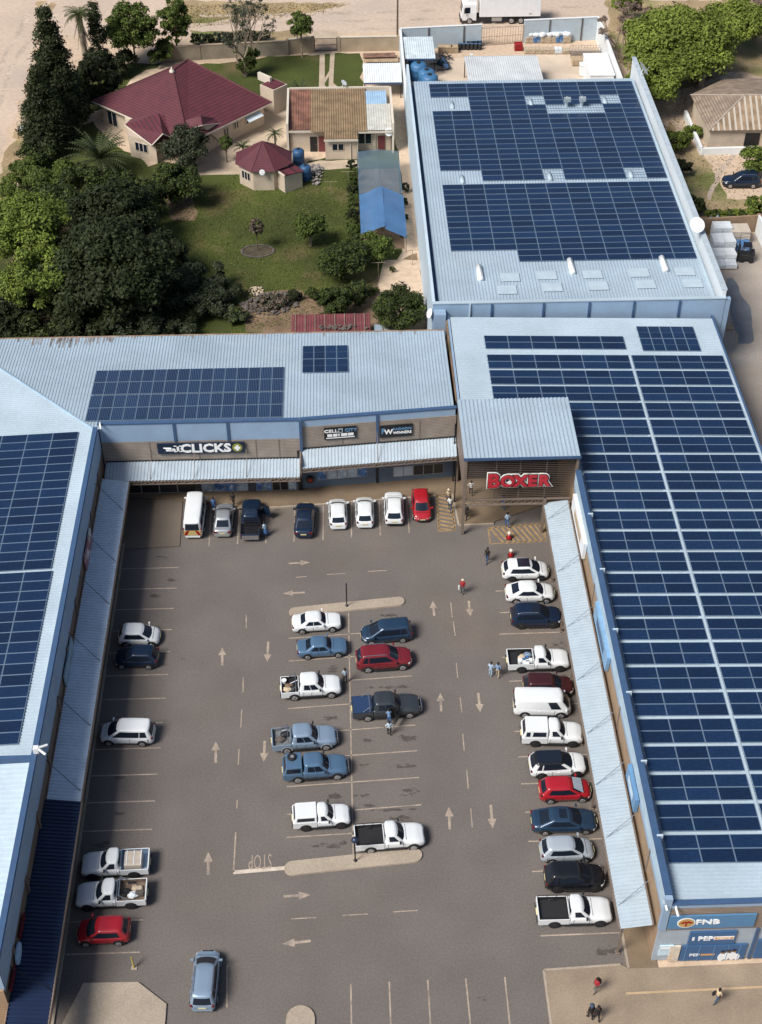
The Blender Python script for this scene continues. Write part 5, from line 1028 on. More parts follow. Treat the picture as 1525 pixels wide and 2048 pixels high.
def car(label, kind, pos, hd, body, L=4.3, W=1.74, H=None, rim=RIM, roof=None, rails=False, flares=None, group='vehicles parked in the shopping car park', bed=None, canopyc=None, name=None, rack=None, glassroof=None, sunroof=False, bullbar=False, sidewin=None, visor=False, seats=True, plate=PLATE, dx=0):
    P = PROF[kind]; pick = kind.startswith('pickup'); hgt = H or P['H']; sc = hgt/P['H']
    nm = name or {'suv': 'suv_car', 'van': 'panel_van', 'minibus': 'minibus'}.get(kind, 'pickup_truck' if pick else 'parked_car'); cat = {'van': 'van', 'minibus': 'minibus'}.get(kind, 'pickup truck' if pick else 'car')
    t = thing(nm, label, cat, (pos[0], pos[1], ZL), rad(hd), group); hw = W/2
    top = [(a, z*sc) for a, z in P['top']]; z0 = .22*sc if not pick else .34
    wpl = [(-.5, .70), (-.49, .82), (-.46, .92), (-.40, .975), (-.3, 1), (.28, 1), (.38, .965), (.44, .88), (.48, .70), (.495, .54), (.5, .42)] if kind != 'oldsedan' else [(-.5, .78), (-.485, .90), (-.44, .965), (-.3, 1), (.28, 1), (.40, .97), (.46, .88), (.49, .74), (.5, .62)] if kind not in ('van', 'minibus') else [(-.5, .90), (-.49, .97), (-.4, 1), (.4, 1), (.46, .95), (.49, .86), (.5, .74)]
    if pick: wpl = [(-.3, 1), (.30, 1), (.41, .97), (.47, .86), (.493, .72), (.5, .6)]
    xr = top[0][0]
    base = [xr, xr+.004, xr+.012, xr+.03]+list(np.linspace(xr+.05, .40, 15))+[.43, .452, .47, .483, .492, .4985]
    m = MB(); rings = []
    for xf in base:
        wd = hw*interp(wpl, xf); zt = interp(top, xf); zb = z0+(.10 if abs(xf) > .47 else 0); hh = zt-zb
        half = [(0, zb), (.78*wd, zb), (.955*wd, zb+.10*hh), (wd, zb+.34*hh), (wd*.995, zb+.62*hh), (wd*.955, zb+.86*hh), (wd*.87, zt-.035*hh), (wd*.66, zt+.012), (wd*.35, zt+.022), (0, zt+.026)]
        i = len(m.v); m.v += [(xf*L, y, z) for y, z in half]+[(xf*L, -y, z) for y, z in half[1:-1][::-1]]; rings.append(i)
    n = 18
    for a, b in zip(rings[:-1], rings[1:]):
        for j in range(n): m.f.append((a+j, a+(j+1) % n, b+(j+1) % n, b+j)); m.m.append(1 if j in (0, 17, 1, 16) else 0)
    m.f.append(tuple(rings[0]+j for j in range(n))[::-1]); m.m.append(0); m.f.append(tuple(rings[-1]+j for j in range(n))); m.m.append(0)
    # cabin shell with its panes
    ws, rw, rf, rr = [q*L for q in P['gh']]
    zb_f = interp(top, P['gh'][0])-.03*sc; zb_r = interp(top, max(P['gh'][1], xr+.012))-.05*sc
    wb = hw*.93; wr = hw*(.75 if not kind in ('van', 'minibus') else .82); zr = hgt-.06
    if kind in ('van', 'minibus'): wb = hw*.965
    segs = [('frontc', 0.), ]
    fr = [0.]
    tags = []
    cuts = sorted(set([0., 1.]+[q for s in P['side'] for q in s]))
    def ringpt(level):
        """level 0 belt .. 1 roof edge; returns half ring from front centre to rear centre on +y"""
        t_ = level; xf_ = ws+(rf-ws)*t_; xb_ = rw+(rr-rw)*t_; wy = (wb+(wr-wb)*t_**1.15)
        bow = .17*(1-.25*t_) if kind not in ('oldsedan', 'van', 'minibus') else .10; out = [(xf_+bow*.75, 0.), (xf_+bow*.5, wy*.5), (xf_-bow*.2, wy*.84), (xf_-.06-bow*.3, wy*.94)]
        for c_ in cuts: out.append((xf_-.13-bow*.3+(xb_+.10-(xf_-.13-bow*.3))*c_, wy*(1 if .1 < c_ < .8 else .968)))
        out += [(xb_+.035, wy*.90), (xb_-.015, wy*.76), (xb_-.05, wy*.4), (xb_-.055, 0)]
        return [(x, y, (zb_f+(zb_r-zb_f)*min(1, max(0, (xf_-x)/(xf_-xb_))))*(1-t_)+zr*t_) for x, y in out]
    nseg = 4+len(cuts)+4-1
    gl = {}
    for k in (0, 1): gl[k] = 'windscreen'
    gl[2] = None if False else None
    for si, (a, b) in enumerate(P['side']):
        i0 = 4+cuts.index(a); gl[i0] = 'side_window'
    ng = 4+len(cuts)
    if kind != 'van': gl[ng+1] = 'rear_window'; gl[ng+2] = 'rear_window'
    else: gl[ng+1] = 'rear_window'; gl[ng+2] = 'rear_window'
    if pick: pass
    lv = [0, .10, .84, 1.0]; R = [ringpt(q) for q in lv]; nh = len(R[0])
    panes = {}
    for li in range(3):
        for j in range(nh-1):
            for s in (1, -1):
                q = [R[li][j], R[li][j+1], R[li+1][j+1], R[li+1][j]]; q = [(x, y*s, z) for x, y, z in q]
                if s < 0: q = q[::-1]
                g = gl.get(j) if li == 1 else None
                if g is None: m.face(q[::-1], 0 if roof is None or li < 2 else 2)
                else: panes.setdefault((g, j if g == 'side_window' else 0, s if g == 'side_window' else 0), MB()).face(q[::-1])
    # roof cap
    inset = [(x*.0+(rf+rr)/2+(x-(rf+rr)/2)*.90, y*.86, hgt-.012) for x, y, z in R[3]]; cap2 = [((rf+rr)/2+(x-(rf+rr)/2)*.55, y*.45, hgt+.012) for x, y, z in R[3]]
    rm = 2 if roof is not None else 0
    for A_, B_ in ((R[3], inset), (inset, cap2)):
        for j in range(nh-1):
            for s in (1, -1):
                q = [(x, y*s, z) for x, y, z in (A_[j], A_[j+1], B_[j+1], B_[j])]
                if s < 0: q = q[::-1]
                m.face(q[::-1], rm)
    pts = cap2+[(x, -y, z) for x, y, z in cap2[1:-1][::-1]]; m.face(pts[::-1], rm)
    bm_mats = [body, PLAST]+([roof] if roof is not None else [])
    o = m.build('body', bm_mats, t, smooth=True, recalc=True)
    for (g, j, s), mb in panes.items():
        if pick and g == 'rear_window' and kind == 'pickup1': pass
        mt = sidewin if (g == 'side_window' and sidewin) else CGLASS
        p = mb.build(g, mt, o, smooth=True, recalc=True)
    if visor:
        m = MB(); m.face([(rf+.12, -wr*.8, zr-.05), (ws-.02, -wb*.85, zb_f+.12), (ws-.02, wb*.85, zb_f+.12), (rf+.12, wr*.8, zr-.05)]); q = m.build('sun_shade', M('sunshade_silver', (.42, .50, .58), .4), t); q.location = (.11, 0, .02)
    if glassroof:
        m = MB(); m.box(rr+(rf-rr)*glassroof, rf+.0, -wr*.80, wr*.80, hgt-.01, hgt+.022); m.build('glass_roof', CGLASS, t, bevel=.02)
    if sunroof: m = MB(); m.box(rf-.75, rf-.2, -wr*.6, wr*.6, hgt+.0, hgt+.024); m.build('sunroof', CGLASS, t, bevel=.02)
    if rails:
        for s in (-1, 1): m = MB(); m.tube([(rf-.1, s*wr*.93, hgt-.03), (rf-.2, s*wr*.93, hgt+.05), (rr+.3, s*wr*.93, hgt+.05), (rr+.15, s*wr*.93, hgt-.03)], .025, n=6); m.build('roof_rail', CHROME, t)
    r = {'suv': .36, 'van': .34, 'minibus': .34, 'mpv': .32}.get(kind, .37 if pick else .31)
    xa = (.315*L, -.30*L) if not pick else (.325*L, -.285*L)
    for x in xa:
        for s in (-1, 1):
            m = MB(); N = 16; ri, ro = r*.2, r+.085; yy = s*(hw+.004)
            P_ = [(x+ro*math.cos(math.pi*k/N), yy, r+ro*math.sin(math.pi*k/N)) for k in range(N+1)]+[(x-ro, yy, z0-.0), (x+ro, yy, z0-.0)]
            m.face(P_); m.face([(a, s*(hw-.2), c) for a, b, c in P_][::-1])
            for k in range(len(P_)): a, b = P_[k], P_[(k+1) % len(P_)]; m.face([a, b, (b[0], s*(hw-.2), b[2]), (a[0], s*(hw-.2), a[2])])
            m.build('wheel_arch', flares if flares else PLAST, t)
            wheel(t, x, s*(hw-.072), r, s, rim)
    # lights, plates, mirrors, trim
    zl = interp(top, .47)*.90
    for s in (-1, 1):
        m = MB(); yo = hw*.60; m.prism([(.455*L, s*yo-.14*s), (.487*L, s*yo-.14*s), (.470*L, s*(yo+.10)), (.437*L, s*(hw*.895)), (.41*L, s*(hw*.91)), (.43*L, s*yo)], zl-.13, zl+.02); m.build('headlight', LAMPW, t, bevel=.015)
        m = MB(); zt_ = .80*sc if not pick else .82; xq = -.497*L
        if kind in ('suv', 'mpv', 'hatch'): m.box(xq-.006, xq+.13, s*hw*.80-.08, s*hw*.80+.08, zt_-.02, zt_+.16)
        elif kind in ('van', 'minibus'): m.box(xq-.012, xq+.08, s*hw*.90-.05, s*hw*.90+.06, 1.18, 1.45)
        elif pick: m.box(xq-.03, xq+.06, s*hw*.90-.07, s*hw*.90+.085, .72, 1.0)
        else: m.box(xq-.012, xq+.14, s*hw*.72-.16, s*hw*.72+.14, zt_-.10, zt_+.06)
        m.build('tail_light', TAIL, t, bevel=.02)
        m = MB(); xm = ws-.28; m.obox((xm, s*(hw+.09), zb_f+.16), .13, .22, .15, 0); m.bar((xm+.02, s*(hw-.08), zb_f+.06), (xm, s*(hw+.03), zb_f+.12), .05); m.build('side_mirror', body if not pick else PLAST, t, bevel=.03)
        for x in ((.06*L, -.17*L) if kind not in ('pickup1', 'van') else (.0*L,)): 
            m = MB(); m.box(x-.3-.08, x-.3+.10, s*hw-.02, s*hw+.022, .80*sc if not pick else .92, .835*sc if not pick else .955); m.build('door_handle', body, t)
        if flares or pick or kind in ('suv', 'van', 'minibus'): m = MB(); m.box(-.19*L, .21*L, s*hw-.05, s*hw+.02, z0-.02, z0+.13); m.build('sill', PLAST, t)
    m = MB()                                              # door and bonnet shut lines
    xs_ = [ws-.10, (ws+rw)*.5-.02, rw+.30] if kind not in ('pickup1', 'van') else [ws-.08, ws-1.15]
    for x in xs_:
        for s in (-1, 1): m = MB(); m.box(x-.011, x+.011, s*hw*.97-.03, s*hw+.004, z0+.12, interp(top, x/L)-.14); m.build('door_seam', PLAST, t)
    m = MB(); m.box(ws+.16, ws+.185, -hw*.72, hw*.72, interp(top, (ws+.17)/L)-.02, interp(top, (ws+.17)/L)+.032); m.build('bonnet_seam', PLAST, t)
    m = MB(); m.box(.4965*L, .503*L, -hw*.45, hw*.45, zl-.16, zl-.02); m.build('grille', PLAST, t); m = MB(); m.box(.49*L, .505*L, -hw*.55, hw*.55, .3, .42); m.build('bumper_intake', PLAST, t)
    m = MB(); m.box(.503*L, .508*L, -.26, .26, .45, .56); m.build('number_plate', plate, t)
    m = MB(); zp = .62 if kind in ('hatch', 'suv', 'mpv', 'van', 'minibus') else .60; m.box(-.5*L-.02 if not pick else -.5*L-.1, -.5*L+.01, -.26, .26, zp, zp+.12); m.build('number_plate', plate, t)
    if not pick: m = MB(); m.box(-.5*L-.015, -.485*L, -hw*.74, hw*.74, .30, .48); m.build('rear_bumper', PLAST if kind in ('suv', 'van') else body, t, bevel=.02)
    if pick:
        x0, x1 = -.5*L, xr*L-.03; zt = 1.06; zf_ = .70; th = .055
        m = MB(); m.box(x0, x1, -hw, -hw+th, .42, zt); m.box(x0, x1, hw-th, hw, .42, zt); m.box(x1-th, x1, -hw+th, hw-th, .42, zt); m.build('load_bed', body, t, bevel=.02)
        m = MB(); m.box(x0-.03, x0+.05, -hw+.06, hw-.06, .52, zt); m.build('tailgate', body, t, bevel=.015)
        lin = bed or PLAST; m = MB(); m.box(x0+.06, x1-.06, -hw+th, hw-th, .5, zf_)
        for s in (-1, 1): m.box(x0+.06, x1-.06, s*(hw-th-.012)-.01, s*(hw-th-.012)+.01, zf_, zt-.02)
        m.box(x1-.09, x1-.062, -hw+th+.03, hw-th-.03, zf_, zt-.02); m.build('bed_liner', lin, t)
        m = MB(); m.box(x0-.10, x0-.02, -hw*.85, hw*.85, .42, .55); m.build('rear_bumper', CHROME if body is not PW else PLAST, t)
        if rack == 'bar' or rack == 'hoop':
            m = MB(); xb = x1-.25
            for s in (-1, 1): m.tube([(xb-.55, s*(hw-.12), zt), (xb, s*(hw-.16), zt+.5)], .035, n=7); m.tube([(xb, s*(hw-.16), zt+.5), (xb, s*(hw-.1), zt)], .035, n=7)
            m.tube([(xb, -(hw-.16), zt+.5), (xb, hw-.16, zt+.5)], .035, n=7); m.build('roll_bar', CHROME, t)
        if rack == 'rail':
            m = MB()
            for s in (-1, 1):
                m.tube([(x0+.1, s*(hw-.05), zt+.16), (x1-.1, s*(hw-.05), zt+.16)], .022, n=6)
                for x in np.linspace(x0+.1, x1-.1, 4): m.bar((x, s*(hw-.05), zt), (x, s*(hw-.05), zt+.16), .035)
            m.build('bed_rail', BLACKM, t)
        if canopyc is not None:
            zc_ = hgt-.04; m = MB(); a = .07
            m.v += []
            lo = [(x0+.02, -hw+.02), (x1, -hw+.02), (x1, hw-.02), (x0+.02, hw-.02)]; hi = [(x0+.25, -hw+.17), (x1, -hw+.17), (x1, hw-.17), (x0+.25, hw-.17)]
            i = len(m.v); m.v += [(x, y, zt+.005) for x, y in lo]+[(x, y, zc_) for x, y in hi]
            for q in ((0, 1, 5, 4), (1, 2, 6, 5), (2, 3, 7, 6), (3, 0, 4, 7), (4, 5, 6, 7)): m.f.append(tuple(i+k for k in q)); m.m.append(0)
            cn = m.build('canopy', canopyc, t, bevel=.05)
            for s in (-1, 1):
                y0_ = s*(hw-.02); y1_ = s*(hw-.17)
                def sp(x, f): return (x, y0_+(y1_-y0_)*f+s*.012, zt+(zc_-zt)*f)
                Lb = x1-x0; spans = ((.12, .30), (.38, .92)) if canopyc is PW and kind == 'pickup1' and L > 4.6 else ((.15, .9),)
                for a, b in spans: m = MB(); m.face([sp(x0+Lb*a, .22), sp(x0+Lb*b, .22), sp(x0+Lb*b, .80), sp(x0+Lb*(a+.04), .80)][::s]); m.build('side_window', CGLASS, cn)
            m = MB(); m.face([(x0+.02+.05-.015, -hw*.75, zt+.12), (x0+.02+.05-.015, hw*.75, zt+.12), (x0+.21, hw*.66, zc_-.1), (x0+.21, -hw*.66, zc_-.1)]); m.build('rear_window', CGLASS, cn)
    if bullbar:
        m = MB(); x = .5*L+.06
        for z in (.5, .8): m.tube([(x, -hw*.6, z), (x, hw*.6, z)], .035, n=7)
        for y in (-hw*.6, hw*.6, -.25, .25): m.tube([(x, y, .4), (x, y, .85)], .03, n=7)
        m.build('bull_bar', CHROME, t)
    t['_L'] = L; return t
def at_row(x0, x1, yb, hd, W=1.74, yaw=0., L=None):
    """ground position of a car seen broadside from its pixel span and the row of its near wheels"""
    a = G(x0, yb); b = G(x1, yb); return ((a[0]+b[0])/2, a[1]+W/2-.05), hd+yaw, (L or (b[0]-a[0])*.965)
def C(label, kind, x0, x1, yb, d, body, yaw=0., W=1.76, **k):
    pos, hd, L = at_row(x0, x1, yb, 0 if d == 'R' else 180, W, yaw); return car(label, kind, pos, hd, body, L=L, W=W, **k)
# left column
C('white hatchback parked nose out beside the black hatchback in the left bays', 'hatch', 236, 322, 1296, 'R', PW, -2)
C('black hatchback in shadow beside the white hatchback in the left bays', 'hatch', 228, 319, 1340, 'L', PNV, -3)
C('white people carrier standing alone in the middle of the left bays', 'mpv', 198, 311, 1494, 'L', PW, -3, W=1.8)
v1 = C('white single cab pickup carrying a tan mattress in the left bays', 'pickup1', 160, 301, 1760, 'L', PW, 1.5, W=1.82, bed=PSB, rim=RIMD)
v2 = C('white single cab pickup with a spare tyre in its rusty bed', 'pickup1', 149, 296, 1822, 'L', PW, 1.5, W=1.82, rim=RIMD, bed=M('rusty_bed', (.16, .115, .09), .85, var=.4, scale=3, fine=.3), rack='hoop')
C('red hatchback nearest the navy canopy in the left bays', 'hatch', 152, 262, 1894, 'L', PRD, 0)
# moving car
p = G(405, 2010); a = G(406, 2027); c = G(411, 1931); car('silver blue people carrier driving out along the left lane', 'mpv', (a[0]+.1, (a[1]+2.1)), 88, PSB, L=4.25, W=1.76, rails=True, group='moving vehicle')
# middle, facing right
C('old white saloon beside the far traffic island', 'oldsedan', 583, 685, 1268, 'R', PW, 3, W=1.68)
C('old blue grey saloon behind the old white saloon', 'oldsedan', 593, 697, 1319, 'R', PBG, 3, W=1.68)
m1 = C('white double cab pickup with junk in its bed, person standing at its nose', 'pickup2', 561, 686, 1401, 'R', PW, 3, W=1.78, rack='hoop')
m2 = C('silver blue double cab pickup with open bed and chrome roll bar', 'pickup2', 543, 677, 1506, 'R', PSB, 4, W=1.82, rack='bar', bullbar=True, flares=PSLV, bed=M('grey_bed', (.16, .17, .18), .8, var=.25, scale=5))
m3 = C('blue double cab pickup with canopy and a spare wheel on its roof', 'pickup2', 565, 699, 1565, 'R', PBG, 4, W=1.80, canopyc=PBG, bullbar=True)
C('small white pickup with white canopy beside an empty bay', 'pickup1', 585, 704, 1662, 'R', PW, 3, W=1.70, H=1.58, canopyc=PW, rim=RIMD)
# middle, right side
C('dark blue people carrier nosed up to the maroon off roader', 'mpv', 721, 827, 1290, 'L', PDB, 5, W=1.74)
C('maroon off roader with roof rails beside the dark blue people carrier', 'suv', 711, 828, 1345, 'R', PMR, 3.5, W=1.85, rails=True, H=1.74)
n3 = C('dark grey double cab pickup with covered bed and people at its door', 'pickup2', 703, 845, 1442, 'R', PGR, 3.5, W=1.86, rack='bar', bullbar=True)
n4 = C('white long bed pickup beside the near lamp post', 'pickup1', 708, 854, 1706, 'R', PW, 3, W=1.86, rack='rail')
# right column
C('white hatchback with black glass roof nearest the hatching', 'hatch', 1004, 1101, 1164, 'R', PW, 0, W=1.8, glassroof=.4, rim=RIMD)
C('white saloon between the glass roofed hatchback and the navy off roader', 'sedan', 1011, 1113, 1209, 'R', PW, 0, W=1.76)
C('navy off roader beside the white saloon in the right bays', 'suv', 1021, 1127, 1259, 'R', PNV, 0, W=1.84, glassroof=.6, rails=True, rim=RIMD)
r4 = C('white single cab pickup with goods in its black bed, two people behind it', 'pickup1', 1014, 1143, 1347, 'R', PW, 0, W=1.80, rim=RIMD)
C('very dark maroon hatchback half hidden beyond the white panel van', 'suv', 1046, 1151, 1398, 'R', PDM, -2, W=1.76, H=1.52)
C('plain white panel van between dark maroon car and canopied pickup', 'van', 1026, 1146, 1438, 'R', PW, -3, W=1.78, H=1.98)
C('white pickup with tall white canopy beside the panel van', 'pickup1', 1043, 1170, 1496, 'R', PW, -3, W=1.82, canopyc=PW, H=1.82, rim=RIMD, flares=PLAST)
C('white compact off roader with black roof', 'suv', 1058, 1176, 1559, 'R', PW, 1, W=1.86, roof=PBK, flares=PLAST, rim=RIMD, H=1.62, glassroof=.05)
C('red hatchback with silver windscreen sunshade in the right bays', 'hatch', 1078, 1186, 1608, 'R', PRD, 1, W=1.72, H=1.52, visor=True)
C('dark blue grey saloon with sunroof in the right bays', 'sedan', 1062, 1199, 1672, 'R', PDB, -.5, W=1.84, sunroof=True, rim=CHROME)
C('silver blue small hatchback between the blue grey saloon and black off roader', 'hatch', 1080, 1192, 1729, 'R', PSLV, 1, W=1.70, H=1.52)
C('black off roader beside the big white pickup', 'suv', 1089, 1214, 1787, 'R', PBK, -.5, W=1.84, rails=False, rim=RIMD)
r13 = C('big white single cab pickup with black bed nearest the front', 'pickup1', 1074, 1229, 1857, 'R', PW, -.5, W=1.90, rack='rail', rim=RIMD)
# front row, nosed to the kerb
def Fr(label, kind, x, yrear, body, L, W=1.74, hd=90, yaw=0., **k):
    q = G(x, yrear); return car(label, kind, (q[0], q[1]+L/2+.05), hd+yaw, body, L=L, W=W, **k)
f1 = Fr('white minibus with red and yellow chevrons on its tail', 'minibus', 388, 1081, PW, 4.9, 1.80, yaw=-1)
Fr('silver saloon between the white minibus and the black double cab', 'sedan', 447, 1079, PSV, 4.2, 1.68, yaw=-1)
f3 = Fr('black double cab pickup with slatted load rack and an open door', 'pickup2', 502, 1086, PNV, 5.0, 1.78, rack='rail')
Fr('navy saloon alone in the front row', 'sedan', 610, 1081, PNV, 4.4, 1.78, yaw=-2.5)
Fr('white hatchback leftmost of the three white cars in the front row', 'hatch', 677, 1064, PW, 3.8, 1.68, yaw=1)
Fr('white hatchback in the middle of the three white front row cars', 'hatch', 731, 1061, PW, 3.85, 1.68, H=1.5, yaw=-.5)
Fr('white off roader with roof rails beside the red front row car', 'suv', 790, 1056, PW, 4.1, 1.78, rails=True, yaw=-1.5, H=1.6)
q = G(845, 1048); car('red hatchback parked facing out at the right end of the front row', 'hatch', (q[0], q[1]+1.9), -89, PRD, L=3.8, W=1.66)
p = G(1484, 378); car('near black off roader on the dirt beside the bushes at right', 'suv', (p[0], p[1]+.9), 178, PNV, L=4.6, W=1.84, H=1.75, group='vehicle outside the centre', rails=True)
# chevrons of the minibus
m = MB(); L_ = 4.9
m.box(-L_/2-.03, -L_/2-.012, -.80, .80, .60, 1.16); m.build('chevron_board', M('chevron_yellow', (.55, .42, .16), .5, var=0, fine=0), f1)
m = MB()
for s in (-1, 1): m.face([(-L_/2-.035, s*.24, 1.16), (-L_/2-.035, s*.52, 1.16), (-L_/2-.035, s*.79, .60), (-L_/2-.035, s*.50, .60)]); m.face([(-L_/2-.035, s*.78, .8), (-L_/2-.035, s*.78, 1.12), (-L_/2-.035, s*.70, 1.12)])
m.build('chevron_stripe', LAMPR, f1)
# bed loads: things of their own
def in_bed(v, x, y, z): 
    c, s = math.cos(v.rotation_euler.z), math.sin(v.rotation_euler.z); return (v.location.x+c*x-s*y, v.location.y+s*x+c*y, z)
def spare(label, v, x, y, z): 
    t = thing('spare_wheel', label, 'wheel', in_bed(v, x, y, z)); m = MB(); m.lathe((0, 0, 0), [(.16, .02), (.30, 0), (.34, .06), (.34, .16), (.30, .22), (.17, .2), (.16, .06), (.01, .06)], n=20); m.build('tyre', TYRE, t, smooth=True); m = MB(); m.lathe((0, 0, .06), [(.17, 0), (.17, .08), (.08, .06), (.01, .06)], n=12); m.build('rim', RIMD if z < 1.5 else RIM, t)
spare('spare tyre lying in the rusty pickup bed', v2, -1.0, .05, .72); spare('spare wheel on the canopy roof of the blue double cab', m3, -1.75, .25, 1.71)
t = thing('mattress', 'tan folded mattress standing out of a white pickup bed', 'mattress', in_bed(v1, -1.35, .05, .72), v1.rotation_euler.z); m = MB(); m.obox((0, 0, .30), 1.25, 1.25, .6); m.build('body', M('mattress_tan', (.46, .40, .33), .8, var=.12, scale=2), t, bevel=.08); m = MB()
for k in range(3): m.box(-.56+.5*k-.03, -.56+.5*k+.03, -.63, .63, .605, .62)
m.build('strap', BAGW, t)
def clutter(label, v, spots):
    o_ = in_bed(v, spots[0][0], spots[0][1], .71); t = thing('bed_load', label, 'load', o_, v.rotation_euler.z)
    for k, (x, y, kind, mt) in enumerate(spots):
        m = MB(); x -= spots[0][0]; y -= spots[0][1]
        if kind == 'b': m.lathe((x, y, 0), [(.17, 0), (.2, .36), (.01, .38)], n=12); nm = 'bucket'
        elif kind == 'c': m.obox((x, y, .15), .55, .38, .3, random.uniform(-.2, .2)); nm = 'carton'
        elif kind == 's': m.blob((x, y, .16), .38, .28, .18, jit=.2, sub=2); nm = 'sack'
        else: m.bar((x-.5, y, .06), (x+.5, y+.3, .35), .07); nm = 'pole'
        m.build(nm, mt, t)
clutter('buckets and boxes against the cab in the white pickup bed', r4, [(-1.55, -.35, 'b', WHITE), (-1.1, -.05, 'c', TARP), (-.85, .35, 's', PSB), (-1.3, .1, 's', BAGB), (-.8, -.3, 'c', BAGW), (-1.1, -.55, 'c', WHITE)])
clutter('dark junk and a white bucket in the white double cab bed', m1, [(-1.75, .0, 's', EARTH), (-2.15, .5, 'b', WHITE), (-1.5, -.3, 's', PLAST), (-1.6, .1, 'p', BAGW), (-1.9, -.35, 's', BAGB)])
clutter('grey rags and tools in the silver blue double cab bed', m2, [(-1.5, .35, 's', PLAST), (-1.9, -.1, 's', ROCK), (-1.6, 0, 'p', BLACKM)])
clutter('crumpled paper and rubbish beside the spare tyre', v2, [(-1.55, .3, 's', BAGW), (-1.8, -.2, 's', BAGB), (-2.0, .2, 'c', ROCK)])
m = MB(); L_ = n3['_L']; m.box(-.5*L_+.05, -.2*L_-.10, -.86, .86, 1.06, 1.10); m.build('bed_cover', paint('cover_navy', (.02, .045, .11), .45, coat=0), n3)
m = MB()
for k in range(7): m.box(-2.35+.2*k, -2.35+.2*k+.07, -.72, .72, 1.24, 1.28)
m.build('load_rack', BLACKM, f3)
m = MB(); m.box(-2.62, -2.54, -.75, .75, .5, .9); m.build('tail_guard', CHROME, f3)
def door(v, x, y, mat, s, ang, inner=DARK):
    m = MB(); m.obox((-.5, 0, 0), 1.0, .07, .75); o = m.build('open_door', mat, v, bevel=.02); o.location = (x, y, .85); o.rotation_euler = (0, 0, ang)
    m = MB(); m.face([(-.95, 0, .38), (-.05, 0, .38), (-.35, 0, .80), (-.95, 0, .80)]); m.face([(-.95, .01, .38), (-.95, .01, .80), (-.35, .01, .80), (-.05, .01, .38)]); m.build('door_window', CGLASS, o)
door(f3, 1.0, -.92, PNV, -1, rad(52)); door(n3, 1.0, -.96, PGR, -1, rad(58))
for v in (n3,): m = MB(); m.box(0.05, .98, -.945, -.90, .45, 1.5); m.build('door_opening', DARK, v)
# box truck on the back street
a = G(922, 50); b = G(1080, 47); B = ((a[0]+b[0])/2, a[1]+1.2, .02); tk = thing('box_truck', 'white box truck parked on the dirt street behind the yard', 'truck', B, 0)
L_ = b[0]-a[0]; x0 = -L_/2
m = MB(); m.box(x0+2.75, L_/2, -1.25, 1.25, 1.15, 4.1); m.build('cargo_box', WHITE, tk, bevel=.05); m = MB(); m.box(x0+2.7, L_/2+.03, -1.28, 1.28, 4.08, 4.14); m.build('roof_edge', BAGW, tk)
m = MB(); m.v += [(x0, -1.15, .6), (x0+2.3, -1.15, .6), (x0+2.3, 1.15, .6), (x0, 1.15, .6), (x0+.02, -1.2, 1.7), (x0+2.3, -1.2, 1.7), (x0+2.3, 1.2, 1.7), (x0+.02, 1.2, 1.7), (x0+.25, -1.12, 2.95), (x0+2.3, -1.12, 2.95), (x0+2.3, 1.12, 2.95), (x0+.25, 1.12, 2.95), (x0+.7, -1.0, 3.2), (x0+2.25, -1.0, 3.2), (x0+2.25, 1.0, 3.2), (x0+.7, 1.0, 3.2)]
for l in range(3):
    for q in range(4): a_, b_ = 4*l+q, 4*l+(q+1) % 4; m.f.append((a_, b_, b_+4, a_+4)); m.m.append(0)
m.f.append((12, 13, 14, 15)); m.m.append(0); m.f.append((3, 2, 1, 0)); m.m.append(0); cb = m.build('cab', WHITE, tk, bevel=.05)
m = MB(); m.prism([(x0+.9, -.8), (x0+2.3, -.95), (x0+2.3, .95), (x0+.9, .8)], 3.2, 3.75); m.build('roof_spoiler', WHITE, cb, bevel=.08)
m = MB(); m.face([(x0+.45, -1.205, 1.75), (x0+1.35, -1.215, 1.75), (x0+1.35, -1.155, 2.6), (x0+.62, -1.16, 2.6)]); m.build('side_window', CGLASS, cb); m = MB(); m.face([(x0-.005, -1.05, 1.75), (x0-.005, 1.05, 1.75), (x0+.2, 1.0, 2.85), (x0+.2, -1.0, 2.85)][::-1]); m.build('windscreen', CGLASS, cb)
m = MB(); m.box(x0-.1, x0+.15, -1.2, 1.2, .35, .95); m.build('bumper', PLAST, tk, bevel=.04); m = MB(); m.box(x0+2.3, L_/2, -.5, .5, .65, 1.14); m.box(x0+3.0, x0+4.2, -1.2, -.7, .5, 1.05); m.build('chassis', PLAST, tk)
m = MB(); m.box(x0+4.6, x0+6.1, -1.22, -1.18, .5, 1.05); m.build('side_guard', RIM, tk)
for x in (x0+1.3, L_/2-4.3, L_/2-2.9):
    for s in (-1, 1): wheel(tk, x, s*1.12, .50, s, RIM)
m = MB(); m.box(L_/2-1.75, L_/2-1.35, -1.27, -1.252, 1.5, 1.65); m.build('logo_panel', RIM, tk)
m = MB(); m.tube([(x0+.5, -1.25, 2.5), (x0+.5, -1.5, 2.5), (x0+.5, -1.5, 1.9)], .06, n=6); m.box(x0+.42, x0+.58, -1.62, -1.4, 1.85, 2.45); m.build('side_mirror', PLAST, tk)
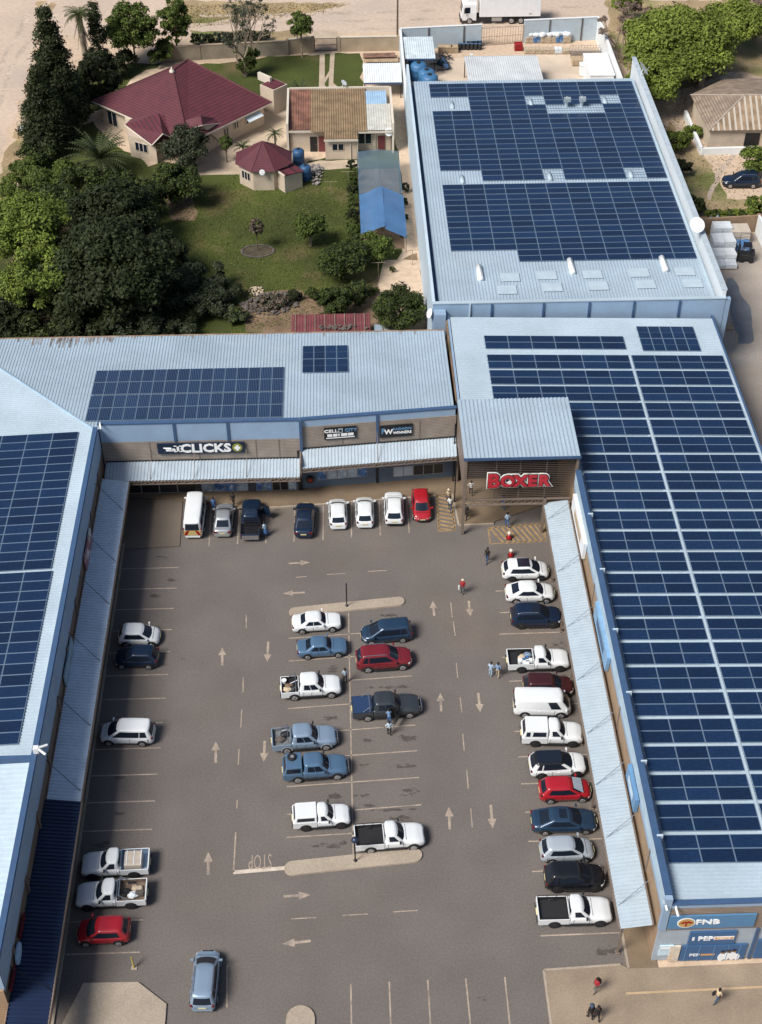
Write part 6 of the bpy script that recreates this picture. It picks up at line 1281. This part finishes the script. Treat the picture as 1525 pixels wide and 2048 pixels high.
# ================================================================== PEOPLE
SKIN = M('skin', (.10, .052, .034), .6, var=0, fine=0); HAIR = M('hair', (.010, .008, .007), .8, var=0, fine=0)
def person(label, loc, face, top, bottom, shoe=PLAST, h=1.75, stride=.18, arms=('down', 'down'), lean=0., hair=HAIR, hat=None, bag=None, pack=None, group=None, skirt=False, bulk=1., apron=None):
    k = h/1.75; V = []; E = []; R = []; part = []
    def v(x, y, z, r, pt, link=None):
        V.append((x*k, y*k, z*k)); R.append(r*k); part.append(pt)
        if link is not None: E.append((link, len(V)-1))
        return len(V)-1
    ly = lean
    pel = v(0, 0, .95, .135*bulk, 'b'); sp = v(0, .02+ly*.3, 1.12, .125*bulk, 't', pel); ch = v(0, .02+ly*.7, 1.32, .15*bulk, 't', sp); nk0 = v(0, ly, 1.45, .085, 't', ch); nk = v(0, .01+ly, 1.52, .055, 's', nk0)
    hd = v(0, .025+ly*1.1, 1.60, .085, 's', nk); hd2 = v(0, .01+ly*1.1, 1.70, .078, 's', hd); v(0, .115+ly*1.1, 1.615, .016, 's', hd)
    for s, st in ((-1, stride), (1, -stride)):
        hp = v(s*.095, 0, .88, .10*bulk, 'b', pel); kn = v(s*.10, st*.55+.02, .50, .066, 'b', hp); an = v(s*.10, st*1.05-.03, .10, .045, 'b', kn); v(s*.105, st*1.05+.05, .045, .042, 'f', an); v(s*.11, st*1.05+.15, .035, .034, 'f', len(V)-1)
    for s, a in ((-1, arms[0]), (1, arms[1])):
        sh = v(s*.185, ly*.9, 1.40, .062, 't', nk0)
        if a == 'down': el, wr = (s*.235, -.03+ly*.8, 1.13), (s*.245, .06+ly*.8, .88)
        elif a == 'swing': el, wr = (s*.235, -.10, 1.14), (s*.24, .0, .93)
        elif a == 'fwd': el, wr = (s*.235, .06+ly, 1.15), (s*.17, .30+ly, 1.12)
        elif a == 'up': el, wr = (s*.27, .10+ly, 1.30), (s*.13, .16+ly, 1.55)
        else: el, wr = (s*.33, .0, 1.17), (s*.36, .10, .95)
        e = v(*el, .046, 't', sh); w_ = v(*wr, .031, 's', e); d = Vector(wr)-Vector(el); d.normalize(); c = Vector(wr)+d*.075; pm = v(*c, .034, 's', w_)
        u = Vector((1, 0, 0)) if abs(d.x) < .8 else Vector((0, 0, 1)); u = d.cross(u).normalized()
        for f in range(4):
            b = c+u*(.022*(f-1.5)); ln = (.06, .075, .07, .055)[f]; q = v(*(b+d*.045), .0095, 's', pm); v(*(b+d*(.045+ln)+Vector((0, .014, 0))), .0085, 's', q)
        q = v(*(Vector(wr)+d*.05+u*.04), .011, 's', w_); v(*(Vector(wr)+d*.10+u*.055), .0095, 's', q)
    me = bpy.data.meshes.new('b'); me.from_pydata(V, E, []); o = bpy.data.objects.new('b', me); COL.objects.link(o)
    sk = o.modifiers.new('s', 'SKIN'); sb = o.modifiers.new('u', 'SUBSURF'); sb.levels = 1; sb.render_levels = 1
    bpy.context.view_layer.update()
    for i, d in enumerate(me.skin_vertices[0].data): d.radius = (R[i]*(1.25 if part[i] == 't' and i < 4 else 1), R[i]); d.use_root = (i == 0)
    bpy.context.view_layer.update(); dg = bpy.context.evaluated_depsgraph_get(); nm = bpy.data.meshes.new_from_object(o.evaluated_get(dg)); bpy.data.objects.remove(o); bpy.data.meshes.remove(me)
    nm.name = 'body'; nm.materials.clear()
    for mt in (SKIN, top, bottom, shoe): nm.materials.append(mt)
    order = {'s': 0, 't': 1, 'b': 2, 'f': 3}; A = np.array([V[a] for a, b in E]); Bq = np.array([V[b] for a, b in E]); pe = [part[b] for a, b in E]; D = Bq-A; dd = (D**2).sum(1)+1e-9
    for p in nm.polygons:
        c = np.array(p.center); t_ = np.clip(((c-A)*D).sum(1)/dd, 0, 1); j = int(np.argmin((((A+D*t_[:, None])-c)**2).sum(1))); p.material_index = order[pe[j]]; p.use_smooth = True
    t = thing('person', label, 'person', (loc[0], loc[1], loc[2]), face, group); b = bpy.data.objects.new('body', nm); COL.objects.link(b); b.parent = t
    hy = .01+lean*1.1; m = MB(); m.lathe((0, (hy-.012)*k, 1.62*k), [(.100*k, .02*k), (.108*k, .07*k), (.095*k, .13*k), (.05*k, .165*k), (.005, .17*k)], n=12)
    if hat: 
        m.v = []; m.f = []; m.m = []; m.lathe((0, hy*k, 1.68*k), [(.16*k, .02), (.165*k, .035), (.105*k, .05), (.10*k, .10), (.05*k, .14), (.005, .145)], n=14); m.build('hat', hat, t, smooth=True)
    else: m.build('hair', hair, t, smooth=True)
    if skirt: m = MB(); m.lathe((0, 0, .45*k), [(.24*k, 0), (.20*k, .3*k), (.15*k, .55*k), (.14*k, .57*k)], n=14); m.build('skirt', bottom, t, smooth=True)
    if bag: m = MB(); m.obox((.30*k, .1, .78*k), .13, .26, .34, .1); m.tube([(.30*k, .02, .94*k), (.27*k, .06, 1.02*k), (.30*k, .18, .94*k)], .012, n=5); m.build('bag', bag, t, bevel=.03)
    if pack: m = MB(); m.obox((0, -.20+lean*.5, 1.22*k), .32, .2, .44); m.build('backpack', pack, t, bevel=.06)
    return t
def cl(n, c): return M('cloth_'+n, c, .85, var=.12, scale=6, fine=.1)
CB = cl('black', (.012, .012, .014)); CJ = cl('jeans', (.035, .07, .15)); CLB = cl('light_blue', (.36, .48, .60)); CW = cl('white', (.66, .66, .64)); CR = cl('red', (.36, .02, .03)); CBG = cl('beige', (.46, .36, .25)); CBL = cl('blue', (.05, .13, .30)); CGY = cl('grey', (.14, .14, .15)); CCR = cl('cream', (.58, .46, .30)); CHAT = cl('straw_hat', (.55, .46, .35)); CNH = cl('navy_hat', (.04, .07, .13))
def gz(px, py, z=.0): return G(px, py, z)
person('person in light blue shirt and blue shorts walking under the red sign', gz(1014, 1053, .12), .1, CLB, CBL, h=1.72, arms=('swing', 'down'), stride=.16)
person('person in black holding a pale blue bag by the portal post', gz(933, 1038, .12), 2.5, CB, CB, h=1.8, arms=('fwd', 'down'), hat=CHAT, bag=CLB)
person('person in beige hat half hidden behind the black clothed person', gz(927, 1030, .12), 2.0, CBG, CGY, h=1.68, hat=CHAT)
person('person in white shirt and jeans walking on the hatched bay', gz(900, 1021, .12), 3.0, CW, CJ, h=1.72, stride=.28, arms=('swing', 'fwd'))
person('person in pale clothes with hat behind the white shirted walker', gz(897, 1006, .12), 3.3, CBG, CGY, h=1.7, hat=CHAT, arms=('fwd', 'down'))
person('person in black jacket and jeans crossing beside the hatching', gz(974, 1125), 2.6, CB, CJ, h=1.78, stride=.22)
person('person in red top and pale hat carrying a white bundle across the lane', gz(925, 1187), 2.8, CR, CGY, h=1.72, arms=('fwd', 'fwd'), hat=CHAT, stride=.1, bag=CW)
person('person in pale blue suit behind the white pickup with goods', gz(981, 1352), -.5, CLB, CLB, h=1.7, bulk=1.15, stride=.06)
person('person in blue shirt and bare legs beside the pale blue suit', gz(995, 1354), -.3, cl('mid_blue', (.20, .32, .48)), CBG, h=1.72, stride=.15)
person('person in black trousers and striped top at the white double cab nose', gz(691, 1365), 3.4, cl('stripe', (.30, .36, .42)), CB, h=1.72, stride=.05, arms=('fwd', 'down'))
person('person in blue patterned clothes at the open door of the dark grey pickup', gz(779, 1447), .2, cl('pattern_blue', (.16, .28, .46)), CBL, h=1.62, arms=('fwd', 'fwd'), lean=.12)
person('person in white and blue top standing behind the dark grey pickup door', gz(779, 1470), .1, cl('white_blue', (.45, .56, .66)), CB, h=1.68, arms=('out', 'out'), stride=.08)
person('person in red shirt with black backpack on the front pavement', gz(1191, 1983, .12), 2.2, CR, CGY, h=1.7, pack=CB, stride=.16, arms=('fwd', 'swing'))
person('person in black with navy hat leftmost of the dark pair on the pavement', gz(1180, 2037, .12), .3, CB, CB, h=1.74, hat=CNH, bulk=1.2, stride=.14)
person('person all in black rightmost of the dark pair on the pavement', gz(1193, 2040, .12), .2, CB, CB, h=1.78, stride=.2, bulk=1.05)
person('person in cream top and jeans carrying a dark bag by the pavement line', gz(1433, 2004, .12), 2.0, CCR, CJ, h=1.7, stride=.22, bag=CB, arms=('swing', 'down'))
person('person in dark blue behind the silver saloon on the shop pavement', gz(429, 1022, .12), 3.1, CBL, CBL, h=1.66, stride=.05)
person('person in black leaning on the black double cab by the shop window', gz(468, 1012, .12), 2.8, CB, CB, h=1.75, arms=('fwd', 'down'), lean=.06)
person('person in white blouse and long blue skirt by the open black door', gz(532, 1072), 1.3, CLB, CBL, h=1.72, arms=('fwd', 'fwd'), skirt=True, lean=.08, bulk=1.2)
person('person in blue seen through the slats under the red lettering', gz(1006, 1018, .12), 0, CBL, CBL, h=1.7)
person('person in pale shirt standing behind the left end of the slatted screen', gz(942, 990, .12), 0, CW, CB, h=1.75, arms=('out', 'out'))
# ================================================================== TREES AND PLANTS
def leafmat(name, c, v=.3): return M('leaf_'+name, c, .7, var=v, scale=.35, fine=.3, fscale=2.2, spec=.25)
LD = leafmat('dark', (.021, .029, .009)); LM = leafmat('mid', (.052, .074, .014)); LB = leafmat('bright', (.145, .190, .030)); LR = leafmat('light_green', (.125, .160, .027)); LG = leafmat('grey', (.050, .060, .036)); LDR = leafmat('dry', (.20, .145, .115)); LP = leafmat('palm', (.05, .065, .025)); LY = leafmat('lime', (.088, .122, .022))  # LR: lighter yellow green for the right-hand trees
def leaves_mesh(clumps, n, size, flat=.5, rng=RNG):
    """n small leaf sprays spread over the shells of the clumps"""
    n = int(n*2.7); size *= .60
    C_ = np.array([c[:3] for c in clumps]); Rr_ = np.array([c[3] for c in clumps]); wgt = Rr_**2/np.sum(Rr_**2)
    idx = rng.choice(len(clumps), n, p=wgt); d = rng.normal(size=(n, 3)); d /= np.linalg.norm(d, axis=1)[:, None]
    d[:, 2] = np.where(d[:, 2] < -.3, -d[:, 2], d[:, 2])
    rr = Rr_[idx]*rng.uniform(.25, 1.12, n)**.55; pos = C_[idx]+d*rr[:, None]*np.array([1, 1, .8])+rng.normal(size=(n, 3))*(Rr_[idx]*.14)[:, None]
    nr = d+rng.normal(size=(n, 3))*.55+np.array([0, 0, .35]); nr /= np.linalg.norm(nr, axis=1)[:, None]
    a = np.cross(nr, rng.normal(size=(n, 3))); a /= np.linalg.norm(a, axis=1)[:, None]; b = np.cross(nr, a); s = size*rng.uniform(.45, 1.5, n)[:, None]
    q = np.stack([pos-a*s, pos-b*s*flat, pos+a*s, pos+b*s*flat], 1).reshape(-1, 3); return q
def mesh_quads(name, q, mat):
    me = bpy.data.meshes.new(name); n = len(q)//4; me.vertices.add(4*n); me.vertices.foreach_set('co', q.astype(np.float32).ravel()); me.loops.add(4*n); me.loops.foreach_set('vertex_index', np.arange(4*n, dtype=np.int32)); me.polygons.add(n); me.polygons.foreach_set('loop_start', np.arange(0, 4*n, 4, dtype=np.int32)); me.polygons.foreach_set('loop_total', np.full(n, 4, np.int32)); me.update(calc_edges=True); me.materials.append(mat); return me
def tree(name, label, px, py, h, r, mat, n=4000, size=.28, clumps=26, trunk=.18, bark=BARK, zlo=.35, squash=.8, cat='tree', group=None, mat2=None, open_=0., lean=(0, 0), flat=.55, loc=None):
    p = loc or G(px, py); t = thing(name, label, cat, p, 0, group); cs = []
    zc = h*(1+zlo)/2; rz = h*(1-zlo)/2
    k = 0
    clumps = int(clumps*1.6)
    while len(cs) < clumps and k < 6000:
        k += 1; d = RNG.normal(size=3); d /= np.linalg.norm(d); q = d*RNG.uniform(.35, 1)**.5; cr = r*RNG.uniform(.12, .34)
        c = np.array([q[0]*(r-cr*.7)+lean[0], q[1]*(r-cr*.7)+lean[1], zc+q[2]*(rz-cr*.5)])
        if any(np.linalg.norm(c-np.array(o[:3])) < (cr+o[3])*.40*(1+open_) for o in cs): continue
        cs.append((*c, cr))
    m = MB(); top = (lean[0]*.6, lean[1]*.6, zc)
    m.tube([(0, 0, 0), (lean[0]*.2, lean[1]*.2, h*zlo*.6), top], [trunk, trunk*.75, trunk*.35], n=8)
    for c in cs[:14]: a = RNG.uniform(.3, .9); b0 = Vector((top[0]*a, top[1]*a, top[2]*a)); e = Vector(c[:3]); md = b0.lerp(e, .55)+Vector((0, 0, -.12*r)); m.tube([b0, md, e], [trunk*.4, trunk*.28, trunk*.08], n=5, cap=False)
    m.build('trunk', bark, t)
    q = leaves_mesh(cs, n, size, flat)
    if mat2 is None: o = bpy.data.objects.new('crown', mesh_quads('crown', q, mat)); COL.objects.link(o); o.parent = t
    else:
        k = int(len(q)//4*.55)*4
        for part_, mt in ((q[:k], mat), (q[k:], mat2)): o = bpy.data.objects.new('crown', mesh_quads('crown', part_, mt)); COL.objects.link(o); o.parent = t
    return t
def conifer(label, px, py, h, r, mat, n=4500, size=.3, name='cypress_tree', group=None, top=.05):
    p = G(px, py); t = thing(name, label, 'tree', p, 0, group); m = MB(); m.tube([(0, 0, 0), (0, 0, h*.9)], [.22, .04], n=7); m.build('trunk', BARK, t); cs = []
    for k in range(90):
        z = RNG.uniform(.05, .98); rr = r*(1-z)**.75*(1 if z > .12 else .7)+r*top; a = RNG.uniform(0, 6.28); cr = max(.55, r*(.24+.26*(1-z))); cs.append((math.cos(a)*max(0, rr-cr*.5), math.sin(a)*max(0, rr-cr*.5), z*h, cr))
    o = bpy.data.objects.new('crown', mesh_quads('crown', leaves_mesh(cs, n, size, .4), mat)); COL.objects.link(o); o.parent = t; return t
def frond(m, base, az, up, ln, droop, wd=.5, n=7, thin=.1):
    pts = []; p = Vector(base); el = up
    for k in range(n+1):
        pts.append(p.copy()); p = p+Vector((math.cos(az)*math.cos(el), math.sin(az)*math.cos(el), math.sin(el)))*(ln/n); el -= droop/n
    sd = Vector((-math.sin(az), math.cos(az), 0))
    for k in range(n):
        for j in range(2):
            f0 = (k+j*.5)/n; q = pts[k].lerp(pts[k+1], j*.5); q2 = pts[k].lerp(pts[k+1], j*.5+.3); w0 = wd*math.sin(3.14*min(.97, f0*.85+.12))
            for s in (-1, 1):
                d = (pts[k+1]-pts[k]).normalized(); e = q+sd*s*w0+d*w0*.6-Vector((0, 0, w0*.25)); m.face([tuple(q), tuple(q2), tuple(e)])
    m.tube(pts, [.05*(1-k/(n+1))+.012 for k in range(n+1)], n=4, cap=False)
def palm(label, px, py, h, nf, ln, mat, bark, rt=.16, up=(.1, 1.2), droop=(1.2, 2.0), wd=.4, dead=0, name='palm_tree'):
    p = G(px, py); t = thing(name, label, 'palm tree', p); m = MB(); m.tube([(0, 0, 0), (.05, 0, h*.5), (0, .05, h)], [rt*1.25, rt, rt*.9], n=9); m.build('trunk', bark, t); m = MB()
    for k in range(nf): frond(m, (0, 0, h), 2*math.pi*k/nf*2.4+random.uniform(-.2, .2), random.uniform(*up), ln*random.uniform(.8, 1.1), random.uniform(*droop), wd)
    m.build('crown', mat, t)
    if dead:
        m = MB()
        for k in range(dead): frond(m, (0, 0, h-.3-.12*k*.3), random.uniform(0, 6.28), random.uniform(-1.4, -1.0), ln*random.uniform(.6, 1.2), .3, wd*.5)
        m.build('dead_fronds', bark, t)
    return t
def bush(label, px, py, h, r, mat, n=1600, size=.22, name='bush', group=None, cat='bush', mat2=None, loc=None): return tree(name, label, px, py, h, r, mat, n, size, clumps=12, trunk=.06, zlo=.08, cat=cat, group=group, mat2=mat2, loc=loc)
def bare(label, px, py, h, r, tufts, mat, n=900, bark=BARKP):
    p = G(px, py); t = thing('bare_tree', label, 'tree', p); m = MB(); ends = []
    def grow(a, d, ln, rr, lv):
        b = a+d*ln; m.tube([a, a.lerp(b, .5)+Vector((random.uniform(-.08, .08), random.uniform(-.08, .08), 0))*ln, b], [rr, rr*.85, rr*.65], n=5, cap=False)
        if lv == 0: ends.append((*b, .35)); return
        for k in range(random.randint(2, 3)): nd = (d+Vector((random.uniform(-.6, .6), random.uniform(-.6, .6), random.uniform(-.1, .35)))).normalized(); grow(b, nd, ln*random.uniform(.62, .85), rr*.62, lv-1)
    for k in range(4): a = 2*math.pi*k/4; grow(Vector((math.cos(a)*.15, math.sin(a)*.15, 0)), Vector((math.cos(a)*r/h*.9, math.sin(a)*r/h*.9, 1)).normalized(), h*.36, .20, 4)
    m.build('branches', bark, t)
    if tufts: o = bpy.data.objects.new('crown', mesh_quads('crown', leaves_mesh(ends, n, .2, .5), mat)); COL.objects.link(o); o.parent = t
    return t
def tufts(name, poly, n, size, mat, z=.02):
    xs = [p[0] for p in poly]; ys = [p[1] for p in poly]; P = []
    while len(P) < n:
        x, y = random.uniform(min(xs), max(xs)), random.uniform(min(ys), max(ys)); c = False
        for (x1, y1), (x2, y2) in zip(poly, poly[1:]+poly[:1]):
            if (y1 > y) != (y2 > y) and x < (x2-x1)*(y-y1)/(y2-y1)+x1: c = not c
        if c: P.append((x, y))
    q = []
    for x, y in P:
        a = random.uniform(0, 6.28); s = size*random.uniform(.5, 1.4); h_ = s*random.uniform(.5, 1.2); dx, dy = math.cos(a)*s, math.sin(a)*s; lx, ly = random.uniform(-.1, .1), random.uniform(-.1, .1)
        q += [(x-dx, y-dy, z), (x+dx, y+dy, z), (x+dx*.7+lx, y+dy*.7+ly, z+h_), (x-dx*.7+lx, y-dy*.7+ly, z+h_)]
    o = bpy.data.objects.new(name, mesh_quads(name, np.array(q), mat)); COL.objects.link(o); tag(o, kind='stuff'); return o
tag(tufts('grass', gp((330, 420), (480, 345), (700, 345), (700, 560), (640, 640), (470, 665), (420, 600)), 16000, .06, leafmat('grass', (.082, .096, .018))), 'short tufted grass of the garden lawn', 'grass')
tag(tufts('weeds', gp((1215, 60), (1500, 140), (1520, 430), (1400, 435), (1340, 320), (1230, 110)), 2600, .09, leafmat('weed', (.16, .14, .05))), 'dry weeds on the dirt right of the warehouse', 'weeds')
tag(tufts('dry_grass', gp((330, 10), (700, 8), (640, 30), (480, 45), (330, 62)), 2000, .10, leafmat('straw', (.28, .22, .09))), 'dry grass verge along the back street', 'grass')
# --- left garden
conifer('tall dark cypress at the far left corner by the street', 128, 262, 16.5, 3.6, LD, 9000, .34)
conifer('broad dark cypress in front of the tall one, left of the house', 100, 300, 11, 3.4, LD, 7000, .34, name='cypress_tree')
conifer('slim dark cypress column right of the shaggy palm', 206, 155, 11, 1.25, LD, 3500, .24, top=.3)
tree('evergreen_tree', 'dark dense evergreen behind the left end of the maroon roof', 205, 218, 8.0, 3.2, LD, 6500, .32, zlo=.1)
tree('evergreen_tree', 'low dark evergreen between the cypress and the house veranda', 155, 250, 5.5, 2.8, LD, 3500, .3, zlo=.05)
palm('tall shaggy palm with hanging dead fronds by the cypress', 178, 165, 9.6, 34, 2.9, leafmat('palm_dark', (.045, .06, .018)), BARKP, .42, up=(-.2, 1.1), dead=46, wd=.55)
palm('shorter drooping palm with pale trunk in front of the dark cypress', 114, 228, 6.5, 34, 3.2, LP, BARKP, .35, dead=24, up=(-.2, 1.1), wd=.5)
tree('leafy_tree', 'light green leafy tree behind the house nearest the shaggy palm', 272, 128, 8.5, 4.3, LM, 5500, .3, mat2=LY, open_=.25, zlo=.25)
tree('leafy_tree', 'tall light green tree right of the street lamp behind the house', 357, 120, 8.8, 2.6, LM, 4200, .28, mat2=LY, open_=.2, zlo=.3)
bush('dark green shrub under the light green trees at the garden wall', 325, 128, 3.4, 2.6, LM, 2200, .26); bush('dark shrub at the foot of the garden wall behind the roof', 240, 145, 3.2, 3.2, LD, 2200, .26)
bare('pale many stemmed tree almost bare beside the maroon roof', 492, 152, 9.0, 3.4, True, LG, 1500)
bush('low leafy growth round the foot of the bare tree', 497, 150, 4.6, 2.0, LM, 1700, .22)
tree('small_tree', 'small round green tree by the tan garden wall', 605, 114, 6.8, 2.0, LM, 2800, .22, mat2=LY, zlo=.45, bark=BARKP, trunk=.13)
for k in range(11):
    px = 392+14*k; bush('spiky dry plant in the hedge row outside the garden wall', px, 90-k*.9, 1.7, .85, LG if k % 2 else LD, 420, .2, name='hedge_plant', cat='hedge plant', group='hedge plants outside the garden wall')
palm('stubby round palm on the back lawn left of the two track drive', 600, 196, .8, 34, 2.0, LP, BARK, .3, up=(.2, 1.4), droop=(.5, 1.2), wd=.32, name='cycad')
palm('big spreading date palm on the left lawn below the house', 205, 352, 2.2, 70, 4.9, LP, BARK, .5, up=(.0, 1.35), droop=(.6, 1.6), wd=.55, name='date_palm')
palm('small palm left of the octagonal hut', 488, 318, 1.6, 20, 1.7, LP, BARK, .14, wd=.26); palm('small slim palm behind the octagonal hut', 551, 300, 2.2, 18, 1.5, LP, BARK, .12, wd=.24)
tree('evergreen_tree', 'thin dark evergreen in front of the house gable', 408, 300, 4.6, 1.1, LD, 1300, .22, zlo=.2); tree('small_tree', 'thin young tree on the paving by the house', 455, 325, 3.8, .9, LM, 700, .2, zlo=.4, trunk=.07)
tree('grey_tree', 'grey green airy tree at the corner of the house wing', 378, 335, 5.2, 3.3, LG, 3600, .24, mat2=LD, open_=.2, zlo=.15)
tree('leafy_tree', 'mid green rounded tree in front of the grey green one', 360, 408, 5.0, 3.4, LM, 4000, .27, mat2=LD, zlo=.1)
bush('yellow green shrub mass below the date palm', 110, 380, 3.4, 3.8, LM, 4000, .28, mat2=LY); bush('grey green shrub beside the street ditch', 90, 300, 2.2, 2.6, LG, 1800, .24); bush('bright lawn shrub at the left picture edge', 40, 395, 2.6, 2.8, LY, 2200, .26)
bush('feathery green shrub right of the date palm foot', 225, 400, 3.0, 3.4, LM, 2800, .3, mat2=LD)
tree('evergreen_tree', 'huge dark evergreen tree filling the shade in the left garden', 225, 640, 11.5, 7.2, LD, 17000, .36, clumps=54, mat2=leafmat('deep', (.026, .036, .011)), zlo=.08)
tree('evergreen_tree', 'dark evergreen behind the huge one towards the date palm', 235, 505, 8.5, 5.4, LD, 8000, .34, clumps=34, zlo=.08)
tree('evergreen_tree', 'dark evergreen on the right flank of the huge dark tree', 330, 560, 5.5, 3.6, LD, 4500, .3, zlo=.05)
tree('bright_tree', 'bright yellow green tree at the left picture edge, upper clump', 55, 590, 11.8, 5.4, LB, 11000, .27, clumps=30, open_=.25, zlo=.45, mat2=LY, lean=(1.2, 0))
tree('bright_tree', 'bright yellow green tree below the upper clump, nearest the roof', 80, 668, 10.2, 3.9, LB, 7500, .25, clumps=24, open_=.2, zlo=.35, mat2=LY, lean=(.6, .3))
tree('evergreen_tree', 'dark tree in the bottom left corner of the garden by the roof edge', 20, 690, 6.0, 4.2, LD, 5000, .32, zlo=.05); tree('evergreen_tree', 'dark undergrowth tree between the bright tree and the roof', 165, 690, 5.0, 4.0, LD, 5000, .32, zlo=.05, mat2=leafmat('deep', (0, 0, 0)))
bush('dim shrub beside the dark trees near the roof edge', 290, 690, 2.6, 2.8, LG, 2000, .24, mat2=LD); bush('dim grey shrub in the shade by the lawn', 410, 590, 3.4, 3.4, LG, 3200, .24, mat2=LD); bush('dark low shrub in the shaded lawn corner', 370, 640, 1.8, 3.0, LD, 1800, .26)
for l, px, py, h_, r_, mt, mt2 in (('dark dense shrub in front of the cypress row', 80, 325, 2.6, 2.8, LD, LM), ('dark leafy shrub right of the yellow green mass', 165, 400, 4.0, 3.4, LM, LD), ('lime shrub at the lawn edge by the left street', 55, 350, 2.2, 2.2, LY, LM),
        ('deep green tree filling the gap behind the bright tree', 120, 470, 6.5, 5.0, LD, LM), ('deep green tree between the date palm and the dark mass', 285, 450, 5.0, 4.2, LD, LM), ('dim tree rising out of the shade right of the dark mass', 345, 620, 4.2, 3.6, LD, LG), ('dim spreading shrub at the edge of the shaded lawn', 425, 625, 2.8, 2.8, LG, LD),
        ('dark thicket under the bright tree in the left corner', 110, 690, 4.5, 4.4, LD, LM), ('dark thicket at the roof edge beside the huge dark tree', 250, 700, 4.0, 4.2, LD, LG), ('dark thicket at the left picture edge below the bright tree', -10, 640, 6.0, 4.0, LD, LM), ('low dark thicket by the roof edge near the lawn', 345, 690, 2.2, 3.0, LD, LG)):
    bush(l, px, py, h_, r_, mt, int(700*r_), .27, mat2=mt2, name='thicket' if 'thicket' in l else 'bush')
# --- right part of the garden
tree('small_tree', 'thin dark leaved young tree in the stone ring', 516, 500, 4.2, 1.0, LDR, 700, .15, zlo=.5, trunk=.06, mat2=LD, open_=.3)
tree('fruit_tree', 'light green fruit tree with pale trunk on the lawn', 622, 492, 4.2, 2.2, LM, 2600, .22, mat2=LY, zlo=.3, bark=BARKP, open_=.2)
tree('fruit_tree', 'broad mid green tree between lawn and blue net', 690, 560, 4.6, 3.1, LM, 4200, .24, mat2=LD, zlo=.15, open_=.15); tree('fruit_tree', 'green tree in front of the end of the blue net', 748, 522, 3.2, 2.4, LM, 2600, .22, zlo=.15, mat2=LY)
tree('fruit_tree', 'dense dark green tree left of the red earth path', 672, 640, 4.2, 1.9, LM, 3200, .22, mat2=LD, zlo=.1); tree('fruit_tree', 'large dark green bush tree against the warehouse wall', 800, 655, 4.6, 3.1, LM, 6000, .23, mat2=LD, zlo=.05)
tree('fruit_tree', 'small dull tree beside the dense dark green one', 712, 612, 3.2, 1.7, LD, 1800, .22, zlo=.1, mat2=LM)
for k in range(9):
    p = G(706, 345+17*k); bush('hedge shrub in the row left of the blue net tunnel', 0, 0, 1.9, .85, LM if k % 3 else LD, 700, .18, name='hedge_plant', cat='hedge plant', group='hedge along the net tunnel', loc=p)
for k in range(4):
    p = G(822-2*k, 385+30*k); bush('weedy shrub on the alley side of the blue net', 0, 0, 1.3, .6, LD, 350, .16, name='hedge_plant', cat='hedge plant', group='weeds along the alley', loc=(p[0]-.6, p[1], 0))
bush('dark shrub on the rubble heap', 590, 600, 1.2, 1.0, LD, 600, .16); bush('small shrub behind the lone red path', 785, 545, .9, .4, LM, 200, .14)
for l, px, py, h_, r_, mt, mt2 in (('dark shrub on the lower lawn left of the rubble heap', 455, 600, 2.0, 2.0, LD, LG), ('straggly grey shrub beside the tan brick heap', 470, 640, 1.4, 1.6, LG, LM), ('green shrub at the right end of the rubble heap', 628, 598, 1.3, 1.1, LM, LD), ('loose green shrub between the fruit trees', 655, 545, 2.2, 1.6, LM, LY), ('loose shrub at the near end of the hedge row', 718, 505, 2.2, 1.5, LM, LD), ('green shrub against the red earth path', 742, 590, 1.2, .9, LM, LD), ('low flowering shrub growing over the dark rubble', 548, 612, 1.3, 1.6, LG, LDR), ('small shrub by the maroon shed roof', 650, 650, 1.3, 1.1, LM, LG)):
    bush(l, px, py, h_, r_, mt, int(600*r_), .2, mat2=mt2)
# --- right side
tree('spreading_tree', 'large bright green spreading tree right of the yard wall', 1345, 165, 9.5, 8.2, LR, 18000, .36, clumps=56, mat2=LB, zlo=.2, trunk=.4)
tree('spreading_tree', 'bright green tree leaning over the warehouse side wall', 1300, 222, 7.4, 4.4, LR, 7000, .33, clumps=26, mat2=LB, zlo=.25)
tree('spreading_tree', 'green tree at the top edge right of the large one', 1462, 100, 7.0, 5.2, LR, 5000, .34, mat2=LB, zlo=.2); tree('spreading_tree', 'small green tree top at the street corner by the yard', 1248, 45, 5.0, 2.6, LR, 2200, .32, mat2=LB)
bare('purple brown bare tree between yard wall and large green tree', 1245, 118, 6.5, 3.6, True, LDR, 3200, BARKP); bare('brown bare tree at the top right picture edge', 1510, 80, 7.0, 4.0, True, LDR, 2600)
bush('purple grey brush pile in the shade of the large tree', 1395, 155, 1.2, 2.2, LDR, 1500, .2)
bush('light green bush below the large tree by the warehouse', 1352, 300, 2.6, 2.2, LB, 2200, .24, mat2=LM); bush('green sprawling bush left of the white low wall', 1385, 275, 1.6, 1.4, LB, 900, .22, mat2=LM)
bush('green bush beside the dark off roader on the dirt', 1512, 350, 3.6, 2.6, LM, 3200, .25, mat2=LB); bush('green bush in the lower corner beside the brown wall', 1518, 425, 2.0, 1.8, LM, 1400, .22, mat2=LB)
bush('dark shrub in the warehouse shadow by the dirt yard', 1388, 425, 2.4, 1.5, LD, 1800, .22, mat2=LM); bush('dark shrub strip along the warehouse side wall', 1362, 350, 2.2, 1.4, LD, 1600, .22)
for k in range(8): bush('low green weed along the brown yard wall', 1418+13*k, 433-k*.6, .8, .7, LM if k % 2 else LB, 260, .16, name='weed_clump', cat='plant', group='weeds behind the brown yard wall')
